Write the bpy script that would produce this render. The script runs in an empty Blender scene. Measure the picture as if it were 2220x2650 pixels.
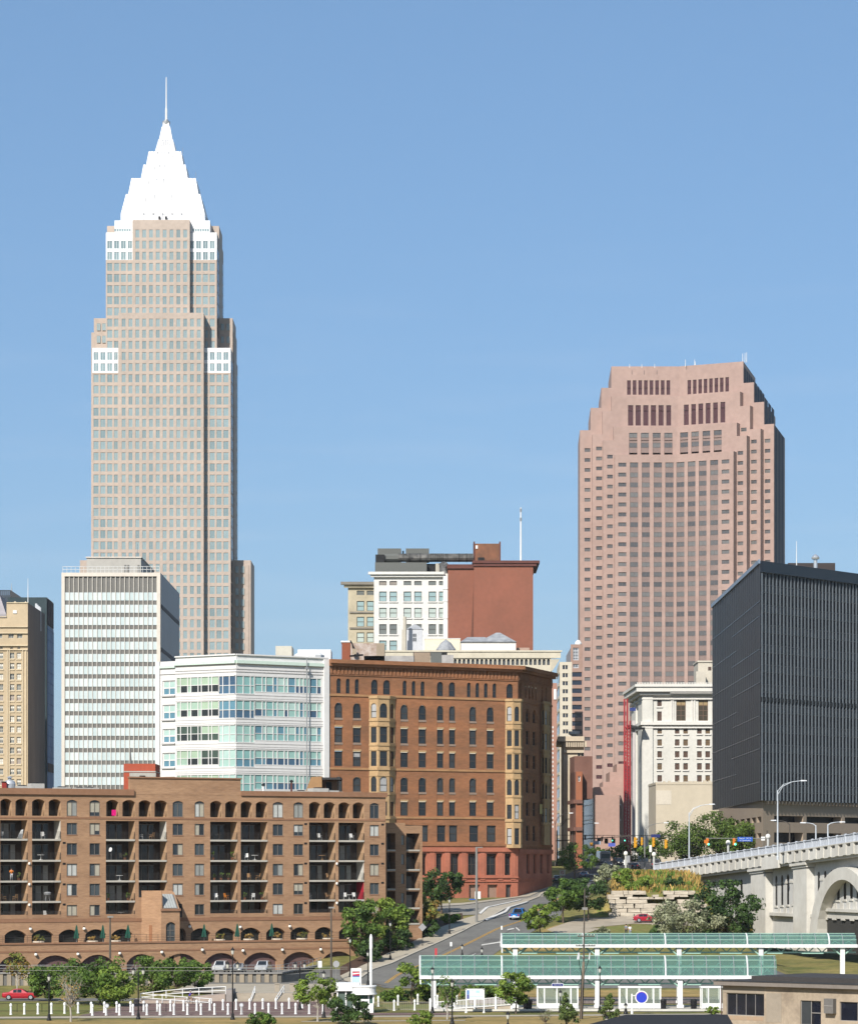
import bpy, bmesh, math, random
import numpy as np
from mathutils import Vector, Matrix
S = bpy.context.scene
R = math.radians
# ---------------------------------------------------------------- camera
F, CX, YH, CAMZ = 8000.0, 1110.0, 2245.0, 17.0      # focal length and principal point in photo pixels, eye height in metres
cam = bpy.data.cameras.new("camera")
cam.sensor_fit = 'HORIZONTAL'; cam.sensor_width = 36.0
cam.lens = F / 2220.0 * 36.0
cam.shift_y = (YH - 1325.0) / 2220.0
cam.clip_start = 1.0; cam.clip_end = 60000.0
camo = bpy.data.objects.new("camera", cam); S.collection.objects.link(camo)
camo.location = (0, 0, CAMZ); camo.rotation_euler = (R(90), 0, 0)
S.camera = camo
# ---------------------------------------------------------------- light
SUN_EL, SUN_AZ = R(38), R(23)        # elevation; angle left of straight behind the camera
S.world = bpy.data.worlds.new("World"); S.world.use_nodes = True
wn = S.world.node_tree.nodes; wl = S.world.node_tree.links
bg = wn['Background']; bg.inputs['Strength'].default_value = 0.084
sky = wn.new('ShaderNodeTexSky'); sky.sky_type = 'NISHITA'; sky.sun_disc = False
sky.sun_elevation = SUN_EL
sky.sun_rotation = R(180) + SUN_AZ
sky.altitude = 200; sky.air_density = 0.95; sky.dust_density = 1.3; sky.ozone_density = 5.5
# thin wisps of cirrus low in the sky
tcw = wn.new('ShaderNodeTexCoord'); mpw = wn.new('ShaderNodeMapping')
mpw.inputs['Scale'].default_value = (7, 7, 60); mpw.inputs['Rotation'].default_value = (0, R(3), 0)
nzw = wn.new('ShaderNodeTexNoise'); nzw.inputs['Scale'].default_value = 1.6; nzw.inputs['Detail'].default_value = 5
mrw = wn.new('ShaderNodeMapRange'); mrw.inputs['From Min'].default_value = 0.50; mrw.inputs['From Max'].default_value = 0.80
mrw.inputs['To Max'].default_value = 0.10
mxw = wn.new('ShaderNodeMix'); mxw.data_type = 'RGBA'
wl.new(tcw.outputs['Generated'], mpw.inputs['Vector']); wl.new(mpw.outputs[0], nzw.inputs['Vector'])
sxw = wn.new('ShaderNodeSeparateXYZ'); mhw = wn.new('ShaderNodeMapRange'); mhw.inputs['From Min'].default_value = .21; mhw.inputs['From Max'].default_value = .12; muw = wn.new('ShaderNodeMath'); muw.operation = 'MULTIPLY'
wl.new(tcw.outputs['Generated'], sxw.inputs[0]); wl.new(sxw.outputs['Z'], mhw.inputs['Value']); wl.new(nzw.outputs['Fac'], mrw.inputs['Value']); wl.new(mrw.outputs[0], muw.inputs[0]); wl.new(mhw.outputs[0], muw.inputs[1]); wl.new(muw.outputs[0], mxw.inputs['Factor'])
mxs = wn.new('ShaderNodeMix'); mxs.data_type = 'RGBA'; mxs.inputs['Factor'].default_value = 0.33; mxs.inputs['B'].default_value = (2.1, 4.0, 6.4, 1)   # evens out the gradient
wl.new(sky.outputs[0], mxs.inputs['A']); wl.new(mxs.outputs['Result'], mxw.inputs['A']); mxw.inputs['B'].default_value = (7.0, 7.3, 7.8, 1)
wl.new(mxw.outputs['Result'], bg.inputs['Color'])
sun = bpy.data.lights.new("sun", 'SUN'); sun.energy = 4.8; sun.angle = R(0.53); sun.color = (1.0, 0.95, 0.87)
suno = bpy.data.objects.new("sun", sun); S.collection.objects.link(suno)
sdir = Vector((-math.sin(SUN_AZ) * math.cos(SUN_EL), -math.cos(SUN_AZ) * math.cos(SUN_EL), math.sin(SUN_EL)))
suno.rotation_euler = (-sdir).to_track_quat('-Z', 'Y').to_euler()
suno.location = (-200, -300, 400)
S.view_settings.view_transform = 'Standard'; S.view_settings.look = 'None'
S.view_settings.exposure = 0.50; S.view_settings.gamma = 1.0
S.render.engine = 'CYCLES'
S.cycles.max_bounces = 6; S.cycles.transparent_max_bounces = 12
# ---------------------------------------------------------------- helpers
def X(px, D): return (px - CX) * D / F
def Z(py, D): return CAMZ + (YH - py) * D / F
def P(px, py, D): return (X(px, D), D, Z(py, D))
rnd = random.Random(7)
def tag(o, label=None, cat=None, group=None, kind=None):
 if label: o['label'] = label
 if cat: o['category'] = cat
 if group: o['group'] = group
 if kind: o['kind'] = kind
 return o
def thing(name, label, cat, loc=(0, 0, 0), group=None, rz=0.0):
 o = bpy.data.objects.new(name, None); S.collection.objects.link(o)
 o.location = loc; o.rotation_euler = (0, 0, rz); o.empty_display_size = 1
 return tag(o, label, cat, group)
def copy_tree(o, parent=None):
 c = o.copy(); S.collection.objects.link(c); c.parent = parent
 for ch in list(o.children): copy_tree(ch, c)
 return c
def ordn(i):
 return ['first', 'second', 'third', 'fourth', 'fifth', 'sixth', 'seventh', 'eighth', 'ninth', 'tenth', 'eleventh', 'twelfth', 'thirteenth',
   'fourteenth', 'fifteenth', 'sixteenth', 'seventeenth', 'eighteenth', 'nineteenth', 'twentieth', 'twenty-first', 'twenty-second',
   'twenty-third', 'twenty-fourth', 'twenty-fifth', 'twenty-sixth', 'twenty-seventh', 'twenty-eighth', 'twenty-ninth', 'thirtieth'][i]
_off = {}
class MB:
 """collects faces of several materials and links them as one mesh object"""
 def __init__(s): s.v = []; s.f = []; s.m = []; s.mats = []
 def mi(s, m):
  if m not in s.mats: s.mats.append(m)
  return s.mats.index(m)
 def face(s, pts, m):
  n = len(s.v); s.v.extend([tuple(p) for p in pts]); s.f.append(tuple(range(n, n + len(pts)))); s.m.append(s.mi(m))
 def hexa(s, a, b, m):           # two quads (bottom a, top b) joined into a solid
  n = len(s.v); s.v.extend([tuple(p) for p in list(a) + list(b)]); k = len(a); i = s.mi(m)
  s.f.append(tuple(range(n + k - 1, n - 1, -1))); s.f.append(tuple(range(n + k, n + 2 * k))); s.m += [i, i]
  for j in range(k):
   s.f.append((n + j, n + (j + 1) % k, n + k + (j + 1) % k, n + k + j)); s.m.append(i)
 def box(s, x0, x1, y0, y1, z0, z1, m):
  s.hexa([(x0, y0, z0), (x1, y0, z0), (x1, y1, z0), (x0, y1, z0)], [(x0, y0, z1), (x1, y0, z1), (x1, y1, z1), (x0, y1, z1)], m)
 def fbox(s, f, u0, u1, z0, z1, o0, o1, m):   # box in a facade's own frame, o = outward offset
  a = [f.pt(u0, z0, o0), f.pt(u1, z0, o0), f.pt(u1, z0, o1), f.pt(u0, z0, o1)]
  s.hexa(a, [(p[0], p[1], z1) for p in a], m)
 def prism(s, poly, z0, z1, m, mtop=None):
  n = len(poly)
  for i in range(n):
   a, b = poly[i], poly[(i + 1) % n]
   s.face([(a[0], a[1], z0), (b[0], b[1], z0), (b[0], b[1], z1), (a[0], a[1], z1)], m)
  s.face([(p[0], p[1], z1) for p in poly], mtop or m)
 def frustum(s, c, w0, d0, z0, w1, d1, z1, m):   # half widths
  q = lambda w, d, z: [(c[0] - w, c[1] - d, z), (c[0] + w, c[1] - d, z), (c[0] + w, c[1] + d, z), (c[0] - w, c[1] + d, z)]
  s.hexa(q(w0, d0, z0), q(w1, d1, z1), m)
 def tube(s, p, q, r0, r1=None, m=None, n=6, cap=True):
  r1 = r0 if r1 is None else r1
  p, q = Vector(p), Vector(q); d = q - p
  if d.length < 1e-6: return
  d.normalize(); a = d.orthogonal().normalized(); b = d.cross(a)
  k = len(s.v); i = s.mi(m)
  for c, r in ((p, r0), (q, r1)):
   for j in range(n):
    t = 2 * math.pi * (j + .5) / n; s.v.append(tuple(c + a * math.cos(t) * r + b * math.sin(t) * r))
  for j in range(n):
   s.f.append((k + j, k + (j + 1) % n, k + n + (j + 1) % n, k + n + j)); s.m.append(i)
  if cap:
   s.f.append(tuple(k + j for j in range(n))[::-1]); s.f.append(tuple(k + n + j for j in range(n))); s.m += [i, i]
 def path(s, pts, r, m, n=5):
  for a, b in zip(pts[:-1], pts[1:]): s.tube(a, b, r, r, m, n)
 def lathe(s, c, prof, m, n=10):
  k = len(s.v); i = s.mi(m)
  for (r, z) in prof:
   for j in range(n):
    t = 2 * math.pi * (j + .5) / n; s.v.append((c[0] + r * math.cos(t), c[1] + r * math.sin(t), c[2] + z))
  for a in range(len(prof) - 1):
   for j in range(n):
    s.f.append((k + a * n + j, k + a * n + (j + 1) % n, k + (a + 1) * n + (j + 1) % n, k + (a + 1) * n + j)); s.m.append(i)
  s.f.append(tuple(k + j for j in range(n))[::-1]); s.f.append(tuple(k + (len(prof) - 1) * n + j for j in range(n))); s.m += [i, i]
 def build(s, name, parent=None, smooth=False, kind=None, label=None):
  if not s.v: return None
  me = bpy.data.meshes.new(name)
  off = np.zeros(3)
  if parent is not None: off = np.array(_off[parent.name]) if parent.parent is not None else np.array(parent.location)
  vs = np.array(s.v, dtype=float) - off
  me.from_pydata(vs.tolist(), [], s.f)
  for m in s.mats: me.materials.append(m)
  me.polygons.foreach_set('material_index', s.m)
  if smooth: me.polygons.foreach_set('use_smooth', [True] * len(s.f))
  me.update()
  o = bpy.data.objects.new(name, me); S.collection.objects.link(o)
  if parent is not None: o.parent = parent; _off[o.name] = off
  if kind: o['kind'] = kind
  if label: o['label'] = label
  return o
class Fac:
 """a facade line in plan, seen from outside running left to right"""
 def __init__(s, a, b):
  s.o = np.array(a, float); d = np.array(b, float) - s.o; s.L = float(np.hypot(*d)); s.t = d / s.L
  s.n = np.array((s.t[1], -s.t[0]))
 @staticmethod
 def px(p0, D0, p1, D1): return Fac((X(p0, D0), D0), (X(p1, D1), D1))
 def u(s, px):
  k = (px - CX) / F
  return float((k * s.o[1] - s.o[0]) / (s.t[0] - k * s.t[1]))
 def D(s, px): return float(s.o[1] + s.t[1] * s.u(px))
 def z(s, px, py): return CAMZ + (YH - py) * s.D(px) / F
 def pt(s, u, z, off=0.0):
  p = s.o + s.t * u + s.n * off
  return (float(p[0]), float(p[1]), z)
 def xy(s, u, off=0.0): return s.pt(u, 0, off)[:2]
 def off(s, d): return Fac(s.o + s.n * d, s.o + s.n * d + s.t * s.L)
def arc(ua, ub, zb, rise, n=8):
 hw = (ub - ua) / 2; um = (ua + ub) / 2; rise = min(rise, hw * .999)
 Rr = (hw * hw + rise * rise) / (2 * rise)
 return [(um + hw * (2 * i / n - 1), zb - rise + math.sqrt(max(Rr * Rr - (hw * (2 * i / n - 1)) ** 2, 0)) - (Rr - rise)) for i in range(n + 1)]
def wall(mb, f, u0, u1, z0, z1, ops, m, dep=.3, mr=None, off=0.0):
 """wall sheet with true openings (ua, ub, za, zb, rise) and their reveals"""
 mr = mr or m
 rr = lambda v: round(v, 4)
 ops = [(max(o[0], u0), min(o[1], u1), max(o[2], z0), min(o[3], z1), o[4] if len(o) > 4 else 0) for o in ops]
 ops = [o for o in ops if o[1] - o[0] > .01 and o[3] - o[2] > .01]
 us = sorted({rr(u0), rr(u1)} | {rr(o[i]) for o in ops for i in (0, 1)})
 zs = sorted({rr(z0), rr(z1)} | {rr(o[i]) for o in ops for i in (2, 3)})
 iu = {v: i for i, v in enumerate(us)}; iz = {v: i for i, v in enumerate(zs)}
 hole = np.zeros((len(us), len(zs)), bool)
 for o in ops: hole[iu[rr(o[0])]:iu[rr(o[1])], iz[rr(o[2])]:iz[rr(o[3])]] = True
 for j in range(len(zs) - 1):
  i = 0
  while i < len(us) - 1:
   if hole[i, j]: i += 1; continue
   k = i
   while k < len(us) - 1 and not hole[k, j]: k += 1
   mb.face([f.pt(us[i], zs[j], off), f.pt(us[k], zs[j], off), f.pt(us[k], zs[j + 1], off), f.pt(us[i], zs[j + 1], off)], m)
   i = k
 for (a, b, c, d, r) in ops:
  dd = off - dep
  ztop = d - r if r else d
  mb.face([f.pt(a, c, off), f.pt(a, ztop, off), f.pt(a, ztop, dd), f.pt(a, c, dd)], mr)
  mb.face([f.pt(b, c, off), f.pt(b, c, dd), f.pt(b, ztop, dd), f.pt(b, ztop, off)], mr)
  mb.face([f.pt(a, c, off), f.pt(a, c, dd), f.pt(b, c, dd), f.pt(b, c, off)], mr)
  if r:
   q = arc(a, b, d, r)
   for (p, w) in zip(q[:-1], q[1:]):
    mb.face([f.pt(p[0], p[1], off), f.pt(w[0], w[1], off), f.pt(w[0], d, off), f.pt(p[0], d, off)], m)
    mb.face([f.pt(p[0], p[1], off), f.pt(w[0], w[1], off), f.pt(w[0], w[1], dd), f.pt(p[0], p[1], dd)], mr)
  else:
   mb.face([f.pt(a, d, off), f.pt(b, d, off), f.pt(b, d, dd), f.pt(a, d, dd)], mr)
def pane(mb, f, a, b, c, d, r, off, m):
 if r: mb.face([f.pt(a, c, off), f.pt(b, c, off)] + [f.pt(u, z, off) for u, z in arc(a, b, d, r)[::-1]], m)
 else: mb.face([f.pt(a, c, off), f.pt(b, c, off), f.pt(b, d, off), f.pt(a, d, off)], m)
def win(f, a, b, c, d, r, off, glass, frame, nx=1, ny=1, fw=.06, blind=None, bfrac=.5):
 """returns a builder for one window: pane, frame bars, optional blind behind the upper part"""
 def go(mb):
  pane(mb, f, a, b, c, d, r, off, glass)
  zt = d - r * .5
  if blind: pane(mb, f, a + fw, b - fw, d - (d - c) * bfrac - (r * .2), d - r if r else d - fw, 0, off + .012, blind)
  for i in range(nx + 1):
   u = a + (b - a) * i / nx; lo = u - (fw if i == nx else 0 if i == 0 else fw / 2); hi = u + (fw if i == 0 else 0 if i == nx else fw / 2)
   mb.fbox(f, lo, hi, c, (zt if 0 < i < nx else d - r), off + .015, off + .07, frame)
  for i in range(ny + 1):
   z = c + ((d if not r else d - r * .6) - c) * i / ny
   if i == ny and r: continue
   lo = z - (fw if i == ny else 0 if i == 0 else fw / 2); hi = z + (fw if i == 0 else 0 if i == ny else fw / 2)
   mb.fbox(f, a + fw, b - fw, lo, hi, off + .017, off + .066, frame)
 return go
def place_windows(parent, items, name='window', most=100):
 rest = MB()
 for i, it in enumerate(items):
  if i < most:
   mb = MB(); it(mb); mb.build(name, parent)
  else: it(rest)
 if len(items) > most: rest.build(name + '_field', parent, kind='stuff')
# ---------------------------------------------------------------- materials
_m = {}; ALB = .82      # all masonry and paint colours share one overall reflectance scale
def lin(c):
 return tuple((v / 255.0 / 12.92 if v / 255.0 <= .04045 else ((v / 255.0 + .055) / 1.055) ** 2.4) for v in c)
def M(name, col, rough=.85, var=.10, scale=.35, spec=.25, metal=0.0, stretch=(1, 1, 1), fine=.06, bump=0.0, tint=None, coat=0.0):
 if name in _m: return _m[name]
 m = bpy.data.materials.new(name); m.use_nodes = True; _m[name] = m
 nt = m.node_tree; N = nt.nodes; Lk = nt.links; p = N['Principled BSDF']
 p.inputs['Roughness'].default_value = rough; p.inputs['Metallic'].default_value = metal
 p.inputs['Specular IOR Level'].default_value = spec
 p.inputs['Coat Weight'].default_value = coat
 if var == 0 and fine == 0:
  p.inputs['Base Color'].default_value = (*[v * ALB for v in col], 1); return m
 tc = N.new('ShaderNodeTexCoord'); mp = N.new('ShaderNodeMapping'); mp.inputs['Scale'].default_value = stretch
 n1 = N.new('ShaderNodeTexNoise'); n1.inputs['Scale'].default_value = scale; n1.inputs['Detail'].default_value = 4; n1.inputs['Roughness'].default_value = .6
 n2 = N.new('ShaderNodeTexNoise'); n2.inputs['Scale'].default_value = scale * 9; n2.inputs['Detail'].default_value = 3
 r1 = N.new('ShaderNodeMapRange'); r1.inputs['From Min'].default_value = .3; r1.inputs['From Max'].default_value = .7
 c = np.array(col) * ALB
 mx = N.new('ShaderNodeMix'); mx.data_type = 'RGBA'
 t = np.array(tint) * ALB if tint is not None else c * (1 - var)
 mx.inputs['A'].default_value = (*np.clip(t, 0, 1), 1); mx.inputs['B'].default_value = (*np.clip(c * (1 + var * .6), 0, .95), 1)
 mm = N.new('ShaderNodeMix'); mm.data_type = 'RGBA'; mm.blend_type = 'MULTIPLY'; mm.inputs['Factor'].default_value = 1
 r2 = N.new('ShaderNodeMapRange'); r2.inputs['From Min'].default_value = .3; r2.inputs['From Max'].default_value = .7
 r2.inputs['To Min'].default_value = 1 - fine; r2.inputs['To Max'].default_value = 1 + fine
 Lk.new(tc.outputs['Object'], mp.inputs['Vector']); Lk.new(mp.outputs[0], n1.inputs['Vector']); Lk.new(mp.outputs[0], n2.inputs['Vector'])
 Lk.new(n1.outputs['Fac'], r1.inputs['Value']); Lk.new(r1.outputs[0], mx.inputs['Factor'])
 Lk.new(n2.outputs['Fac'], r2.inputs['Value'])
 Lk.new(mx.outputs['Result'], mm.inputs['A']); Lk.new(r2.outputs[0], mm.inputs['B'])
 Lk.new(mm.outputs['Result'], p.inputs['Base Color'])
 if bump:
  b = N.new('ShaderNodeBump'); b.inputs['Strength'].default_value = bump; b.inputs['Distance'].default_value = .1
  Lk.new(n2.outputs['Fac'], b.inputs['Height']); Lk.new(b.outputs[0], p.inputs['Normal'])
 return m
def G(name, col, rough=.08, spec=.5, var=.15, scale=.15):    # window glass, opaque from outside
 return M(name, col, rough=rough, var=var, scale=scale, spec=spec, fine=.03)
def LEAF(name, col):
 if name in _m: return _m[name]
 m = bpy.data.materials.new(name); m.use_nodes = True; _m[name] = m
 N = m.node_tree.nodes; Lk = m.node_tree.links; out = N['Material Output']; p = N['Principled BSDF']
 oi = N.new('ShaderNodeTexCoord'); nz = N.new('ShaderNodeTexNoise'); nz.inputs['Scale'].default_value = .9
 mr = N.new('ShaderNodeMapRange'); mr.inputs['From Min'].default_value = .3; mr.inputs['From Max'].default_value = .7
 mr.inputs['To Min'].default_value = .7; mr.inputs['To Max'].default_value = 1.3
 mx = N.new('ShaderNodeMix'); mx.data_type = 'RGBA'; mx.blend_type = 'MULTIPLY'; mx.inputs['Factor'].default_value = 1; mx.inputs['A'].default_value = (*[v * .9 for v in col], 1)
 Lk.new(oi.outputs['Object'], nz.inputs['Vector']); Lk.new(nz.outputs['Fac'], mr.inputs['Value']); Lk.new(mr.outputs[0], mx.inputs['B'])
 Lk.new(mx.outputs['Result'], p.inputs['Base Color']); p.inputs['Roughness'].default_value = .6; p.inputs['Specular IOR Level'].default_value = .2
 tr = N.new('ShaderNodeBsdfTranslucent'); Lk.new(mx.outputs['Result'], tr.inputs['Color'])
 ms = N.new('ShaderNodeMixShader'); ms.inputs[0].default_value = .3
 Lk.new(p.outputs[0], ms.inputs[1]); Lk.new(tr.outputs[0], ms.inputs[2]); Lk.new(ms.outputs[0], out.inputs['Surface'])
 return m
def EMIT(name, col, s):
 if name in _m: return _m[name]
 m = bpy.data.materials.new(name); m.use_nodes = True; _m[name] = m
 p = m.node_tree.nodes['Principled BSDF']; p.inputs['Base Color'].default_value = (*col, 1)
 p.inputs['Emission Color'].default_value = (*col, 1); p.inputs['Emission Strength'].default_value = s
 return m
white_paint = M('white_paint', (.80, .80, .78), .5, .05, .6)
black_metal = M('black_metal', (.012, .012, .013), .5, .1)
grey_metal = M('grey_metal', (.35, .36, .37), .45, .1, metal=.3)
dark_roof = M('dark_roof', (.045, .043, .042), .95, .3, .2)
concrete = M('concrete', (.42, .39, .34), .9, .15, .25)
steel_white = M('galvanised_steel', (.62, .64, .66), .45, .08)
# ---------------------------------------------------------------- terrain height
def sst(a, b, v):
 t = min(1, max(0, (v - a) / (b - a))); return t * t * (3 - 2 * t)
_ZP = ((420, 0), (430, .6), (452, 3.2), (490, 7.4), (520, 10.0), (610, 11.05), (650, 14.4), (690, 17.2), (772, 18.0), (1100, 20.0), (30000, 20.0))
def zt(x, y):
 base = 0.0
 if y > 420:
  for (a, za), (b, zb) in zip(_ZP[:-1], _ZP[1:]):
   if y <= b: base = za + (zb - za) * (y - a) / (b - a); break
 if x < -15 and y < 480: base = base + sst(-15, -23, x) * (min(base, .5) - base) * sst(480, 470, y)
 if 390 < y < 460 and -38 < x < -5: base = max(base, .9 * sst(393, 394.6, y) * sst(-36, -33, x) * sst(-5, -8, x))
 if x > 48 and y < 640: base *= 1 - .8 * sst(48, 55, x) * sst(640, 590, y)
 if y > 505 and x > 24:
  xl = 26 + max(0, y - 510) * .07
  tg = 8.9 + 3.9 * sst(508, 511.5, y) + 2.7 * sst(512, 545, y)
  base = base + sst(xl, xl + 6, x) * max(0, tg - base) * (1 - sst(46, 51, x) * sst(602, 592, y))
 return base
def ground(px, py, y0=300.0):
 """where the line of sight through a photo pixel meets the terrain"""
 y = y0; k = (px - CX) / F; h = (YH - py) / F
 while y < 1400:
  if CAMZ + h * y <= zt(k * y, y): break
  y += .25
 return (k * y, y, zt(k * y, y))
# ================================================================ the tall tower with the stepped white crown
def key_tower():
 stone = M('pink_granite', (.47, .385, .325), .6, .10, .08, fine=.08)
 wht = M('tower_white_steel', (.86, .86, .87), .35, .03, .3, spec=.5)
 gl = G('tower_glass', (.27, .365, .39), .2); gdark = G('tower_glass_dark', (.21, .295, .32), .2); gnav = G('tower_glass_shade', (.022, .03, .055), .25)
 mull = M('tower_mullion', (.40, .38, .34), .5, .05)
 r = thing('skyscraper', 'tallest pale pink granite skyscraper with a stepped white crown and a spire', 'skyscraper', (X(418, 1170), 1170, 19))
 zb = 19
 col = lambda k: 242 + 17.686 * k
 row = lambda k: 680 + 28.86 * k
 items = []; body = MB(); cap = [MB(), MB(), MB(), MB()]
 def block(f, p0, p1, ptop, pbot, cols, rows, center, mb, m, dep=.18):
  u0, u1 = f.u(p0), f.u(p1); pm = (p0 + p1) / 2
  zt_, zb_ = f.z(pm, ptop), (zb if pbot is None else f.z(pm, pbot)); ops = []
  for j in rows:
   for k in cols:
    a = col(k) + (2.3 if center else 0); b = a + (10.3 if center else 13.4)
    if a < p0 + .8: a = p0 + .8
    if b > p1 - .8: b = p1 - .8
    y0 = row(j)
    za, zc = f.z(pm, y0 + 20.8), f.z(pm, y0)
    if zc > zt_ - .3 or za < zb_: continue
    ops.append((f.u(a), f.u(b), za, zc))
    items.append((y0, win(f, f.u(a), f.u(b), za, zc, 0, -dep + .02, rnd.choice((gl, gl, gl, gdark)), mull if m is stone else wht, 2, 1, .10)))
  wall(mb, f, u0, u1, zb_, zt_, ops, m, dep)
 # lower shaft: wings
 fw = Fac.px(239, 1152, 597, 1152); low = range(10, 36)
 block(fw, 239, 306, 964, None, range(0, 4), low, False, body, stone)
 block(fw, 527, 597, 964, None, range(16, 20), low, False, body, stone)
 fwh = fw
 block(fwh, 239, 306, 900, 964, range(0, 4), (8, 9), False, cap[0], wht)
 block(fwh, 527, 597, 900, 964, range(16, 20), (8, 9), False, cap[1], wht)
 # lower centre bay, upper wings, upper centre bay
 fc = Fac.px(306, 1149, 527, 1149); block(fc, 306, 527, 809, None, range(4, 16), range(5, 36), True, body, stone)
 fu = Fac.px(274, 1155, 561, 1155)
 block(fu, 274, 343, 672, 905, range(2, 6), range(0, 8), False, body, stone)
 block(fu, 491, 561, 672, 905, range(14, 18), range(0, 8), False, body, stone)
 block(fu, 274, 343, 601, 672, range(2, 6), (-2, -1), False, cap[2], wht)
 block(fu, 491, 561, 601, 672, range(14, 18), (-2, -1), False, cap[3], wht)
 fb = Fac.px(343, 1152.5, 491, 1152.5); block(fb, 343, 491, 568, 830, range(6, 14), range(-3, 5), True, body, stone)
 def solid(p0, p1, D0, D1, ptop, pb=None, m=stone, mb=body, front=False):
  x0, x1 = X(p0, D0), X(p1, D0); z1 = Z(ptop, D0); z0 = zb if pb is None else Z(pb, D0)
  pts = [(x0, D0), (x1, D0), (x1, D1), (x0, D1)]
  for i in range(4):
   if i == 0 and not front: continue
   a, b = pts[i], pts[(i + 1) % 4]
   mb.face([(a[0], a[1], z0), (b[0], b[1], z0), (b[0], b[1], z1), (a[0], a[1], z1)], m)
  mb.face([(p[0], p[1], z1) for p in pts], m)
 solid(239, 597, 1152, 1194, 900); solid(306, 527, 1149, 1160, 809)
 solid(274, 561, 1155, 1192, 601); solid(343, 491, 1152.5, 1160, 568)
 # arms on the left and right faces
 dk = M('pink_granite_plain', (.46, .365, .295), .6, .1, .1)
 solid(243, 602, 1165, 1185, 823, None, stone, body, True); solid(236, 606, 1167, 1183, 860, None, stone, body, True)
 solid(277, 567, 1166, 1184, 584, None, stone, body, True)
 solid(207, 649, 1162, 1186, 1450, None, stone, body, True); solid(213, 644, 1161.7, 1162, 1462, None, stone, body, True)
 fr = Fac.px(600, 1161.5, 640, 1161.5)
 for (xx, w) in ((609, 9), (623, 9)):
  for j in range(9):
   y = 1465 + 28.5 * j; items.append((y, win(fr, fr.u(xx), fr.u(xx + w), fr.z(610, y + 18), fr.z(610, y), 0, .06, gl, mull, 2, 1, .1)))
 fr2 = Fac.px(560, 1164.8, 600, 1164.8)
 for xx in (571.5, 586):
  for y in (837, 870): items.append((y, win(fr2, fr2.u(xx), fr2.u(xx + 8.5), fr2.z(580, y + 18), fr2.z(580, y), 0, .06, gl, mull, 2, 1, .1)))
 fr3 = Fac.px(240, 1164.8, 280, 1164.8)
 for xx in (250.5, 264.5):
  for y in (836, 868): items.append((y, win(fr3, fr3.u(xx), fr3.u(xx + 9.5), fr3.z(260, y + 19), fr3.z(260, y), 0, .06, gl, mull, 2, 1, .1)))
 # shaded right faces: ribbon lines
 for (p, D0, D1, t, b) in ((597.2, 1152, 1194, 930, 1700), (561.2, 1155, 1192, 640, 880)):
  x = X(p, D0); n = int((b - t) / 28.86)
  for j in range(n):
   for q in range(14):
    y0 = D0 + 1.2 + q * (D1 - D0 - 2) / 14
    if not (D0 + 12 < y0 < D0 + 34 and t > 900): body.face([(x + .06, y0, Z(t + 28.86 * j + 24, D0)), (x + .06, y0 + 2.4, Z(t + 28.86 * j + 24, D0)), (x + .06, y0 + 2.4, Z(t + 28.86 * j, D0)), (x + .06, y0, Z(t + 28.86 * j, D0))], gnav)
 # recess behind the white caps
 zz = Z(568, 1155)
 body.build('shaft', r); [c_.build('white_band', r) for c_ in cap]
 # crown: three stepped, sloping tiers
 seam = M('crown_seam', (.34, .35, .37), .5)
 cx, cy = X(417.6, 1152), 1173.5
 cr = MB(); k = 1152 / 8000.0 / 3.5
 def zz(v): return Z(180 + v / 3.5, 1157 + 16.5 * min(1, max(0, (1371 - v) / 890.0)))
 T = [(218 * 1.06, 1475, 218 * 1.06, 1372)]
 w = lambda v: v * k
 cr.frustum((cx, cy), w(433), w(433) , zz(1478), w(433), w(433), zz(1371), wht)
 for (b0, y0, b1, y1) in ((382, 1371, 382, 1300), (382, 1300, 338, 1135), (322, 1135, 293, 995), (218, 995, 192, 862), (172, 862, 148, 745), (97, 745, 66, 628), (62, 628, 38, 520), (32, 520, 28, 483)):
  cr.frustum((cx, cy), w(b0), w(b0), zz(y0) - .4, w(b1), w(b1), zz(y1), wht)
 # narrow ribs that stand out on every slope
 for (b0, y0, b1, y1) in ((382, 1371, 382, 1300), (382, 1300, 338, 1135), (322, 1135, 293, 995), (218, 995, 192, 862), (172, 862, 148, 745), (97, 745, 66, 628)):
  cr.frustum((cx, cy), w(b0 + 9), w(b0 * .55), zz(y0) - .2, w(b1 + 9), w(b1 * .55), zz(y1) - .8, wht); cr.frustum((cx, cy), w(b0 * .55), w(b0 + 9), zz(y0) - .2, w(b1 * .55), w(b1 + 9), zz(y1) - .8, wht)
  for q in range(9):       # panel seams of the sloping faces
   e0 = -b0 * .9 + b0 * 1.8 * q / 8; e1 = -b1 * .9 + b1 * 1.8 * q / 8; cr.tube((cx + w(e0), cy - w(b0 + (9 if abs(e0) < b0 * .55 else 0)) - .02, zz(y0)), (cx + w(e1), cy - w(b1 + (9 if abs(e1) < b1 * .55 else 0)) - .02, zz(y1)), .1, None, seam, 4, False)
 for xx in (747, 806):
  x = X(200 + xx / 3.5, 1158); cr.box(x - .4, x + .4, 1156.6, 1157, zz(1358), zz(1332), black_metal)
 for xx in range(345, 492, 22):
  for s_ in (xx, 1530 - xx):
   x = X(200 + s_ / 3.5, 1156); cr.box(x - .32, x + .32, cy - w(433) - .04, cy - w(433) + .2, zz(1470), zz(1446), gl)
 cr.build('crown', r)
 sp = MB(); zc = zz(483)
 sp.lathe((cx, cy, 0), [(1.5, zc - .3), (1.5, zc + .6), (.9, zc + .7), (.8, zc + 1.3)], grey_metal)
 sp.lathe((cx, cy, 0), [(.45, zc + 1.3), (.4, zz(350)), (.27, zz(345)), (.16, zz(75)), (.03, zz(60))], white_paint, 8)
 sp.build('spire', r)
 an = MB()
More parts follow.
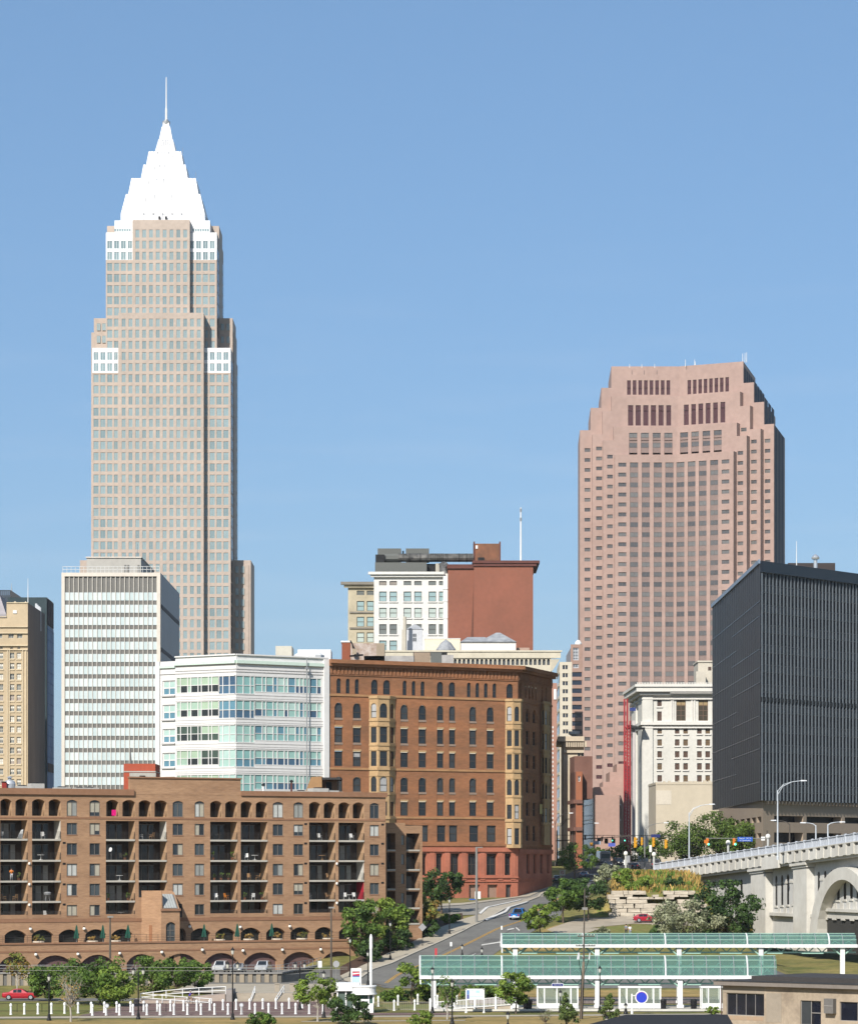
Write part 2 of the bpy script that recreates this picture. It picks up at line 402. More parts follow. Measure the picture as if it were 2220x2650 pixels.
 for (xx, y0, y1) in ((950, 745, 690), (1070, 995, 890), (1085, 995, 965)):
  x = X(200 + xx / 3.5, 1170); an.tube((x, 1172, zz(y0)), (x, 1172, zz(y1)), .08, .05, grey_metal, 4)
 an.build('aerial', r)
 items.sort(key=lambda t: t[0]); place_windows(r, [t[1] for t in items])
key_tower()
# ================================================================ the broad pink tower with stepped shoulders
def square_tower():
 pink = M('rose_granite', (.395, .275, .235), .65, .10, .06, fine=.07)
 gls_ = [G('square_glass', (.125, .12, .12), .15), G('square_glass_b', (.165, .16, .155), .2), G('square_glass_c', (.095, .092, .095), .12)]; sp = M('spandrel_brown', (.25, .18, .16), .5, .1, .1)
 mar = G('maroon_louvre', (.065, .018, .022), .4); dkg = M('side_shade_glass', (.030, .033, .055), .6, spec=.1)
 fr = M('bronze_frame', (.16, .13, .12), .5, .1)
 zpx = lambda x: 1480 + x / 2.932
 zpy = lambda y: 900 + y / 2.932
 D0 = 1200.0; fold = zpx(782)
 L0 = Fac.px(zpx(325), D0, fold, D0)
 pf = np.array((X(fold, D0), D0)); tR = np.array((.894, -.447))
 R0 = Fac(pf, pf + tR * 60)
 r = thing('skyscraper', 'broad rose granite tower with stepped shoulders and a folded front', 'skyscraper', (float(pf[0]), D0, 19))
 ax = np.array((.2136, .977)); base = 19; body = MB(); items = []
 Ho = [0.0]; H = lambda y: Z(zpy(y), D0 + Ho[0])
 W_ = lambda t0, h=28: ('w', [t0 + 75.6 * k for k in range(34)], h)
 planes = [   # offset, [(xl, xr, top)] from the innermost, highest piece outwards, window groups
  (0.0, [(325, 1225, 812)], [('L', [(440, 502), (530, 590), (620, 682), (708, 770)], 'strip', [870], 2600), ('R', [(792, 852), (878, 936), (962, 1020), (1048, 1108)], 'strip', [870], 2600),
                                   ('L', [(351, 412)], *W_(872, 30)), ('R', [(1135, 1193)], *W_(872, 30))]),
  (3.5, [(315, 1250, 598), (235, 1325, 700)], [('L', [(433, 495), (523, 583), (612, 672), (700, 762)], 'strip', [645], 165), ('R', [(820, 880), (905, 962), (990, 1048), (1075, 1135)], 'strip', [645], 165),
                                   ('L', [(267, 309)], *W_(812)), ('R', [(1256, 1298)], *W_(815))]),
  (7.0, [(300, 1275, 366), (232, 1350, 476), (155, 1430, 655)], [('L', [(425, 465), (482, 522), (540, 580), (598, 638), (656, 695), (715, 752)], 'm', [435], 155), ('R', [(848, 885), (904, 940), (958, 995), (1013, 1050), (1070, 1106), (1125, 1162)], 'm', [435], 155),
                                   ('L', [(183, 228)], *W_(750)), ('R', [(1358, 1401)], *W_(735)), ('R', [(1282, 1324)], 'w', [640], 28)]),
  (10.5, [(298, 1300, 140), (222, 1380, 303), (141, 1457, 455), (60, 1532, 625)], [('L', [(418 + 42.7 * k, 446 + 42.7 * k) for k in range(8)], 'm', [246], 110), ('R', [(876 + 41 * k, 903 + 41 * k) for k in range(8)], 'm', [250], 108),
                                   ('L', [(95, 139)], *W_(762)), ('R', [(1462, 1504)], *W_(735))]),
 ]
 sc = D0 / F / 2.932; nR = np.array((.447, .894)); nL = np.array((0.0, 1.0))
 for (o, segs, groups) in planes:
  Ho[0] = o
  c = L0.off(-o).o[1]; fr_ = R0.off(-o); uf = (c - fr_.o[1]) / fr_.t[1]; pfold = fr_.o + fr_.t * uf
  xl, xr = segs[-1][0], segs[-1][1]
  f1 = Fac((X(zpx(xl), c), c), pfold); f2 = Fac(pfold, fr_.o + fr_.t * fr_.u(zpx(xr))); ops = {'L': [], 'R': []}
  for (side, spans, kind, tops, h) in groups:
   f = f1 if side == 'L' else f2
   for y in tops:
    for (a, b) in spans:
     ua, ub = f.u(zpx(a)), f.u(zpx(b)); zb_ = H(y); za = H(y + h)
     if kind == 'strip':
      za = max(za, 40); ops[side].append((ua, ub, za, zb_))
      for k in range(int((zb_ - za) / (75.6 * sc)) + 1):
       t1 = zb_ - k * 75.6 * sc
       if t1 - 36 * sc > za: items.append((y + 75 * k, win(f, ua, ub, t1 - 36 * sc, t1, 0, -.28, rnd.choice(gls_), fr, 2, 1, .09)))
       if t1 - 36 * sc > za: z2_ = max(za, t1 - 75.6 * sc); body.face([f.pt(ua, z2_, -.3), f.pt(ub, z2_, -.3), f.pt(ub, t1 - 36 * sc, -.3), f.pt(ua, t1 - 36 * sc, -.3)], sp)
     else:
      if za < 32: continue
      big = kind == 'w' and y > 760 + 75.6 * 31 and side == 'L'
      ops[side].append((ua, ub, za, zb_)); items.append((y + (0 if kind == 'm' else 20), win(f, ua, ub, za, zb_, 0, -.3, mar if kind == 'm' or big else rnd.choice(gls_), fr, 1 if kind == 'm' else 2, 1, .09)))
  d = 3.5 if o < 10 else 42.0; dirR = nR if o < 10 else ax; dirL = nL if o < 10 else np.array((.03, 1.0))
  for i, (a, b, top) in enumerate(segs):
   z1 = H(top); ul, ur = f1.u(zpx(a)), f2.u(zpx(b))
   if i == 0: parts = [(f1, ul, f1.L, 'L'), (f2, 0.0, ur, 'R')]
   else: parts = [(f1, ul, f1.u(zpx(segs[i - 1][0])), 'L'), (f2, f2.u(zpx(segs[i - 1][1])), ur, 'R')]
   for (f, u0_, u1_, sd_) in parts: wall(body, f, u0_, u1_, base, z1, [q for q in ops[sd_] if q[0] >= u0_ - .01 and q[1] <= u1_ + .01], pink, .35)
   zlow = H(segs[i + 1][2]) if i + 1 < len(segs) else base
   pl, pr = np.array(f1.xy(ul)), np.array(f2.xy(ur)); ql, qr = pl + dirL * d, pr + dirR * d
   for (p, q) in ((pl, ql), (pr, qr)): body.face([(*p, zlow), (*q, zlow), (*q, z1), (*p, z1)], pink)
   qf = pfold + (ax * 3.6 if o < 10 else ax * 42); body.face([(*pl, z1), (*pfold, z1), (*qf, z1), (*ql, z1)], pink); body.face([(*pfold, z1), (*pr, z1), (*qr, z1), (*qf, z1)], pink)
   if o > 10: body.face([(*ql, base), (*qr, base), (*qr, z1), (*ql, z1)], pink)
 # dark glass widened over the right side so its colour carries the shade
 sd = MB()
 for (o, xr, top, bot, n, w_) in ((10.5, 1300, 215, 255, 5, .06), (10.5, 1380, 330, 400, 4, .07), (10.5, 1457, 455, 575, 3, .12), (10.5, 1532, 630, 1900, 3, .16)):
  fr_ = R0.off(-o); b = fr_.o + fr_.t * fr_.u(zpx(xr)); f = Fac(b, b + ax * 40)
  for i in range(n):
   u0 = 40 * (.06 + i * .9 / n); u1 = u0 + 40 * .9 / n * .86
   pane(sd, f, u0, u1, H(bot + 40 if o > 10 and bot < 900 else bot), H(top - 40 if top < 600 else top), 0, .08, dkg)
 sd.build('side_shade_glazing', r)
 body.build('wall', r)
 an = MB()
 for (x, t, y) in ((860, 95, 130), (930, 95, 122), (935, 112, 122), (1295, 50, 98), (1312, 45, 98), (1325, 40, 98), (437, 130, 140), (530, 130, 140), (627, 128, 140)):
  q = R0 if x > 800 else L0
  p = (X(zpx(x), D0 + 8), D0 + 8); an.tube((p[0], p[1], H(y) - 1), (p[0], p[1], H(t)), .12, .08, white_paint, 4)
 an.build('aerial', r)
 items.sort(key=lambda t: t[0]); place_windows(r, [t[1] for t in items])
square_tower()
# ================================================================ office block with white and grey bands
def band_block():
 zx = lambda v: v / 3.23
 zy = lambda v: 1400 + v / 3.23
 D = 850.0; f = Fac.px(159, D, 415, D); r = thing('office_building', 'flat white framed office block with pale glass bands and grey bands', 'office building', (X(287, D), D, 18))
 frame = M('cream_stone_frame', (.66, .60, .53), .6, .06, .1); grey = M('grey_spandrel', (.17, .165, .155), .5, .08, .2)
 gls = [G('pale_band_glass_%d' % i, c, .25, var=.06) for i, c in enumerate(((.60, .67, .68), (.56, .64, .65), (.63, .69, .685), (.52, .61, .62)))]
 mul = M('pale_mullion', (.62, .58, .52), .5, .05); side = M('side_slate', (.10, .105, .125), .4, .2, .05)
 zT, zB = f.z(287, 1482), 19; u0, u1 = f.u(159), f.u(415); ua, ub = f.u(zx(540)), f.u(zx(1312))
 w = MB()
 w.fbox(f, u0, ua, zB, zT, -1, .0, frame); w.fbox(f, ub, u1, zB, zT, -1, 0, frame); w.fbox(f, ua, ub, f.z(287, zy(296)), zT, -1, 0, frame)
 x0, x1 = f.pt(u0, 0)[0], f.pt(u1, 0)[0]; Db = 915
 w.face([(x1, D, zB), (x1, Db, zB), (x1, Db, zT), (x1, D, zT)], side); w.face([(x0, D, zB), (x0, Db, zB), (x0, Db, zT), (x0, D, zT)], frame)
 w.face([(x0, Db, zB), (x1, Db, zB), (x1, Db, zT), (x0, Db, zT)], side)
 w.face([(x0, D, zT - 1), (x1, D, zT - 1), (x1, Db, zT - 1), (x0, Db, zT - 1)], dark_roof)
 for k in range(1, 9):
  z = zT - 3.7 * 1.0 - k * 11.9 + 6
  w.box(x1, x1 + .12, D + 2, Db - 1, z, z + 1.1, M('side_band', (.06, .066, .085), .7))
 w.build('wall', r)
 g = MB(); pane(g, f, ua, ub, zB, f.z(287, zy(296)), 0, -.5, grey); g.build('grey_band', r)
 n = 20
 for k in range(16):
  t = zy(430 + 103 * k); b = t + 67 / 3.23
  mb = MB()
  for i in range(n):
   a = ua + (ub - ua) * i / n; c = ua + (ub - ua) * (i + 1) / n
   pane(mb, f, a, c, f.z(287, b), f.z(287, t), 0, -.35, gls[(i * 7 + k * 3 + rnd.randrange(2)) % 4])
  mb.build('window_band', r)
 m = MB()
 for i in range(n + 1):
  a = ua + (ub - ua) * i / n; m.fbox(f, a - .09, a + .09, zB, f.z(287, zy(296)), -.5, -.12, mul)
 m.build('mullion', r)
 pnt = M('penthouse_stone', (.46, .44, .40), .8, .08, .1); p = MB()
 xa, xb = X(224, 861), X(365, 861); p.box(xa, xb, 861, 901, zT - 1, Z(1442, 861), pnt)
 p.box(xa - .2, xb + .2, 860.7, 901.2, Z(1444, 861), Z(1441, 861), frame)
 for xx in (1040, 1065, 1150): p.box(X(zx(xx), 861), X(zx(xx) + 5, 861), 860.9, 861.1, zT, zT + 3.2, grey)
 p.build('penthouse', r)
 rl = MB()
 for z in (.9, 1.7): rl.path([(x0 + .3, D + .5, zT + z), (x1 - .3, D + .5, zT + z)], .06, white_paint, 4)
 for i in range(24): x = x0 + .3 + (x1 - x0 - .6) * i / 23; rl.tube((x, D + .5, zT - 1), (x, D + .5, zT + 1.7), .05, .05, white_paint, 4)
 rl.build('roof_rail', r)
 an = MB()
 for (xx, y0, y1) in ((845, 1442, 1427), (1148, 1442, 1408), (1052, 1442, 1430), (925, 1442, 1432)):
  x = X(zx(xx), 877); an.tube((x, 877, Z(1446, 877)), (x, 877, Z(y1, 877)), .12, .06, grey_metal, 4)
 an.build('aerial', r)
band_block()
# ================================================================ left edge: tan tower, blue glass tower, dark roof, grey roof
def tan_tower():
 zx = lambda v: v / 3.622
 zy = lambda v: 1480 + v / 3.622
 D = 900.0; f = Fac.px(-60, D, 72, D); r = thing('office_tower', 'tan brick tower with stone trim at the left edge and a shaded blank side', 'office tower', (X(0, D), D, 19))
 tan = M('tan_brick', (.50, .40, .27), .85, .12, .12, fine=.05); trim = M('tan_stone_trim', (.60, .50, .35), .8, .1, .2)
 sidem = M('dark_side_brick', (.20, .165, .145), .9, .2, .05, tint=(.13, .115, .11), stretch=(1, 1, .35)); gl = [G('tan_glass_a', (.20, .215, .205)), M('tan_blind', (.66, .64, .58), .7), G('tan_glass_b', (.13, .14, .14)), G('tan_glass_c', (.33, .27, .24))]  # side brick darker and greyer than the front, with vertical streaks
 fr = M('tan_frame', (.5, .47, .41), .6); w = MB(); ops = []; items = []
 zmain = f.z(30, 1598); zp = f.z(40, 1560); L = f.u(72)
 for k in range(14):
  t = zy(757 + 99 * k)
  for a in (-106, -52, -12, 92, 156):
   a0, a1 = f.u(zx(a)), f.u(zx(a + 42)); ops.append((a0, a1, f.z(30, t + 57 / 3.622), f.z(30, t))); items.append((a0, a1, f.z(30, t + 57 / 3.622), f.z(30, t)))
 for a in (-30, 78, 160): q = (f.u(zx(a)), f.u(zx(a + 50)), f.z(30, zy(622)), f.z(30, zy(580))); ops.append(q); items.append(q)
 for a in (0, 96, 163): q = (f.u(zx(a)), f.u(zx(a + 26)), f.z(30, zy(725)), f.z(30, zy(693))); ops.append(q); items.append(q)
 wall(w, f, 0, L, 19, zmain, ops, tan, .45, trim)
 pf = f.u(17)
 wall(w, f, pf, L, zmain, zp, [], tan)
 x0, x1, xp, xm = f.pt(0, 0)[0], f.pt(L, 0)[0], f.pt(pf, 0)[0], 0
 Db = 940
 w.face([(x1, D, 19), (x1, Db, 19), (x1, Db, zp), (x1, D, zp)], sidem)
 w.face([(xp, D, zmain), (xp, Db, zmain), (xp, Db, zp), (xp, D, zp)], tan)
 w.face([(xp, D, zp - .6), (x1, D, zp - .6), (x1, Db, zp - .6), (xp, Db, zp - .6)], dark_roof); w.face([(x0, D, zmain), (xp, D, zmain), (xp, Db, zmain), (x0, Db, zmain)], dark_roof)
 w.build('wall', r)
 tr = MB()
 for (y, h, o, e) in ((512, 8, .5, .15), (570, 9, .5, .15), (686, 10, .6, .2), (728, 8, .4, .1), (418, 7, .4, 0)):
  tr.fbox(f, 0, L - (0 if y > 500 else L - pf), f.z(30, zy(y + h)), f.z(30, zy(y)), 0, o, trim)
 tr.fbox(f, pf, L + .15, f.z(30, zy(294)), f.z(30, zy(286)), 0, .25, trim)
 for a in (-70, 66, 84, 208, 240):
  tr.fbox(f, f.u(zx(a)), f.u(zx(a + 8)), 19, f.z(30, zy(736)), 0, .3, trim)
 for (a0, a1, za, zb_) in items[:70]: tr.fbox(f, a0 - .15, a1 + .15, za - .35, za, 0, .2, trim)
 tr.build('stone_trim', r)
 wi = [win(f, *q, 0, -.4, rnd.choice((gl[0], gl[0], gl[2], gl[1], gl[3])), fr, 2, 2, .12, rnd.choice((None, gl[1])), rnd.uniform(.3, .7)) for q in items]
 place_windows(r, wi)
 v = MB(); x, y = X(zx(160), 905), 905; v.box(x - .5, x + .6, D - .25, D + .3, Z(zy(390), D), Z(zy(362), D), white_paint); v.build('wall_vent', r)
 t = MB()
 for (px, w_) in ((142, 40), (240, 28)):
  c = (X(zx(px), 915), 915, zp - .6); h = w_ / 3.622 * 915 / F
  t.lathe(c, [(h, 0), (h, .25), (h * .55, 1.1), (h * .6, 1.3), (h * .75, 1.5), (h * .3, 2.1), (.1, 2.3)], trim, 12)
 t.build('roof_vent', r)
 p = MB()
 for xx in (340, 352, 366, 376): x = X(zx(xx), 930); p.tube((x, 930, zp - 6), (x, 930, Z(zy(298 + (xx - 340)), 930)), .35, .35, steel_white, 6)
 p.build('flue', r)
 a = MB(); x = X(zx(262), 910); a.tube((x, 910, zp - .6), (x, 910, Z(zy(60), 910)), .16, .05, white_paint, 5); a.build('mast', r)
tan_tower()
def glass_tower():
 zx = lambda v: v / 3.622
 zy = lambda v: 1480 + v / 3.622
 D = 1020.0; r = thing('office_tower', 'slim blue glass tower behind the tan brick tower', 'office tower', (X(90, D), D, 19))
 teal = M('dark_teal_panel', (.035, .055, .062), .35, .1, .1); blue = M('blue_curtain_glass', (.13, .27, .48), .6, .2, .08, spec=.1); line = M('blue_joint', (.10, .21, .40), .7, spec=.1); fin = M('navy_louvre', (.012, .02, .045), .7, spec=.1)
 x0, x1 = X(20, D), X(121, D); D2 = 1041; x2 = X(138, D2); zT = Z(1546, D); w = MB()
 w.face([(x0, D, 19), (x1, D, 19), (x1, D, zT), (x0, D, zT)], teal); w.face([(x0, D, zT), (x1, D, zT), (x2, D2, zT), (x0, D2, zT)], dark_roof)
 f = Fac((x1, D), (x2, D2)); w.face([f.pt(0, 19), f.pt(f.L, 19), f.pt(f.L, zT), f.pt(0, zT)], teal); w.build('wall', r)
 g = MB(); pane(g, f, .8, f.L, 19, Z(zy(520), 1030), 0, .1, blue); g.build('curtain_wall', r)
 for k in range(13): b = MB(); z = Z(zy(560 + k * 99), 1030); b.fbox(f, .8, f.L, z, z + .35, .1, .2, line); b.build('floor_line', r)
 b = MB()
 for q in range(5): b.fbox(f, .8 + (f.L - 1) * q / 4, 1.0 + (f.L - 1) * q / 4, 19, zT - 10, .1, .18, line)
 b.build('mullion', r)
 for k in range(4): b = MB(); u = .8 + k * (f.L - 1.5) / 4; b.fbox(f, u + .5, u + (f.L - 1.5) / 4 - .4, Z(zy(515), 1030), Z(zy(275), 1030), .1, .25, fin); b.build('louvre', r)
 b = MB(); b.fbox(f, 1, f.L - 1, Z(zy(1880), 1030), Z(zy(1800), 1030), .2, .3, fin); b.build('vent_band', r)
glass_tower()
def far_left():
 D = 1080.0; teal = M('slate_panel', (.05, .065, .085), .4, .1, .1); r = thing('office_tower', 'dark slate tower with a mast peeping over the tan tower at the left edge', 'office tower', (X(-20, D), D, 19))
 w = MB(); w.prism([(X(-80, D), D), (X(27, D), D), (X(27, D), D + 30), (X(-80, D), D + 30)], 19, Z(1527, D), teal, dark_roof); w.box(X(-80, D), X(60, D), D + 31, D + 50, 19, Z(1548, D), M('teal_panel', (.05, .085, .09), .4)); w.build('wall', r)
 g = MB(); f = Fac.px(-80, D, 27, D)
 for k in range(5): pane(g, f, f.u(2 + k * 5), f.u(5.6 + k * 5), Z(1541, D), Z(1530, D), 0, .1, G('slate_glass', (.12, .16, .22)))
 g.build('window', r); m = MB(); m.tube((X(25, D), D + 5, Z(1528, D)), (X(25, D), D + 5, Z(1506, D)), .2, .05, grey_metal, 5); m.build('mast', r)
 D = 960.0; r = thing('building', 'lilac grey gabled roof peeping over the tan tower at the left edge', 'building', (X(-20, D), D, 19)); w = MB(); gm = M('lilac_grey_stone', (.36, .33, .34), .8, .1, .1)
 y0, y1, yr = Z(1590, D), Z(1590, D), Z(1535, D)
 w.prism([(X(-70, D), D), (X(16, D), D), (X(16, D), D + 25), (X(-70, D), D + 25)], 19, y0, gm, dark_roof); w.build('wall', r); w = MB()
 w.hexa([(X(-70, D), D, y0), (X(16, D), D, y0), (X(16, D), D + 25, y0), (X(-70, D), D + 25, y0)], [(X(-40, D), D + 6, yr), (X(-8, D), D + 6, yr), (X(-8, D), D + 19, yr), (X(-40, D), D + 19, yr)], gm); w.build('roof', r)
far_left()
# ================================================================ buildings down the street between the brown block and the pink tower
def canyon():
 zx = lambda v: 1420 + v / 3.75
 zy = lambda v: 1640 + v / 3.75
 nv = G('navy_glass', (.02, .028, .05), .12)
 # cream tower with glass left flank
 D = 950.0; cr = M('cream_precast', (.60, .54, .43), .8, .06, .1); r = thing('office_tower', 'narrow cream tower with paired dark windows beside the pink tower', 'office tower', (X(1462, D), D, 19))
 x0, x1 = X(zx(105), D), X(zx(225), D); zT = Z(zy(275), D); w = MB(); f = Fac((x0, D), (x1, D)); ops = []; items = []
 for k in range(20):
  t = zy(306 + 78 * k)
  for (a, b) in ((133 + k * .5, 157 + k * .5), (161 + k * .5, 184 + k * .5)):
   q = (f.u(zx(a)), f.u(zx(b)), f.z(1460, t + 41 / 3.75), f.z(1460, t)); ops.append(q); items.append(win(f, *q, 0, -.35, nv, cr, 1, 1, .05))
 wall(w, f, 0, f.L, 19, zT, ops, cr, .4); Db = 985
 xb = X(zx(78), Db); fl = Fac((xb, Db), (x0, D)); zl = Z(zy(308), D); w.face([fl.pt(0, 19), fl.pt(fl.L, 19), fl.pt(fl.L, zT), fl.pt(0, zT)], cr)
 w.face([(x0, D, zT), (x1, D, zT), (x1, Db, zT), (xb, Db, zT)], dark_roof); w.build('wall', r)
 g = MB(); pane(g, fl, 6, fl.L - .5, 19, zl - 2, 0, .15, G('sky_glass_flank', (.30, .38, .50), .15))
 for k in range(15): z = 22 + 3.9 * k; g.fbox(fl, 6, fl.L - .5, z, z + .9, .15, .3, cr)
 g.build('glass_flank', r); place_windows(r, items)
 # brown tower with wide windows
 D = 1000.0; br = M('brown_precast', (.36, .235, .185), .75, .08, .1); r = thing('office_tower', 'pinkish brown tower with wide black ribbon windows behind the cream tower', 'office tower', (X(1485, D), D, 19))
 x0, x1 = X(zx(212), D), X(zx(330), D); zT = Z(zy(105), D); f = Fac((x0, D), (x1, D)); w = MB(); ops = []; items = []
 for k in range(18):
  t = zy(373 + 79.5 * k); q = (f.u(zx(219)), f.u(zx(330)) - .3, f.z(1485, t + 47 / 3.75), f.z(1485, t)); ops.append(q); items.append(win(f, *q, 0, -.35, nv, br, 1, 1, .05))
 for (a, b, n) in ((137, 258, 4), (296, 334, 1)):
  q = (f.u(zx(234)), f.u(zx(290)), f.z(1485, zy(b)), f.z(1485, zy(a))); ops.append(q); items.append(win(f, *q, 0, -.35, nv, steel_white, 3, n, .2))
 wall(w, f, 0, f.L, 19, zT, ops, br, .4); Db = 1040; xb = X(zx(168), Db); fl = Fac((xb, Db), (x0, D)); w.face([fl.pt(0, 19), fl.pt(fl.L, 19), fl.pt(fl.L, zT - 1), fl.pt(0, zT - 1)], M('brown_flank', (.33, .30, .31), .5))
 w.face([(x0, D, zT - 1), (x1, D, zT - 1), (x1, Db, zT - 1), (xb, Db, zT - 1)], dark_roof); w.build('wall', r); place_windows(r, items)
 d = MB(); d.lathe((X(1496, 1010), 1010, zT - 1), [(.5, 0), (.5, .8), (1.0, 1.1), (1.15, 2.0), (.8, 2.8), (.1, 3.2)], white_paint, 12); d.build('roof_dome', r)
 # pink brick sliver
 D = 900.0; r = thing('building', 'tall pink brick strip of building just right of the brown stone block', 'building', (X(1436, D), D, 19)); w = MB(); pb = M('pink_brick', (.40, .22, .165), .85, .1, .2); f = Fac.px(zx(20), D, zx(80), D)
 w.prism([f.xy(0), f.xy(f.L), f.xy(f.L, -30), f.xy(0, -30)], 19, Z(zy(480), D), pb, dark_roof); w.build('wall', r); w = MB(); w.box(X(zx(48), D), X(zx(72), D), D - .3, D, Z(zy(640), D), Z(zy(540), D), white_paint); w.build('banner', r)
 for k in range(24): w = MB(); t = zy(900 + k * 42); pane(w, f, f.u(zx(34)), f.u(zx(44)), f.z(1435, t + 5), f.z(1435, t), 0, .05, white_paint); w.build('window', r)
 # tan stone building with bracketed cornice
 D = 700.0; tn = M('buff_stone', (.56, .47, .35), .85, .08, .12); r = thing('office_building', 'buff stone building with a bracketed cornice below the pink tower', 'office building', (X(1480, D), D, 15)); f = Fac.px(zx(140), D, zx(340), D); w = MB(); ops = []; items = []; zT = f.z(1480, zy(1030))
 for k in range(11):
  t = zy(1150 + 83 * k)
  for a in (280, 312): q = (f.u(zx(a)), f.u(zx(a + 28)), f.z(1480, t + 42 / 3.75), f.z(1480, t)); ops.append(q); items.append(win(f, *q, 0, -.3, nv, tn, 1, 2, .06))
 wall(w, f, 0, f.L, 15, zT, ops, tn, .35); fl = Fac((X(zx(118), 734), 734), f.xy(0)); w.face([fl.pt(0, 15), fl.pt(fl.L, 15), fl.pt(fl.L, zT), fl.pt(0, zT)], tn); w.face([f.pt(0, zT), f.pt(f.L, zT), f.pt(f.L, zT, -34), fl.pt(0, zT)], dark_roof); w.build('wall', r); place_windows(r, items)
 w = MB(); w.fbox(f, -.8, f.L, zT - .4, zT + .7, 0, 1.3, tn); w.fbox(fl, 0, fl.L + .9, zT - .4, zT + .7, 0, 1.2, tn); w.fbox(f, 0, f.L, zT - 3, zT - 2.4, 0, .5, tn)
 for k in range(9): u = .4 + k * f.L / 9; w.fbox(f, u, u + .7, zT - 1.7, zT - .4, 0, 1.0, tn)
 w.build('cornice', r); w = MB(); c = (X(zx(245), 708), 708, zT); w.lathe(c, [(.4, 0), (.4, 1), (1.3, 1.6), (1.4, 2.2), (.1, 2.1)], white_paint, 10); w.build('roof_dish', r)
 # red brick
 D = 684.0; rb = M('old_red_brick', (.33, .125, .065), .9, .15, .25); rbd = M('old_red_brick_side', (.20, .10, .075), .9, .15, .25); r = thing('building', 'low red brick building standing before the buff stone one', 'building', (X(1488, D), D, 15)); f = Fac.px(zx(262), D, zx(325), D); fl = Fac((X(zx(203), 697), 697), f.xy(0)); w = MB(); zT = f.z(1495, zy(1340)); zl = zT + 3.5  # side brick is a darker copy, its shade put into the colour
 q = (f.u(zx(284)), f.u(zx(304)), f.z(1495, zy(1436)), f.z(1495, zy(1385))); wall(w, f, 0, f.L, 15, zT, [q], rb, .3); w.face([fl.pt(0, 15), fl.pt(fl.L, 15), fl.pt(fl.L, zT), fl.pt(0, zT)], rbd)
 w.face([f.pt(0, zT), f.pt(f.L, zT), f.pt(f.L, zT, -12), fl.pt(0, zT)], dark_roof); w.prism([fl.xy(0), fl.xy(fl.L * .8), fl.xy(fl.L * .8, -4), fl.xy(0, -4)], zT - 6, zl, rbd); w.build('wall', r); place_windows(r, [win(f, *q, 0, -.25, nv, white_paint, 1, 2, .1)])
 w = MB()
 for z in (.35, .65): w.fbox(f, 0, f.L, 18 + (zT - 18) * z, 18 + (zT - 18) * z + .8, 0, .5, rbd); w.fbox(fl, 0, fl.L, 18 + (zT - 18) * z, 18 + (zT - 18) * z + .8, 0, .5, rbd)
 w.build('cornice', r)
 # podium of the pink tower: granite wall, glazed left face, stepped top
 D = 930.0; pk = M('podium_granite', (.42, .275, .225), .7, .07, .1); r = thing('office_building', 'blank pink granite podium with a stair stepped top and a glazed left face', 'office building', (X(1570, D), D, 18)); f = Fac.px(zx(435), D, zx(685), D); fl = Fac((X(zx(335), D + 30), D + 30), f.xy(0)); fr_ = Fac(f.xy(f.L), (X(zx(735), D + 35), D + 35)); w = MB()
 zT = f.z(1570, zy(1568)); ww = []
 wall(w, f, 0, f.L, 18, zT, [(f.u(zx(470 + 70 * k)), f.u(zx(505 + 70 * k)), f.z(1570, zy(2040)), f.z(1570, zy(1990))) for k in range(3)], pk, .5, black_metal)
 w.face([fl.pt(0, 18), fl.pt(fl.L, 18), fl.pt(fl.L, zT), fl.pt(0, zT)], pk); w.face([fr_.pt(0, 18), fr_.pt(fr_.L, 18), fr_.pt(fr_.L, zT), fr_.pt(0, zT)], pk); w.face([f.pt(0, zT), f.pt(f.L, zT), fr_.pt(fr_.L, zT), fl.pt(0, zT)], pk)
 for (a, b, y, d) in ((445, 735, 1490, 8), (525, 735, 1440, 16), (590, 735, 1345, 24), (660, 735, 1265, 32)):
  x0, x1 = X(zx(a), D + d), X(zx(b), D + d); w.prism([(x0, D + d), (x1, D + d), (x1 + 3, D + d + 20), (x0, D + d + 20)], 18, Z(zy(y), D + d), pk)
 w.build('wall', r); g = MB(); pane(g, fl, 1, fl.L - .3, 19, zT - 1, 0, .1, G('podium_glass', (.33, .40, .50), .15, var=.3)); pane(g, fr_, .3, fr_.L - 1, 19, zT - .5, 0, .1, nv)
 for k in range(12): z = 22 + k * 4.6; (g.fbox(fl, 1, fl.L - .3, z, z + .25, .1, .2, steel_white), g.fbox(fr_, .3, fr_.L - 1, z, z + .15, .1, .2, grey_metal)) if z < zT - 2 else None
 g.build('glazing', r)
 # red construction hoist
 D = 846.0; red = M('hoist_red_paint', (.42, .045, .05), .5, .1); r = thing('construction_hoist', 'tall red lattice construction hoist rising beside the white hotel', 'hoist', (X(1624, D), D, 17.5)); w = MB(); x0, x1, y0, y1 = X(zx(737), D), X(zx(792), D), D, D + 3; zT = Z(zy(630), D); n = 40
 for x in (x0, x1, (x0 + x1) / 2):
  for y in (y0, y1): w.tube((x, y, 17.5), (x, y, zT - (0 if x < x1 else 6)), .14, .14, red, 4)
 for k in range(n):
  z = 18 + (zT - 25) * k / n; z2 = 18 + (zT - 25) * (k + 1) / n
  w.tube((x0, y0, z), (x1, y0, z), .10, .10, red, 4); w.tube((x0, y0, z), ((x0 + x1) / 2, y0, z2), .075, .075, red, 4); w.tube(((x0 + x1) / 2, y0, z2), (x1, y0, z), .075, .075, red, 4)
 w.build('mast', r)
 for k in range(0, 22):
  w = MB(); z = 24 + k * (zT - 30) / 22; w.box(x0 + 2.1, x0 + 2.9, y0 + 1.2, y0 + 1.5, z, z + 1.5, M('hoist_grey', (.55, .50, .48), .6)); w.build('landing_gate', r)
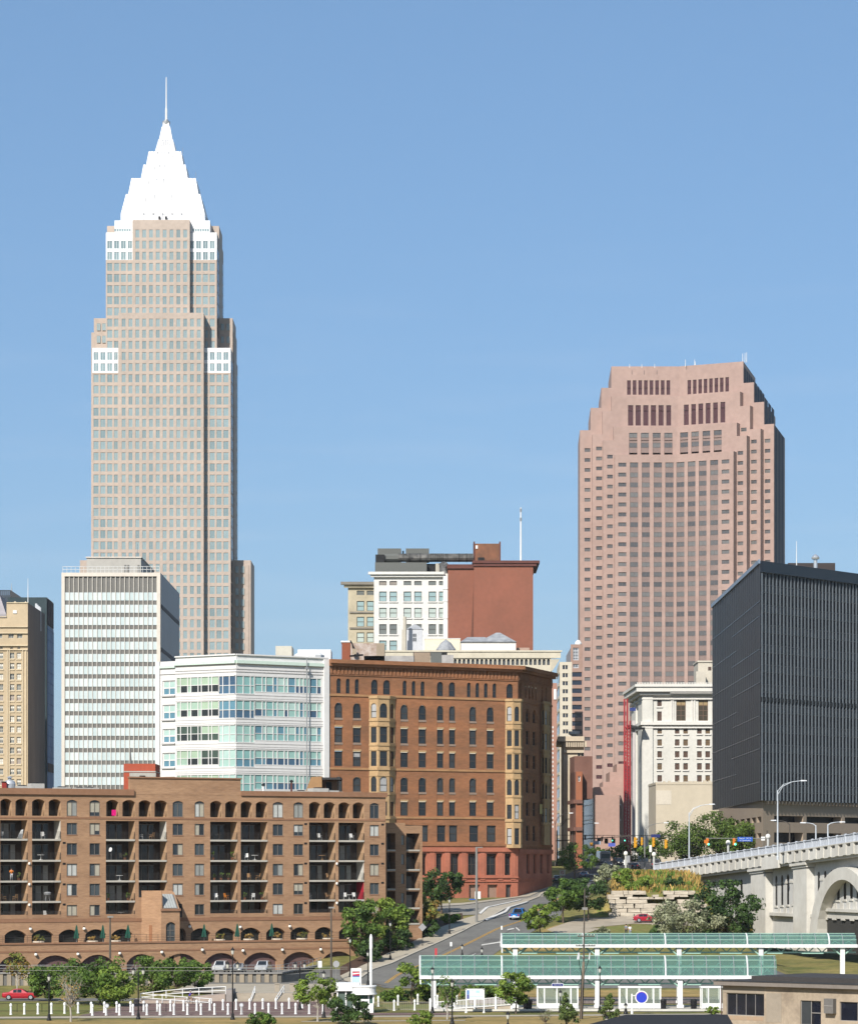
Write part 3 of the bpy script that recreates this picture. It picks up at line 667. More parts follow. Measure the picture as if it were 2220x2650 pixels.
 w = MB(); w.box(x0 + .4, x1 + 4, y0 + .2, y1, zT - 8.4, zT - 7.9, black_metal); w.hexa([(x1 - .6, y0 + .3, zT - 8), (x1 + 2.4, y0 + .3, zT - 8), (x1 + 2.4, y1, zT - 8), (x1 - .6, y1, zT - 8)], [(x1 - .4, y0 + .5, zT - 7.2), (x1 + 1.6, y0 + .5, zT - 7.4), (x1 + 1.6, y1, zT - 7.4), (x1 - .4, y1, zT - 7.2)], black_metal); w.build('platform', r); w = MB(); w.box(x1 - .2, x1 + 1.5, y0 + .3, y0 + .5, zT - 3.4, zT - 2.5, M('hoist_tarp_blue', (.03, .05, .2), .6)); w.build('blue_tarp', r)
canyon()
# ================================================================ white office block with a bent front and mint ledges
def white_block():
 zx = lambda v: 380 + v / 3.518
 zy = lambda v: 1600 + v / 3.518
 D0 = 580.0; xc = zx(812)
 fl = Fac.px(zx(260), D0 * 1.0129, xc, D0); fr = Fac.px(xc, D0, zx(1650), D0 * 1.0185)
 r = thing('office_building', 'white office block with mint ledges and a bent glass ribbon front', 'office building', (X(xc, D0), D0, 3))
 wh = M('white_enamel_panel', (.73, .715, .70), .5, .05, .15, fine=.04); mint = M('mint_copper', (.60, .72, .63), .6, .06); lin_ = M('panel_joint', (.50, .48, .47), .7, .05)
 aq = [G('aqua_%d' % i, c, .15, var=.12) for i, c in enumerate(((.32, .52, .47), (.38, .56, .50), (.25, .46, .44), (.44, .60, .55)))]
 bl = [G('blue_pane_%d' % i, c, .12, var=.2) for i, c in enumerate(((.07, .14, .22), (.12, .26, .34), (.05, .10, .17)))]; dk = [G('dark_pane', (.025, .03, .03), .12), G('olive_pane', (.06, .09, .07), .15)]
 green = [G('green_blind', (.40, .52, .38), .3), G('green_blind_b', (.36, .50, .40), .3)]
 base = 3; w = MB(); xs_l = [270, 305, 370, 400, 465, 495, 560, 590, 655]
 rows = [(518, 668), (743, 890), (968, 1112), (1192, 1335), (1418, 1560)]
 dl = [652, 690, 750, 804]; dr = [818, 880, 945, 984]
 xs_r = [984, 1052, 1086, 1152, 1190, 1253, 1287, 1355, 1392, 1428, 1462, 1485, 1550, 1592]
 opsL, opsR, items = [], [], []
 zl = lambda y: fl.z(xc, zy(y));
 for k, (t, b) in enumerate(rows):
  tt, bb = zl(t), zl(b); b2 = zl(b + 22)
  opsL.append((fl.u(zx(268)), fl.u(zx(652)), bb, tt)); opsL.append((fl.u(zx(652)), fl.L, b2, tt))
  opsR.append((0.0, fr.u(zx(986)), b2, tt)); opsR.append((fr.u(zx(986)), fr.u(zx(1596)), bb, tt))
  items += [(fl, xs_l, bb, tt, k, 'L'), (fl, dl, b2, tt, k, 'M'), (fr, dr, b2, tt, k, 'N'), (fr, xs_r, bb, tt, k, 'R')]
 zt_ = zl(320); zt2 = zl(345)
 wall(w, fl, 0, fl.L, base, zl(520) + 4.0, opsL, wh, .18); wall(w, fr, 0, fr.L, base, zl(520) + 4.0, opsR, wh, .18)
 zt_ = zl(520) + 4.0
 # left wing, set back
 f2 = Fac.px(zx(88), D0 * 1.026, zx(262), D0 * 1.0215); z2 = f2.z(zx(180), zy(395)); q2 = []
 for (t, b) in ((570, 705), (790, 925), (1010, 1140), (1228, 1362), (1446, 1580)): q2.append((f2.u(zx(143)), f2.u(zx(258)), f2.z(430, zy(b)), f2.z(430, zy(t))))
 wall(w, f2, 0, f2.L, base, z2, q2, wh, .3)
 pl = [fl.xy(0), fl.xy(fl.L), fr.xy(fr.L), fr.xy(fr.L, -45), f2.xy(0, -40), f2.xy(0)]
 w.face([(p[0], p[1], zt_ - .8) for p in (pl[0], pl[1], pl[2], pl[3], fl.xy(0, -40))], dark_roof); w.face([f2.pt(0, z2), f2.pt(f2.L, z2), f2.pt(f2.L, z2, -30), f2.pt(0, z2, -30)], dark_roof)
 for a, b in ((fr.xy(fr.L), fr.xy(fr.L, -45)), (f2.xy(0, -40), f2.xy(0)), (fl.xy(0, -30), fl.xy(0))): w.face([(*a, base), (*b, base), (*b, zt_ - .3 if a != f2.xy(0, -40) else z2), (*a, zt_ - .3 if a != f2.xy(0, -40) else z2)], wh)
 w.fbox(fr, fr.L - 1.1, fr.L, base, zt_ - .3, 0, .5, wh); w.fbox(f2, 0, 1.0, base, z2, 0, .4, wh)
 w.build('wall', r)
 tr = MB()
 for f in (fl, fr):
  tr.fbox(f, -.0, f.L, zt_ - .2, zt_ + .05, 0, .3, wh); tr.fbox(f, 0, f.L, zt_ - 1.75, zt_ - 1.15, 0, .45, mint); tr.fbox(f, 0, f.L, zt_ - 1.85, zt_ - 1.75, 0, .3, lin_)
  tr.fbox(f, 0, f.L, zt_ - 2.85, zt_ - 2.72, 0, .1, lin_); tr.fbox(f, 0, f.L, zt_ - 3.35, zt_ - 3.22, 0, .1, lin_)
  for (t, b) in rows:
   z = zl(b + 26); tr.fbox(f, 0, f.L, z - .08, z, 0, .06, lin_); tr.fbox(f, 0, f.L, z - .65, z - .58, 0, .04, lin_); tr.fbox(f, 0, f.L, z - 1.0, z - .93, 0, .05, lin_)
 for k, (t, b) in enumerate(((705, 0), (925, 0), (1140, 0), (1362, 0))): z = f2.z(430, zy(t)); tr.fbox(f2, f2.u(zx(140)), f2.L, z - .25, z, 0, .3, lin_)
 tr.fbox(f2, 0, f2.L, z2 - 1.3, z2 - .8, 0, .35, mint); tr.fbox(f2, f2.u(zx(120)), f2.L, z2 - 2.5, z2 - 2.38, 0, .15, lin_)
 tr.build('ledge', r)
 for (f, xs, bb, tt, k, sec) in items:
  mb = MB(); o = -.16; hm = bb + (tt - bb) * .47
  for i in range(len(xs) - 1):
   a, b = f.u(zx(xs[i])), f.u(zx(xs[i + 1]))
   if sec == 'M' and i == 2: b = f.L
   if sec == 'N' and i == 0: a = 0
   wide = xs[i + 1] - xs[i] > 45
   if sec == 'L':
    up = rnd.choice(green) if k != 2 else rnd.choice(dk + green); lo = dk[0] if (wide and k in (0, 1, 2)) else rnd.choice(green + dk[:1]);
    if k == 2: up, lo = rnd.choice(((dk[1], dk[1]), (dk[1], dk[0]), (green[0], dk[1])))
    if k == 3 and i > 4: up, lo = dk[1], dk[0]
   elif sec == 'M': up, lo = ((bl[2], bl[0]), (bl[1], bl[0]), (aq[3], aq[3]), (aq[3], aq[1]), (aq[3], aq[3]))[k]
   elif sec == 'N': up, lo = ((aq[2], aq[2]), (aq[2], bl[0]), (aq[0], aq[1]), (aq[2], bl[1]), (aq[0], aq[2]))[k]
   else: up, lo = rnd.choice(((aq[0], bl[0]), (aq[1], bl[2]), (aq[2], aq[2]), (aq[3], aq[0]), (aq[0], bl[1]), (bl[1], bl[1]))) if k != 2 else rnd.choice(((aq[2], aq[2]), (aq[3], aq[2]), (bl[1], aq[2])))
   pane(mb, f, a, b, bb, hm, 0, o, lo); pane(mb, f, a, b, hm, tt, 0, o, up)
   fw = .085
   mb.fbox(f, a - fw, a + fw, bb, tt, o + .01, o + .13, wh)
   mb.fbox(f, a + fw, b - fw, hm - .055, hm + .055, o + .012, o + .1, wh)
  mb.fbox(f, f.u(zx(xs[-1])) - .14 if sec != 'M' else f.L - .14, f.u(zx(xs[-1])) + (.1 if sec != 'M' else -.05 + f.L - f.u(zx(xs[-1]))), bb, tt, o + .01, o + .13, wh)
  mb.fbox(f, f.u(zx(xs[0])), f.u(zx(xs[-1])) - .15, bb, bb + .14, o + .015, o + .2, wh); mb.fbox(f, f.u(zx(xs[0])), f.u(zx(xs[-1])) - .15, tt - .14, tt, o + .015, o + .15, wh)
  mb.build('ribbon_window', r)
 for k, q in enumerate(q2):
  mb = MB(); win(f2, *q, 0, -.28, bl[1], wh, 2, 2, .22, aq[3] if k < 4 else aq[0], .5)(mb); mb.build('window', r)
 dp = MB(); u = fr.u(zx(1436)); dp.tube(fr.pt(u, base + 8, .75), fr.pt(u, zt_ - .2, .85), .1, .1, grey_metal, 6); dp.fbox(fr, u - .3, u + .3, zt_ - 2.4, zt_ - 2.0, .7, 1.1, grey_metal); dp.build('downpipe', r)
 cream = M('cream_metal', (.60, .57, .48), .6)
 for (nm, a, b, y, D, m) in (('stair_house', 713, 755, 1672, 600, cream), ('plant_room', 770, 856, 1681, 604, white_paint)):
  p = MB(); p.box(X(a, D), X(b, D), D, D + 9, zt_ - .8, Z(y, D), m); p.build(nm, r)
 p = MB(); p.lathe((X(800, 596), 596, zt_ - .8), [(3, 0), (3, 1.6), (2.4, 2.0), (.2, 2.2)], white_paint, 14); p.build('roof_vent', r)
white_block()
def small_bits_left():
 D = 520.0; rb = M('church_red_brick', (.40, .085, .045), .85, .1, .3); gb = M('grey_block', (.40, .38, .34), .85, .1, .3)
 r = thing('building', 'small red brick block with a grey lower wall beside the white office block', 'building', (X(360, D), D, 3)); w = MB()
 w.box(X(320, D), X(402, D), D, D + 9, 3, Z(1977, D), rb); w.box(X(336, D), X(404, D), D - .6, D, 3, Z(2001, D), gb); w.box(X(319, D), X(403, D), D - .1, D + 9, Z(1999, D), Z(1996, D), gb); w.build('wall', r)
 w = MB(); w.box(X(362, D), X(377, D), D - .66, D - .6, Z(2016, D), Z(2008, D), black_metal); w.build('window', r)
 D = 640.0; r = thing('church_steeple', 'thin pointed church steeple poking above the red brick block', 'steeple', (X(337, D), D, 10)); w = MB(); h = 3.0 * D / F
 w.lathe((X(338, D), D, 0), [(h * 1.3, 10), (h * 1.3, Z(1977, D)), (h * 1.15, Z(1975, D)), (h * .5, Z(1952, D)), (.04, Z(1936, D))], M('steeple_slate', (.13, .13, .13), .6), 8); w.build('spire', r)
small_bits_left()
# ================================================================ white building, beige wing, red brick tower (behind the brown block)
def loft_group():
 zx = lambda v: 840 + v / 2.837
 zy = lambda v: 1280 + v / 2.837
 D = 760.0; wh = M('white_painted_masonry', (.70, .685, .65), .8, .07, .15); bg = M('beige_stained_wall', (.50, .44, .32), .9, .2, .2, tint=(.34, .30, .22)); gls = [G('sash_aqua', (.30, .42, .43), .2), G('sash_pale', (.46, .53, .49), .2), G('sash_grey', (.17, .185, .175), .15)]; dkf = M('dark_sash', (.10, .10, .09), .6)
 r = thing('loft_building', 'white painted loft building with dark ducts on its roof and a beige wing', 'loft building', (X(1060, D), D, 14))
 f = Fac.px(zx(362), D, zx(907), D); zT = f.z(1060, zy(580)); ops = []; items = []
 rows = [(635, 666), (712, 785), (832, 905), (952, 1026), (1072, 1146), (1192, 1266)]
 for k, (t, b) in enumerate(rows):
  for (a, c) in ((400, 455), (477, 531), (580, 636), (658, 713), (763, 818), (839, 882)):
   q = (f.u(zx(a)), f.u(zx(c)), f.z(1060, zy(b)), f.z(1060, zy(t))); ops.append(q)
   items.append(win(f, *q, 0, -.28, (M('boarded', (.28, .25, .22), .8) if k == 0 and a < 560 else (gls[2], gls[0], gls[1], gls[2], gls[0], gls[2])[k]), dkf, 1, 2 if k else 1, .13))
 w = MB(); wall(w, f, 0, f.L, 14, zT, ops, wh, .4); w.face([f.pt(0, 14), f.pt(0, 14, -30), f.pt(0, zT, -30), f.pt(0, zT)], wh); w.face([f.pt(0, zT), f.pt(f.L, zT), f.pt(f.L, zT, -30), f.pt(0, zT, -30)], dark_roof)
 w.build('wall', r)
 c = MB(); c.fbox(f, -1.4, f.L - 1, zT - .3, zT + .35, 0, 1.2, wh); c.fbox(f, -.8, f.L - 1, zT - .9, zT - .3, 0, .7, wh); c.build('cornice', r)
 s = MB(); [s.fbox(f, q[0] - .2, q[1] + .2, q[2] - .3, q[2], 0, .25, wh) for q in ops[6:]]; s.build('sill', r)
 D2 = 772.0; f2 = Fac.px(zx(172), D2, zx(362), D2); z2 = f2.z(930, zy(655)); o2 = [];
 for k, (t, b) in enumerate(((706, 738), (782, 855), (898, 970), (1013, 1085), (1128, 1200))):
  for (a, c_) in ((236, 291), (310, 364)): q = (f2.u(zx(a)), min(f2.u(zx(c_)), f2.L - .05), f2.z(930, zy(b)), f2.z(930, zy(t))); o2.append(q); items.append(win(f2, *q, 0, -.25, (gls[2], gls[0], gls[0], gls[1], gls[1])[k], dkf, 1, 2, .13))
 w = MB(); wall(w, f2, 0, f2.L, 14, z2, o2, bg, .35); w.face([f2.pt(0, 14), f2.pt(0, 14, -25), f2.pt(0, z2, -25), f2.pt(0, z2)], bg); w.face([f2.pt(0, z2), f2.pt(f2.L, z2), f2.pt(f2.L, z2, -25), f2.pt(0, z2, -25)], dark_roof)
 w.fbox(f2, -1.8, f2.L, z2 - .3, z2 + .4, 0, 1.3, M('weathered_cornice', (.22, .20, .17), .9)); w.fbox(f2, -1, f2.L, z2 - 1.0, z2 - .3, 0, .7, bg)
 for k in (860, 975): z = f2.z(930, zy(k)); w.fbox(f2, .4, f2.L, z - .4, z, 0, .3, M('weathered_cornice', (.22, .20, .17), .9))
 w.build('beige_wing', r); place_windows(r, items)
 # roof plant
 lou = M('grey_louvre', (.13, .135, .125), .6, .08, 1, stretch=(6, 6, 1)); gal = M('sooty_duct', (.14, .135, .125), .5, .5, .8, metal=.3, tint=(.04, .04, .04)); D3 = 764.0
 px_ = lambda v: X(zx(v), D3)
 pz = lambda v: Z(zy(v), D3)
 p = MB(); p.box(px_(370), px_(750), D3, D3 + 12, zT, pz(498), lou); p.build('louvre_screen', r)
 for (a, b) in ((387, 560), (595, 767)): p = MB(); p.box(px_(a), px_(b), D3 + 5, D3 + 11, pz(470), pz(380), lou); p.build('cooling_tower', r)
 p = MB(); p.box(px_(373), px_(440), D3 + 1, D3 + 9, pz(497), pz(437), black_metal); p.tube((px_(575), D3 + 6, pz(470)), (px_(575), D3 + 6, pz(395)), .2, .2, black_metal); p.build('fan_box', r)
 p = MB(); zc = (pz(425) + pz(488)) / 2; rr_ = (pz(425) - pz(488)) / 2; p.tube((px_(430), D3 + 2.5, zc), (px_(540), D3 + 2.5, zc), rr_ * .95, rr_ * 1.02, lou, 8); p.tube((px_(540), D3 + 2.5, zc), (px_(1094), D3 + 2.5, zc), rr_, rr_, gal, 14)
 for v in list(range(780, 870, 14)) + [620, 700, 985, 1040]: p.tube((px_(v), D3 + 2.5, zc), (px_(v + 5), D3 + 2.5, zc), rr_ * 1.06, rr_ * 1.06, black_metal, 14)
 p.build('duct', r)
 p = MB(); p.box(px_(750), px_(850), D3 + 3, D3 + 9, zT, pz(500), black_metal); p.tube((px_(830), D3 + .5, zT), (px_(830), D3 + .5, pz(505)), .55, .55, M('cream_pipe', (.5, .46, .38), .6)); p.path([(px_(852), D3 + 1, pz(500)), (px_(870), D3 + 1, pz(530)), (px_(872), D3 + .5, pz(570)), (px_(890), D3, pz(598))], 1.15, M('dark_pipe', (.10, .10, .10), .5), 8); p.path([(px_(905), D3 + .5, pz(510)), (px_(880), D3 + .5, pz(525)), (px_(868), D3 + .5, pz(560))], .8, M('dark_pipe', (.10, .10, .10), .5), 8); p.build('pipework', r)
 p = MB(); p.tube((X(zx(894), 758.5), 758.5, 20), (X(zx(894), 758.5), 758.5, Z(zy(600), 758.5)), .85, .85, white_paint, 10); [p.tube((X(zx(894), 758.5), 758.5, Z(zy(v), 758.5)), (X(zx(894), 758.5), 758.5, Z(zy(v + 8), 758.5)), 1.0, 1.0, white_paint, 10) for v in (690, 780, 905)]; p.build('downpipe', r)
 # red brick tower
 rb = M('red_tower_brick', (.275, .105, .068), .9, .10, .12, tint=(.235, .095, .062), fine=.05); cap = M('dark_red_coping', (.13, .05, .04), .8)
 D = 756.0; r = thing('brick_building', 'windowless red brick tower with a rooftop brick lift house and a white pole', 'brick tower', (X(1270, D), D, 14))
 w = MB(); zl, zr = Z(zy(513), D), Z(zy(490), D)
 xa, xb, xc_ = X(zx(905), D), X(zx(1096), D), X(zx(1530), D)
 w.prism([(xa, D + 1.2), (xb, D + 1.2), (xb, D + 25), (xa, D + 25)], 14, zl, rb, dark_roof); w.prism([(xb, D), (xc_, D), (xc_ - .3, D + 25), (xb, D + 25)], 14, zr, rb, dark_roof); w.build('wall', r)
 c = MB(); c.box(xa - .2, xb, D + .7, D + 25, zl - .9, zl + .1, cap); c.box(xb - .4, xc_ + 1.6, D - .6, D + 26, zr - .5, zr + .15, cap); c.box(xb - .2, xc_ + .8, D - .35, D + 25.5, zr - 1.2, zr - .5, cap); c.build('coping', r)
 s = MB(); so_ = M('soot_stain', (.175, .078, .055), .95, .3, .3)
 for (a, c, lo, hi) in ((1.5, .1, 40, 12), (1.0, .15, 34, 8), (.6, .1, 30, 4)): s.face([(xb - a, D + 1.19 - a * .02, zl - lo), (xb - c, D + 1.19 - a * .02, zl - lo - 3), (xb - c, D + 1.19 - a * .02, zl - hi), (xb - a * .5, D + 1.19 - a * .02, zl - hi - 5)], so_)
 s.build('soot_streak', r)
 D4 = 766.0; p = MB(); p.box(X(zx(1096), D4), X(zx(1288), D4), D4, D4 + 7, zr, Z(zy(360), D4), M('stained_brick', (.24, .10, .055), .9, .4, .3, tint=(.12, .07, .045))); [p.box(X(zx(a), D4), X(zx(a + 10), D4), D4 - .15, D4 + 7.1, zr, Z(zy(345), D4), cap) for a in (1093, 1282)]; p.box(X(zx(1108), D4), X(zx(1124), D4), D4 - .2, D4, Z(zy(398), D4), Z(zy(374), D4), white_paint); p.box(X(zx(1125), D4), X(zx(1172), D4), D4 - .2, D4, Z(zy(488), D4), Z(zy(462), D4), black_metal); p.build('lift_house', r)
 p = MB(); x = X(zx(1440), 762); p.tube((x, 762, zr), (x, 762, Z(zy(95), 762)), .24, .16, white_paint, 6); p.tube((x, 762, Z(zy(195), 762)), (x, 762, Z(zy(170), 762)), .26, .26, grey_metal, 6); p.tube((x, 762, Z(zy(128), 762)), (x, 762, Z(zy(103), 762)), .24, .24, grey_metal, 6); p.build('flagpole', r)
loft_group()
# ================================================================ building with the arcaded cornice, and its roof houses
def arcade_block():
 zx = lambda v: 840 + v / 2.837
 zy = lambda v: 1280 + v / 2.837
 D = 690.0; st = M('ivory_stone', (.60, .545, .43), .8, .08, .15); r = thing('office_building', 'ivory stone block with a row of small arches under its flat cornice', 'office building', (X(1215, D), D, 12))
 f = Fac.px(zx(430), D, zx(1660), D); zT = f.z(1300, zy(1150)); w = MB(); ops = []
 for k in range(25):
  a = 915 + k * 32.6; ops.append((f.u(zx(a)), f.u(zx(a + 21)), f.z(1300, zy(1252)), f.z(1300, zy(1208)), .4))
 ops = [o for o in ops if o[1] < f.L]
 wall(w, f, 0, f.L, 12, zT - 1.5, ops, st, .5); w.face([f.pt(f.L, 12), f.pt(f.L, 12, -30), f.pt(f.L, zT, -30), f.pt(f.L, zT)], st); w.face([f.pt(0, zT), f.pt(f.L, zT), f.pt(f.L, zT, -40), f.pt(0, zT, -40)], concrete); w.build('wall', r)
 c = MB(); c.fbox(f, -.2, f.L + 2.2, zT - 1.55, zT, 0, .3, st); c.fbox(f, -.2, f.L + 2.5, zT - .2, zT + .15, 0, .5, st); c.fbox(f, 0, f.L + 1.2, zT - 1.66, zT - 1.55, 0, .2, st); c.hexa([f.pt(f.L, zT - 4.5, 0), f.pt(f.L + .3, zT - 4.5, 0), f.pt(f.L + .3, zT - 4.5, -3), f.pt(f.L, zT - 4.5, -3)], [f.pt(f.L, zT - 1.85, .5), f.pt(f.L + 2, zT - 1.85, .5), f.pt(f.L + 1.4, zT - 1.85, -3), f.pt(f.L, zT - 1.85, -3)], st); c.build('cornice', r)
 g = MB(); [pane(g, f, *o, -.45, G('arcade_dark', (.07, .08, .09), .3)) for o in ops]; g.build('arcade_glazing', r)
 gy = M('grey_slate', (.33, .34, .35), .8, .3, .6, tint=(.2, .21, .23)); D2 = 700.0; bx = lambda v: X(zx(v), D2)
 bz = lambda v: Z(zy(v), D2)
 z0 = zT
 h = MB(); xm = (bx(603) + bx(720)) / 2; hw = (bx(720) - bx(603)) / 2; pw = M('pale_grey_paint', (.55, .56, .58), .7, .06)
 h.frustum((xm, D2 + hw), hw, hw, z0, hw, hw, bz(988), pw); h.build('cupola', r); h = MB(); h.frustum((xm, D2 + hw), hw * 1.08, hw * 1.08, bz(989), .3, .3, bz(950), gy); h.build('cupola_roof', r)
 h = MB()
 for a in (648, 662):
  for (t, b_) in ((1022, 1045), (1052, 1078)): h.box(bx(a), bx(a + 10), D2 - .08, D2 + .1, bz(b_), bz(t), G('cupola_glass', (.08, .09, .1)))
 h.build('cupola_window', r)
 h = MB(); h.box(bx(735), bx(996), D2 + 1, D2 + 9, z0, bz(1055), M('cream_stucco', (.74, .68, .52), .85, .05)); h.box(bx(733), bx(998), D2 + .9, D2 + 9.1, bz(1057), bz(1053), white_paint); h.build('stair_house', r)
 h = MB(); h.box(bx(1000), bx(1404), D2, D2 + 10, z0, bz(1080), M('white_stucco', (.74, .71, .66), .85, .05)); h.build('roof_house', r)
 h = MB(); xs = [bx(v) for v in (996, 1408, 1390, 1300, 1285, 1265, 1060, 1005)]
 def ridge(a, b, pa, pb, zz_): h.hexa([(bx(a), D2 - .4, bz(1082)), (bx(b), D2 - .4, bz(1082)), (bx(b), D2 + 10, bz(1082)), (bx(a), D2 + 10, bz(1082))], [(bx(pa), D2 + 4.6, bz(zz_)), (bx(pb), D2 + 4.6, bz(zz_)), (bx(pb), D2 + 5.4, bz(zz_)), (bx(pa), D2 + 5.4, bz(zz_))], gy)
 ridge(996, 1230, 1050, 1180, 1036); ridge(1130, 1408, 1262, 1292, 1003); h.build('hipped_roof', r)
 h = MB(); c0 = (bx(890), D2 - 2, z0); h.lathe(c0, [(2.3, 0), (2.3, .9), (1.2, 2.4), (.5, 2.9), (.1, 3.2)], gy, 12); h.build('roof_vent', r)
 h = MB()
 for a in (580, 590): h.tube((bx(a), D2 - 3, z0), (bx(a), D2 - 3, bz(905) if a == 590 else bz(1000)), .45, .4, M('cream_pipe', (.5, .46, .38), .6), 8)
 h.box(bx(1412), bx(1505), D2 + 2, D2 + 5, bz(1142), bz(1120), M('roof_tank', (.40, .28, .22), .8)); h.build('flue', r)
arcade_block()
# ================================================================ the brown stone corner block
def brown_block():
 zx = lambda v: 840 + v / 2.837
 zy = lambda v: 1680 + v / 2.837
 D1 = 610.0; k0 = .000065 * 490
 f = Fac.px(850, D1 * (1 - k0), 1340, D1); fr = Fac.px(1340, D1, 1428, 633.0)
 r = thing('office_block', 'eight storey brown brick and red sandstone corner block with arched windows', 'brick building', (X(1340, D1), D1, 11))
 br = M('tawny_brick', (.335, .145, .068), .9, .16, .10, tint=(.225, .112, .06), fine=.14, stretch=(1, 1, 3.5)); st = M('buff_terracotta', (.47, .315, .165), .85, .12, .3, fine=.10); rs = M('red_sandstone', (.47, .165, .10), .9, .16, .3, tint=(.37, .13, .08), bump=.2)
 gl = [G('brown_block_glass', (.022, .027, .033), .1), G('brown_block_glass_b', (.045, .05, .055), .12)]; fr_m = M('dark_brown_sash', (.055, .045, .038), .6); pale = M('drawn_blind', (.40, .40, .40), .6)
 base = 6.0; w = MB(); items = []; ops = []
 q = lambda a, b, t, bo, rise=0: (f.u(zx(a)), f.u(zx(b)), f.z(zx((a + b) / 2), zy(bo)), f.z(zx((a + b) / 2), zy(t)), rise)
 # attic row
 attic = [(88, 122, 215, 325), (156, 188, 218, 327), (222, 255, 221, 330), (342, 393, 225, 332), (430, 484, 228, 335), (573, 605, 232, 340), (640, 670, 235, 342), (705, 737, 238, 345), (825, 873, 241, 347), (912, 961, 244, 350), (1045, 1075, 247, 353), (1108, 1138, 249, 355), (1170, 1200, 251, 357), (1233, 1263, 253, 358), (1335, 1385, 256, 360)]
 for (a, b, t, bo) in attic: o = q(a, b, t, bo); hw = (o[1] - o[0]) / 2; o = o[:4] + (hw * .98,); ops.append(o); items.append((0, win(f, *o, -.33, gl[0], fr_m, 1, 2, .12)))
 cols = [(73, 134), (208, 270), (557, 615), (690, 748), (825, 875), (914, 962), (1063, 1116), (1190, 1244)]
 spand = []
 for i, (a, b) in enumerate(cols):
  x = zx((a + b) / 2); e = (a - 73) / 1120.
  Y = lambda l, rr_: f.z(x, zy(l + (rr_ - l) * e))
  o = (f.u(zx(a)), f.u(zx(b)), Y(860, 882), Y(394, 427), (f.u(zx(b)) - f.u(zx(a))) * .49); ops.append(o)
  ws = [(395, 507, 428, 536, o[4]), (576, 688, 600, 706, 0), (752, 860, 772, 880, 0)]
  for (t, bo, t2, b2, rise) in ws:
   it = (o[0] + .02, o[1] - .02, Y(bo, b2), Y(t, t2), rise); lit = rnd.random()
   items.append((1, win(f, *it, -.33, rnd.choice(gl), fr_m, 1, 2, .14, pale if lit < .08 else None, .35)))
  for (t, bo, t2, b2) in ((507, 576, 536, 600), (688, 752, 706, 772)): spand.append((o[0], o[1], Y(bo, b2), Y(t, t2)))
  for (t, bo, t2, b2, rise) in ((938, 1048, 950, 1056, .45), (1122, 1222, 1124, 1228, 0)): pass
  o = (f.u(zx(a)), f.u(zx(b)), Y(1222, 1228), Y(938, 950), .5); ops.append(o); spand.append((o[0], o[1], Y(1122, 1126), Y(1048, 1058)))
  for (t, bo, t2, b2, rise) in ((939, 1048, 951, 1058, .5), (1122, 1222, 1126, 1228, 0)): items.append((2, win(f, o[0] + .02, o[1] - .02, Y(bo, b2), Y(t, t2), rise, -.33, rnd.choice(gl), fr_m, 1, 2, .14)))
  o = (f.u(zx(a)), f.u(zx(b + (14 if i > 2 else 0))), Y(1414, 1418), Y(1292, 1297), 0); ops.append(o); items.append((3, win(f, *o, -.33, rnd.choice(gl), fr_m, 1, 2, .14)))
 zTop = f.z(1340, 1727); zst = f.z(1150, zy(1470)); L = f.L
 wall(w, f, 0, L, zst, zTop, ops, br, .36)
 w.face([f.pt(0, zTop - .2), f.pt(L, zTop - .2), fr.pt(fr.L, zTop - .2), fr.pt(fr.L, zTop - .2, -40), f.pt(0, zTop - .2, -40)], dark_roof); w.face([f.pt(0, base), f.pt(0, base, -30), f.pt(0, zTop, -30), f.pt(0, zTop)], br)
 # shaded side
 so = []; Zs = lambda y: fr.z(1390, zy(y)); us = lambda v: fr.u(zx(v))
 for (a, b) in ((1430, 1444), (1470, 1482), (1497, 1508), (1520, 1531), (1544, 1555), (1590, 1602), (1620, 1632)): so.append((us(a), us(b), Zs(378), Zs(268), .6))
 for (a, b) in ((1478, 1504), (1528, 1553)):
  for (t, bo, rise) in ((450, 548, 1.0), (610, 712, 0), (785, 885, 0), (962, 1062, .5), (1130, 1230, 0), (1300, 1412, 0)): so.append((us(a), us(b), Zs(bo), Zs(t), rise))
 wall(w, fr, 0, fr.L, zst - .6, zTop, so, br, .5); [items.append((4, win(fr, *o, -.45, gl[0], fr_m, 1, 2, .12))) for o in so]
 w.build('brick_wall', r)
 # red stone base
 b = MB(); bo = []; Zb = lambda y, x=1150: f.z(x, zy(y)); ub = lambda v: f.u(zx(v))
 for (a, c) in ((715, 750), (818, 866), (924, 990), (1052, 1126), (1188, 1266), (1322, 1372)): o = (ub(a), ub(c), Zb(1662), Zb(1503), 0); bo.append(o); items.append((3, win(f, *o, -.75, gl[0], fr_m, 2, 2, .14, M('brown_shade', (.10, .07, .055), .8), .12)))
 lo = [(1060, 1140), (1196, 1270), (1330, 1371)]
 for (a, c) in lo: bo.append((ub(a), ub(c), Zb(1838 - (a - 1060) * .03), Zb(1732), 0))
 wall(b, f, 0, L, base, zst, bo, rs, .8)
 sb = []
 for (a, c) in ((1482, 1503), (1533, 1553), (1583, 1603), (1633, 1650)): sb.append((us(a), us(c), Zs(1650), Zs(1510), 0)); items.append((4, win(fr, *sb[-1], -.5, gl[0], fr_m, 1, 2, .12)))
 wall(b, fr, 0, fr.L, base, zst - .6, sb, rs, .55)
 for (a, c, z0, z1, o) in ((0, L, zst - .5, zst + .35, .3), (0, L, Zb(1684), Zb(1672), .25), (0, L, Zb(1712), Zb(1704), .18), (0, L, base, Zb(1850), .25)): b.fbox(f, a, c, z0, z1, 0, o, rs); b.fbox(fr, 0.26, fr.L, z0 - .3, z1 - .3, 0, o, rs)
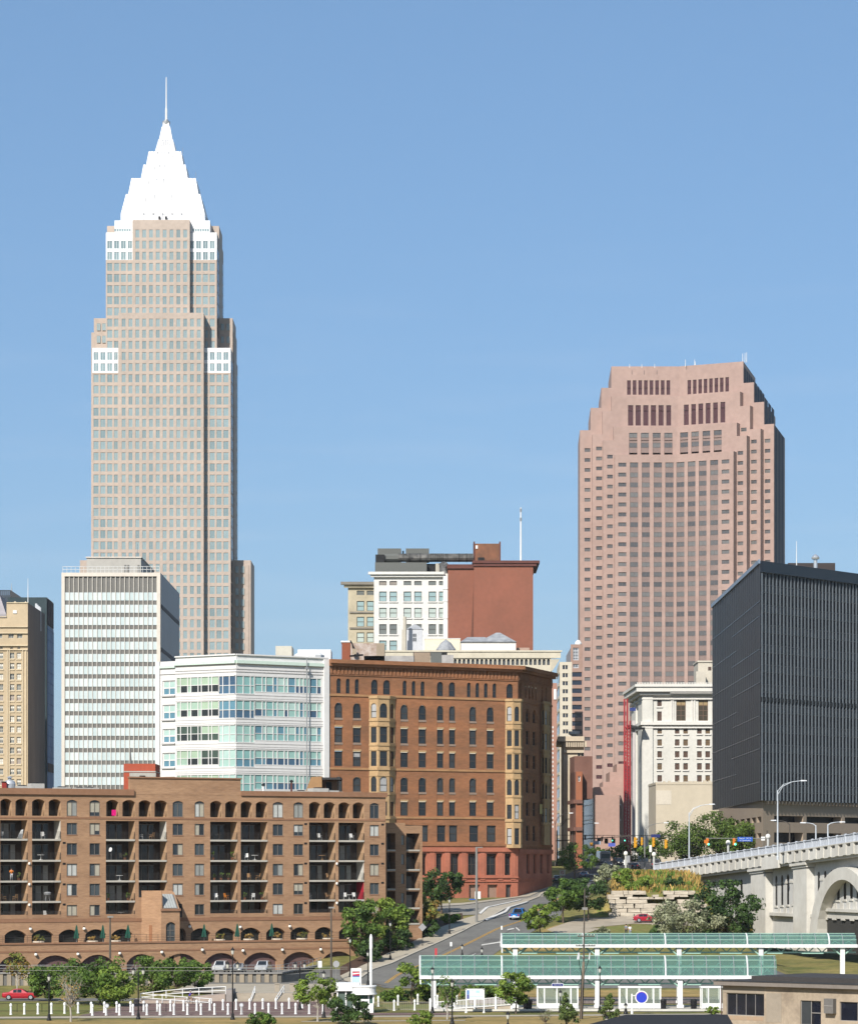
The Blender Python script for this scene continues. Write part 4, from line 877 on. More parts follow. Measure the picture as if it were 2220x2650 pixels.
 for k in range(7): a = (ub(1385), ub(1290), ub(1160), ub(1022), ub(900), ub(790), ub(690))[k]; b.fbox(f, a - .6, a + .5, Zb(1700), zst - .6, 0, .12, rs)
 b.build('stone_base', r)
 for i, (a, c) in enumerate(lo):
  mb = MB(); o = bo[6 + i]; pane(mb, f, *o[:4], 0, -.5, M('infill_render', (.36, .23, .17), .9) if i < 2 else M('steel_door', (.08, .075, .075), .6)); mb.build('blocked_window' if i < 2 else 'door', r)
 # spandrels, sills, belts, cornice
 for (a, c, z0, z1) in spand: s = MB(); s.fbox(f, a + .005, c - .005, z0 + .12, z1, -.34, -.1, br); s.fbox(f, a + .005, c - .005, z0 + .12, z0 + .45, -.1, .04, st); s.fbox(f, a + .005, c - .005, z1 - .35, z1 + .05, -.32, .0, M('weathered_sill', (.30, .22, .17), .9)); s.build('spandrel', r)
 for (yl, yr, h, o) in ((330, 368, .42, .16), (866, 892, .42, .16), (1226, 1238, .4, .15), (1424, 1432, .5, .2)):
  t = MB(); z = f.z(1340, zy(yr)); t.fbox(f, 0, L, z - h, z, 0, o, M('belt_terracotta', (.40, .22, .105), .9, .2, .5) if yl != 1424 else br)
  z = f.z(1340, zy(yr)); t.fbox(fr, .0, fr.L, z - h, z, 0, o, br); t.build('belt_course', r)
 c = MB()
 for F_, e in ((f, 0), (fr, .9)): c.fbox(F_, -e * 0, F_.L + (1.0 if F_ is f else .3), zTop - .5, zTop + .25, 0, 1.2, br); c.fbox(F_, 0, F_.L + (.6 if F_ is f else .2), zTop - 1.0, zTop - .5, 0, .8, br); c.fbox(F_, 0, F_.L, zTop - 2.75, zTop - 2.6, 0, .15, br)
 for k in range(52): u = L * (k + .3) / 52; c.fbox(f, u, u + .5, zTop - 2.5, zTop - 1.1, 0, .2, br)
 for k in range(26): u = fr.L * (k + .3) / 26; c.fbox(fr, u, u + .5, zTop - 2.5, zTop - 1.1, 0, .2, br)
 c.build('cornice', r)
 # oriel bays of buff terracotta
 def oriel(a, b, c_, d, yt, yb, F_, dp, wins, name='oriel_bay'):
  zt_, zb_ = F_.z(zx((a + d) / 2), zy(yt)), F_.z(zx((a + d) / 2), zy(yb)); ua, ud = F_.u(zx(a)), F_.u(zx(d)); fo = F_.off(dp); ub_, uc = fo.u(zx(b)), fo.u(zx(c_))
  A, B, C, Dd = F_.xy(ua), F_.xy(ub_, dp), F_.xy(uc, dp), F_.xy(ud); m = MB(); its = []
  for (p, q_, sp_) in ((A, B, [(.2, .82)]), (B, C, wins), (C, Dd, [(.2, .8)])):
   g = Fac(p, q_); oo = []
   for (t_, bo_, rise) in ((402, 508, 1), (576, 690, 0), (752, 862, 0), (938, 1050, .6), (1122, 1225, 0), (1295, 1412, 0)):
    for (s0, s1) in sp_:
     hw = (s1 - s0) * g.L / 2; oo.append((s0 * g.L, s1 * g.L, F_.z(zx((a + d) / 2), zy(bo_ + (yt - 345))), F_.z(zx((a + d) / 2), zy(t_ + (yt - 345) * .9)), min(hw * .95, rise * .9) if rise else 0))
   oo = [o for o in oo if o[2] > zb_ + .3]
   wall(m, g, 0, g.L, zb_, zt_, oo, st, .25)
   for o in oo: its.append(win(g, *o, -.2, gl[0] if rnd.random() < .7 else pale, fr_m, 1, 2, .1))
   for (y, h, o_) in ((348, .5, .2), (520, .35, .14), (560, .3, .1), (700, .35, .14), (735, .3, .1), (872, .5, .2), (925, .3, .1), (1060, .35, .14), (1232, .5, .2), (1425, .5, .2)):
    z = F_.z(zx((a + d) / 2), zy(y + (yt - 345) * .8))
    if z - h > zb_: m.fbox(g, 0, g.L, z - h, z, 0, o_, st)
  m.face([(*A, zt_), (*B, zt_), (*C, zt_), (*Dd, zt_)], st); m.face([(*A, zb_), (*B, zb_), (*C, zb_), (*Dd, zb_)], st)
  o = m.build(name, r)
  for it in its: mb = MB(); it(mb); mb.build('bay_window', o)
 oriel(327, 392, 474, 518, 345, 1462, f, 1.5, [(.16, .84)]); oriel(1326, 1383, 1440, 1452, 370, 1462, f, 1.3, [(.2, .8)])
 oriel(1588, 1612, 1642, 1655, 400, 1440, fr, 1.0, [(.2, .8)])
 place_windows(r, [t_[1] for t_ in sorted(items, key=lambda v: v[0])])
 sg = MB(); sg.fbox(fr, us(1568), us(1590), Zs(1212), Zs(1140), .3, .5, M('sign_ochre', (.62, .52, .22), .7)); sg.build('banner', r)
 # roof plant
 D = 622.0; ax_ = lambda v: X(zx(v), D)
 az = lambda v: Z(1280 + v / 2.837, D)
 for (nm, a, b_, t_, m, dd) in (('chimney', 126, 188, 1085, M('chimney_brick', (.27, .085, .045), .9), 6), ('lift_house', 190, 380, 1092, M('rusty_white_panel', (.46, .40, .36), .9, .4, .8, tint=(.27, .17, .11)), 8), ('vent_house', 380, 440, 1092, M('tan_panel', (.36, .29, .21), .8), 7), ('parapet_panel', 290, 660, 1185, M('stained_panel', (.42, .40, .38), .8, .3, .4), 1.5), ('plant_box', 655, 775, 1160, M('brown_panel', (.33, .25, .18), .8), 5), ('cooling_unit', 778, 860, 1160, M('grey_louvre', (.13, .135, .125), .6), 5), ('plant_screen', 860, 946, 1178, M('stained_panel', (.42, .40, .38), .8), 4)):
  p = MB(); p.box(ax_(a), ax_(b_), D, D + dd, zTop - .2, az(t_), m)
  if nm == 'plant_box': p.box(ax_(650), ax_(900), D + .5, D + dd - 1, az(1178), az(1155), black_metal)
  if nm == 'chimney': p.box(ax_(a) - .2, ax_(b_) + .2, D - .1, D + dd, az(t_), az(t_) + .3, white_paint)
  p.build(nm, r)
 p = MB(); p.path([(ax_(190), D - 1, az(1075)), (ax_(205), D - 1, az(1100)), (ax_(225), D - 1, az(1180))], .15, black_metal); p.box(ax_(205), ax_(235), D - 1.2, D - .8, az(1175), az(1135), M('tan_panel', (.36, .29, .21), .8)); p.path([(ax_(185), D - 2, az(1192)), (ax_(285), D - 2, az(1183))], .2, black_metal); p.build('pipework', r)
brown_block()
# ================================================================ white hotel, its blank annex, the black slab and its garage
def hotel():
 zx = lambda v: 1660 + v / 4.376
 zy = lambda v: 1700 + v / 4.376
 D = 850.0; wh = M('hotel_white_stone', (.66, .64, .58), .85, .09, .15, fine=.05); tr = M('hotel_trim', (.70, .675, .62), .8, .06, .3); r = thing('hotel', 'white stone hotel with a heavy toothed cornice beside the black slab', 'hotel', (X(1672, D), D, 17.5))
 f = Fac.px(1666, D, 1900, D); zT = f.z(1750, zy(345)); fl = Fac.px(1634, 889, 1666, D); ops = []; items = []; bw = [G('hotel_pane', (.10, .062, .048), .3), G('hotel_pane_b', (.16, .11, .06), .3)]; fm = M('hotel_sash', (.15, .095, .065), .6); U = lambda v: f.u(zx(v))
 Zf = lambda y: f.z(1750, zy(y))
 for (t, b) in ((800, 872), (936, 1008), (1070, 1142), (1206, 1280), (1342, 1416), (1478, 1550), (1612, 1685)):
  for (a, c) in ((178, 230), (377, 429), (472, 524), (628, 681), (722, 775), (880, 932), (974, 1026)): ops.append((U(a), U(c), Zf(b), Zf(t), 0)); items.append(win(f, *ops[-1], -.3, rnd.choice(bw), fm, 2, 2, .09))
 for (a, c, t, b) in ((392, 500, 490, 726), (643, 752, 490, 726), (895, 1003, 490, 726)): ops.append((U(a), U(c), Zf(b), Zf(t), 0)); items.append(win(f, *ops[-1], -.3, G('hotel_big_pane', (.07, .06, .045), .2), fm, 2, 4, .16, M('ochre_blind', (.34, .25, .13), .8), .28))
 for (t, b) in ((490, 560), (620, 726)): ops.append((U(177), U(228), Zf(b), Zf(t), 0)); items.append(win(f, *ops[-1], -.3, bw[0], fm, 1, 2, .1))
 w = MB(); wall(w, f, 0, f.L, 17, zT, ops, wh, .4); wall(w, fl, 0, fl.L, 17, zT, [], wh); w.face([f.pt(0, zT), f.pt(f.L, zT), f.pt(f.L, zT, -40), fl.pt(0, zT)], dark_roof); w.fbox(f, -.4, 2.4, 17, zT - 1, 0, .5, wh); w.fbox(fl, fl.L - 12, fl.L, 17, zT - 1, 0, .5, wh); w.fbox(fl, fl.L - 26, fl.L - 20, 17, zT - 1, 0, .5, wh); w.build('wall', r); place_windows(r, items)
 c = MB()
 for (z0, z1, o) in ((-1.3, .0, 2.2), (.0, .7, 2.6), (-2.2, -1.3, 1.2), (-3.4, -3.0, .6), (-10.4, -9.5, 1.0), (-11.3, -10.9, .6)): c.fbox(f, -o, f.L, zT + z0, zT + z1, 0, o, tr); c.fbox(fl, 0, fl.L + o * .5, zT + z0 - .02, zT + z1 - .02, .0, o, tr)
 for k in range(60): u = -2 + k * f.L / 58; c.fbox(f, u, u + .22, zT + .7, zT + 1.2, 2.1, 2.5, tr); c.fbox(f, 7 + u * .8, 7.25 + u * .8, zT - 1.8, zT - 1.3, 1.2, 1.9, tr) if u > 0 else None
 for a in (330, 345, 560, 590, 800, 830): c.fbox(f, U(a), U(a + 18), Zf(735), Zf(460), 0, .3, tr)
 c.build('cornice', r)
 s = MB(); [s.fbox(f, o[0] - .25, o[1] + .25, o[2] - .4, o[2], 0, .3, tr) for o in ops]; s.build('sill', r)
 pw = MB(); D2 = 872.0; cr = M('hotel_cream', (.58, .53, .44), .85); pw.box(X(1806, D2), X(1880, D2), D2, D2 + 14, zT, Z(1712, D2), cr); pw.box(X(1804, D2), X(1882, D2), D2 - .3, D2 + 14.3, Z(1714, D2), Z(1710, D2), cr); pw.box(X(1801, 866), X(1826, 866), 866, 872, zT, Z(1738, 866), cr); pw.build('roof_house', r); q = MB(); q.box(X(1832, D2), X(1840, D2), D2 - .1, D2, Z(1735, D2), Z(1726, D2), bw[0]); q.build('roof_house_window', r)
 D = 800.0; be = M('annex_limestone', (.57, .50, .385), .9, .08, .06, fine=.04); r = thing('building', 'blank beige limestone annex below the white hotel', 'building', (X(1760, D), D, 17)); f = Fac.px(1697, D, 1900, D); zT = f.z(1760, zy(1440)); fl = Fac.px(1678, 822, 1697, D); w = MB(); wall(w, f, 0, f.L, 16, zT, [], be); wall(w, fl, 0, fl.L, 16, zT, [], be); w.face([f.pt(0, zT), f.pt(f.L, zT), f.pt(f.L, zT, -25), fl.pt(0, zT)], concrete); w.fbox(f, .2, f.L, zT - .2, zT + .4, -.5, .1, be); w.fbox(fl, 0, fl.L, zT - .2, zT + .4, -.5, .1, be)
 w.build('wall', r); w = MB(); w.fbox(f, 0.02, 4, zT - 5.4, zT - 1.7, .0, .06, M('annex_patch', (.64, .58, .48), .9)); w.build('patched_panel', r); w = MB(); cl = random.Random(3)
 for k in range(14): u = 2 + k * 1.3; w.fbox(f, u, u + cl.uniform(.4, 1.1), zT, zT + cl.uniform(.5, 1.0), -2.5, -1.5, be)
 w.build('roof_clutter', r)
hotel()
def black_slab():
 D0 = 640.0; xc = 1967.0
 fl = Fac.px(1843, D0 * 1.172, xc, D0); fr = Fac.px(xc, D0, 2420, D0 / (1 - .00017 * 453))
 r = thing('office_building', 'black steel and glass slab of close vertical fins with a blank panelled flank', 'office building', (X(xc, D0), D0, 17))
 zT, zB = Z(1452, D0), Z(2072, D0); pan = M('black_panel', (.030, .032, .035), .5, .5, .22, tint=(.017, .018, .02), stretch=(2.2, 2.2, .10), spec=.3, fine=.15); blk = M('black_spandrel', (.008, .011, .018), .25, .2, .3, spec=.5); fin = M('steel_fin', (.125, .145, .165), .45, .1, .2); gl = G('black_glass', (.010, .015, .026), .08, .5, .3, .15)
 w = MB(); n = 6; H = (zT - zB)
 w.face([fl.pt(0, zB), fl.pt(fl.L, zB), fl.pt(fl.L, zT), fl.pt(0, zT)], pan); bp = fl.o + (fr.o + fr.t * fr.L - fr.o); w.face([fl.pt(0, zT), fl.pt(fl.L, zT), fr.pt(fr.L, zT), (*bp, zT)], dark_roof); w.face([fl.pt(0, zB), fl.pt(fl.L, zB), fr.pt(fr.L, zB), (*bp, zB)], blk); w.face([fr.pt(0, zB), fr.pt(fr.L, zB), fr.pt(fr.L, zT), fr.pt(0, zT)], gl); w.build('wall', r)
 j = MB()
 for k in range(1, 7): z = zB + H * k / 7.2; j.fbox(fl, 0, fl.L * (.55 if k % 2 else 1), z - .05, z + .05, 0, .09, blk); j.fbox(fl, fl.L * .45, fl.L, z - 3.1, z - 3.0, 0, .09, blk)
 for k in range(1, 26): u = fl.L * k / 26; j.fbox(fl, u - .03, u + .03, zB, zT, 0, .07, blk)
 j.build('panel_joint', r)
 s = MB(); m_ = 12
 for k in range(m_): z = zB + H * (k + .45) / m_; s.fbox(fr, .3, fr.L, z, z + 1.5, 0, .12, blk); s.fbox(fr, .3, fr.L, z - .08, z, .0, .2, M('spandrel_edge', (.11, .11, .12), .4)); s.fbox(fr, .3, fr.L, z + 1.5, z + 1.58, 0, .2, M('spandrel_edge', (.11, .11, .12), .4))
 s.fbox(fr, 0, fr.L, zT - 2.3, zT + .01, 0, .65, blk); s.fbox(fr, 0, fr.L, zB + 32.6 / 49.6 * 0 + H * .415, zB + H * .432, 0.02, .3, black_metal); s.build('spandrel', r)
 c = MB(); c.fbox(fl, 0, fl.L, zT - .5, zT + .35, 0, .35, M('blue_grey_coping', (.20, .26, .34), .4)); c.build('coping', r)
 n = int(fr.L / 1.33)
 for k in range(n): q = MB(); u = .35 + k * fr.L / n; q.fbox(fr, u - .11, u + .11, zB, zT - 2.3, .12, .36, fin); q.build('fin', r)
 p = MB(); D2 = 668.0; p.box(X(2040, D2), X(2161, D2), D2, D2 + 9, zT, Z(1457, D2), M('roof_box_brown', (.055, .045, .045), .8)); p.build('penthouse', r)
 p = MB(); D3 = 660.0; x = X(2110, D3); h = D3 / F; p.lathe((x, D3, 0), [(5 * h, zT), (5 * h, Z(1448, D3)), (10 * h, Z(1447, D3)), (10.5 * h, Z(1443, D3)), (8 * h, Z(1439, D3)), (2 * h, Z(1434.5, D3)), (.05, Z(1434, D3))], M('bright_steel', (.75, .76, .77), .25, .05, metal=.7), 16); p.build('roof_vent', r)
 p = MB(); x = X(2061, D3); p.tube((x, D3, zT), (x, D3, Z(1400, D3)), .12, .05, white_paint, 5); p.build('aerial', r)
 # garage below
 be = M('garage_concrete', (.36, .285, .215), .9, .06, .12, fine=.04); r = thing('parking_garage', 'tan concrete parking garage with dark slots under the black slab', 'parking garage', (X(1974, D0 - 2), D0, 17)); g0 = D0 + 2.2
 gr = Fac.px(1974, g0, 2420, g0 / (1 - .00017 * 446)); gl_ = Fac.px(1860, g0 * 1.14, 1974, g0); w = MB(); zb = 15.0; U = gr.u; Zr = lambda y: Z(y, g0)
 ops = []
 for k in range(5):
  a = (2003, 2087, 2186, 2285, 2380)[k]; b = (2078, 2178, 2276, 2370, 2419)[k]; ops += [(U(a), U(b), Zr(2127.5), Zr(2111)), (U(a), U(b), Zr(2181), Zr(2154.5))]
 wall(w, gr, 0, gr.L, zb, zB - .05, ops, be, 2.2); ol = []
 for k in range(7):
  a = 1872 + k * 14.5; a0, a1 = gl_.u(a), gl_.u(a + 10.5)
  for (t, b) in ((2113, 2128), (2156, 2171)): ol.append((a0, a1, Zr(b), Zr(t)))
 wall(w, gl_, 0, gl_.L, zb, zB - .05, ol, be, 2.5); w.build('wall', r)
 for (g_, o, dd) in [(gr, o, -2.15) for o in ops] + [(gl_, o, -2.45) for o in ol]: d = MB(); pane(d, g_, *o, 0, dd, black_metal); d.build('parking_bay', r)
 d = MB(); [d.fbox(gr, u, u + .5, zB - .7, zB - .06, .02, .8, be) for u in np.arange(.5, gr.L, 1.33)]; d.build('bracket', r)
black_slab()
# ================================================================ brick apartment block with balconies, terrace and garages
APT = Fac.px(0, 439.0, 998, 467.0)
def apartments():
 f = APT; U = f.u
 a_ = lambda v: v / 3.141
 b_ = lambda v: 500 + v / 2.837
 r = thing('apartment_building', 'long brown brick apartment block with stacked balconies above arched garages', 'apartment building', (X(480, 453), 453, 2))
 br = M('apartment_brick', (.395, .24, .14), .9, .10, .12, tint=(.315, .185, .108), fine=.14, stretch=(1, 1, 5)); brl = M('balcony_sunlit_brick', (.47, .30, .175), .9, .08, .2); cor = M('brick_coping', (.29, .155, .09), .9, .1, .2); slab = M('balcony_slab', (.46, .43, .37), .85, .1, .3)  # recess side brick is a paler copy, sunlight put into its colour
 bk = M('balcony_back_shade', (.05, .035, .027), .9, .15, .4); fr = M('grey_window_frame', (.17, .155, .14), .5); gl = [G('apt_glass_a', (.035, .045, .055), .08), G('apt_glass_b', (.07, .085, .095), .1), G('apt_glass_c', (.025, .03, .035), .08)]; cur = [M('curtain_white', (.52, .53, .50), .8), M('curtain_grey', (.30, .31, .29), .8), M('curtain_cream', (.42, .39, .31), .8)]  # back walls of the balconies darkened, recess shade put into their colour
 rail = M('rail_dark', (.045, .04, .036), .5, .05); wp = M('balcony_side_white', (.62, .60, .54), .8); redp = M('balcony_side_red', (.40, .02, .04), .7)
 Zc = lambda y: 17 + (2245 - y) * .0555
 base = 2.0; zTop = Zc(2044); zPar = 30.0
 cols = [(-78, -6), (0.5, 71), (83, 157), (274, 349), (359, 431), (544, 614), (623, 692), (800, 867), (876, 942)]
 wins = [(173, 200), (232, 259), (447, 474), (504, 529), (706, 733), (760, 785), (957, 981)]
 tops = [[(-78, -46), (-38, -6)], [(1, 30), (40, 72)], [(83, 116), (126, 158)], [(275, 307), (317, 350)], [(359, 391), (400, 433)], [(544, 574), (583, 614)], [(623, 653), (662, 692)], [(800, 829), (838, 867)], [(876, 905), (913, 942)]]
 dep = 2.5; levels = [(23.7, 21.05), (20.78, 18.05), (17.78, 15.08), (14.8, 12.15), (11.88, 9.75)]   # ceiling, floor
 ops_deep, ops_win, witems = [], [], []
 w = MB()
 for i, (a, b) in enumerate(cols):
  lo = levels[-1][1] if i != 4 else levels[3][1]
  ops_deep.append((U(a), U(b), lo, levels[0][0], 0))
 for g in tops:
  for (a, b) in g: ops_deep.append((U(a), U(b), 24.35, 26.75, .42))
 # tall wall: deep and shallow openings handled in two vertical bands by column position
 for (a, b) in wins:
  ops_win.append((U(a), U(b), 24.35, 26.68, .3))
  for (t, bo) in ((2130.5, 2161), (2183, 2213.5), (2236, 2268), (2288, 2319), (2343, 2371)):
   if (a, t) == (447, 2343): continue
   ops_win.append((U(a), U(b), Zc(bo), Zc(t), 0))
 edges = sorted([U(-300), f.L] + [(U(p) + U(q)) / 2 for p, q in ((71, 83), (157, 173), (259, 274), (349, 359), (431, 447), (529, 544), (614, 623), (692, 706), (785, 800), (867, 876), (942, 957), (-6, 0.5), (-78, -98))])
 zt0 = 8.75
 for e0, e1 in zip(edges[:-1], edges[1:]):
  dd = [o for o in ops_deep if e0 <= o[0] and o[1] <= e1]; sh = [o for o in ops_win if e0 <= o[0] and o[1] <= e1]
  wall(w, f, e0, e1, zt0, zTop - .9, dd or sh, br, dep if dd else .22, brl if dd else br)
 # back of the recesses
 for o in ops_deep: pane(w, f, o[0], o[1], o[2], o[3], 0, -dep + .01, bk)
 # terrace arches level
 tar = [(-40, -2), (12, 68), (82, 138), (152, 207), (221, 275), (289, 343), (456, 481), (494, 545), (558, 609), (623, 675), (689, 738), (752, 802), (815, 863), (877, 930), (945, 985)]
 ta = [(U(a), U(b), 6.1, 8.05, .75) for a, b in tar]
 wall(w, f, U(-300), f.L, 5.6, zt0, ta, br, .9)
 # ends, roof
 xr = f.L
 w.face([f.pt(xr, base), f.pt(xr, base, -6), f.pt(xr, zTop, -6), f.pt(xr, zTop)], br); w.face([f.pt(U(-300), zTop - .6), f.pt(xr, zTop - .6), f.pt(xr, zTop - .6, -16), f.pt(U(-300), zTop - .6, -16)], dark_roof); w.face([f.pt(U(-300), 5.6, -16), f.pt(xr, 5.6, -16), f.pt(xr, zTop - .6, -16), f.pt(U(-300), zTop - .6, -16)], br)
 u1, u2 = U(336), U(623)
 w.fbox(f, u1, u2, zTop - .9, zPar, -.6, -.02, br); w.fbox(f, U(-300), u1, zTop - .9, zTop, -.4, 0, br); w.fbox(f, u2, xr, zTop - .9, zTop, -.4, 0, br)
 w.build('brick_wall', r)
 c = MB(); c.fbox(f, U(-300), u1 + .6, zTop - .75, zTop + .12, 0, .28, cor); c.fbox(f, u2, xr + .2, zTop - .6, zTop + .12, 0, .22, cor); c.fbox(f, u1 - .1, u2 + .1, zPar - .05, zPar + .15, -.7, .15, cor); c.fbox(f, U(-300), xr, 23.95, 24.2, 0, .06, cor); c.fbox(f, U(-300), xr, 9.1, 9.6, 0, .07, cor); c.build('coping', r)
 for o in ta: d = MB(); pane(d, f, *o[:4], 0, -.85, M('terrace_shutter', (.018, .02, .018), .6)); d.build('terrace_shutter', r)
 # windows
 for o in ops_win:
  k = rnd.random(); m = MB()
  pane(m, f, o[0], o[1], o[2], o[3], o[4], -.2, rnd.choice(gl))
  um = (o[0] + o[1]) / 2; zz_ = o[3] - o[4]
  if k < .62:
   cc = rnd.choice(cur)
   for (p, q) in ((o[0] + .08, um - .03), (um + .03, o[1] - .08)):
    if rnd.random() < .78: pane(m, f, p, q, o[2] + .08 + (rnd.choice((0, .5)) if k < .2 else 0), zz_ - .08, 0, -.19, cc if rnd.random() < .8 else rnd.choice(cur))
  win(f, o[0], o[1], o[2], o[3] - o[4], 0, -.18, gl[0] if False else rnd.choice(gl), fr, 2, 1, .075) if False else None
  for (x0, x1, z0, z1) in ((o[0], o[0] + .08, o[2], zz_), (o[1] - .08, o[1], o[2], zz_), (um - .04, um + .04, o[2], zz_), (o[0], o[1], o[2], o[2] + .08), (o[0], o[1], zz_ - .08, zz_)): m.fbox(f, x0, x1, z0, z1, -.185, -.12, fr)
  m.fbox(f, o[0] - .06, o[1] + .06, o[2] - .14, o[2] - .002, -.05, .05, cor)
  m.build('window', r)
 # balconies
 white_side = {(2, 0), (4, 0), (8, 2)}; red_side = {(8, 3)}
 for i, (a, b) in enumerate(cols):
  if i == 0: continue
  ua, ub = U(a), U(b)
  for k, (zc, zf) in enumerate(levels):
   if i == 4 and k == 4: continue
   m = MB()
   if k < 4 and not (i == 4 and k == 3): m.fbox(f, ua + .01, ub - .01, zf - .27, zf, -dep + .02, .10, slab)
   else: m.fbox(f, ua + .01, ub - .01, zf - .12, zf + (.45 if i == 4 or k == 4 else 0), -.25, .03, br)
   if (i, k) in white_side: m.fbox(f, ub - .07, ub - .012, zf, zc, -dep + .03, -.05, wp)
   if (i, k) in red_side: m.fbox(f, ub - .07, ub - .012, zf, zc, -dep + .03, -.05, redp)
   o = m.build('balcony_floor', r)
   m = MB(); ph = rnd.random(); w_ = ub - ua
   for (p, q) in ((.08, .30), (.32, .52), (.58, .76)):
    g_ = rnd.choice(gl + cur[1:2] + gl[:1]); pane(m, f, ua + w_ * p, ua + w_ * q, zf + .05, zf + 2.15, 0, -dep + .05, g_); m.fbox(f, ua + w_ * p - .04, ua + w_ * p + .04, zf, zf + 2.2, -dep + .05, -dep + .1, fr)
   m.fbox(f, ua + w_ * .06, ua + w_ * .78, zf + 2.15, zf + 2.25, -dep + .05, -dep + .1, fr); m.build('sliding_door', r)
   m = MB(); top = 1.05 if not (k == 4 or (i == 4 and k == 3)) else .5; z0 = zf + (0 if top > 1 else .45)
   for j in range(1, 8): z = z0 + top * j / 7; m.fbox(f, ua + .03, ub - .03, z - .016, z + .016, .0, .04, rail)
   for p in (.0, .33, .66, 1): u = ua + .05 + (w_ - .1) * p; m.fbox(f, u - .025, u + .025, z0 + .01, z0 + top, .0, .05, rail)
   m.build('railing', r)
   if k in (1, 2, 3) and i in (1, 7): m = MB(); q = f.pt(ub + .25, zf - .55, .12); m.lathe(q, [(.04, -.18), (.16, -.12), (.18, .1), (.1, .2)], M('lamp_globe', (.85, .83, .76), .4), 8); m.build('wall_lamp', r)
 for g in tops[1:]:
  for (a, b) in g:
   m = MB(); ua, ub = U(a), U(b)
   for j in range(1, 6): z = 24.4 + .75 * j / 5; m.fbox(f, ua + .03, ub - .03, z - .016, z + .016, -.2, -.16, rail)
   m.build('railing', r); m = MB(); pane(m, f, ua + .15, ua + (ub - ua) * .6, 24.4, 26.3, 0, -dep + .05, rnd.choice(gl + cur[1:2])); m.fbox(f, ua + (ub - ua) * .35, ua + (ub - ua) * .35 + .07, 24.4, 26.3, -dep + .05, -dep + .1, fr); m.build('sliding_door', r)
 for px in (166, 791, 990):
  for z in (20.35, 17.35, 14.4, 11.5) if px == 166 else (23.3, 20.4, 17.4, 14.5, 11.5):
   m = MB(); u = U(px); m.fbox(f, u - .22, u + .22, z, z + .28, 0, .03, black_metal); m.build('vent_grille', r)
 # stair tower with sloped skylight
 t = MB(); d0 = 3.4; ua, um, ub = U(366), U(404), U(455); zt_ = 13.0; zs = 10.9
 A, B, C, D_ = f.xy(ua), f.xy(um - .6, d0), f.xy(ub - .8, d0), f.xy(ub - .8)
 lit = M('tower_brick', (.40, .235, .12), .9, .08, .2)
 fa, fb, fc = Fac(A, B), Fac(B, C), Fac(C, D_)
 wall(t, fa, 0, fa.L, 5.6, zt_ + .6, [], br)
 dw = (fb.L * .26, fb.L * .78, 6.0, 9.05, .45); wall(t, fb, 0, fb.L, 5.6, zs, [dw], br, .3); wall(t, fc, 0, fc.L, 5.6, zs, [], br)
 t.face([(*C, zs), (*D_, zs), (*D_, zt_ + .6)], br); t.face([(*B, zt_ + .6), (*B, zs), (*fb.xy(fb.L * .0, -.01), zs)], br)
 P0 = fb.pt(.2, zs, 0); P1 = fb.pt(fb.L, zs, 0); Q1 = fb.pt(fb.L - .1, zt_ + .3, -2.0); Q0 = fb.pt(.2, zt_ + .3, -2.0)
 t.fbox(fb, 0, .2, zs, zt_ + .6, -d0, 0, br); t.hexa([fb.pt(.2, zs, -.01), fb.pt(fb.L - .01, zs, -.01), fb.pt(fb.L - .01, zs, -3), fb.pt(.2, zs, -3)], [fb.pt(.2, zt_ + .3, -2.0), fb.pt(fb.L - .01, zt_ + .3, -2.0), fb.pt(fb.L - .01, zt_ + .6, -3), fb.pt(.2, zt_ + .6, -3)], br); t.fbox(fb, -.1, fb.L + .1, zs - .25, zs + .1, 0, .2, cor); t.build('stair_tower', r)
 s = MB(); n = 5
 for k in range(n):
  e = lambda v, zz_, oo: fb.pt(.5 + (fb.L - .9) * v, zz_, oo)
  s.face([e(k / n, zs + .2, -.08), e((k + .88) / n, zs + .2, -.08), e((k + .88) / n, zt_ + .1, -1.83), e(k / n, zt_ + .1, -1.83)], M('skylight_glass', (.40, .42, .41), .3, .1))
 s.face([fb.pt(.3, zs + .1, -.06), fb.pt(fb.L - .2, zs + .1, -.06), fb.pt(fb.L - .2, zt_ + .2, -1.92), fb.pt(.3, zt_ + .2, -1.92)], fr); s.build('skylight', r)
 m = MB(); win(fb, *dw[:5], -.28, gl[1], fr, 2, 3, .1)(m); m.build('entrance_door', r)
 m = MB(); u = fa.L * .4; m.fbox(fa, u, u + .55, 6.0, 8.6, .02, .06, M('rust_stain', (.30, .14, .07), .9)); m.build('drain_strip', r)
 m = MB(); m.fbox(f, U(456.5), U(471), Zc(2377), Zc(2342), .012, .03, M('terrace_shutter', (.018, .02, .018), .6)); m.build('dark_door', r)
 # garage podium
 g = Fac(f.xy(U(-300), 6.0), f.xy(U(929) + .9, 6.0)); V = g.u; p = MB(); zP = 6.0
 gar = [(-140, -20), (-3, 78), (97, 188), (209, 296), (328, 403), (425, 511), (530, 615), (632, 717), (734, 817), (833, 916)]
 ga = [(V(a), V(b), base - .5, 4.55, 1.25) for a, b in gar]
 wall(p, g, 0, g.L, base - 1.5, zP + .1, ga, br, .7); p.fbox(g, 0, g.L + .01, zP + .1, zP + .35, -.4, .12, cor); p.fbox(g, 0, g.L, 4.95, 5.2, 0, .05, cor)
 p.face([g.pt(0, zP - .3), g.pt(g.L, zP - .3), g.pt(g.L, zP - .3, -6), g.pt(0, zP - .3, -6)], concrete); e = g.L; p.face([g.pt(e, base - 1.5), g.pt(e, base - 1.5, -6), g.pt(e, zP + .1, -6), g.pt(e, zP + .1)], br); p.build('garage_podium', r)
 gd = M('garage_door_maroon', (.145, .085, .08), .7, .06, .5, stretch=(1, 1, 5))
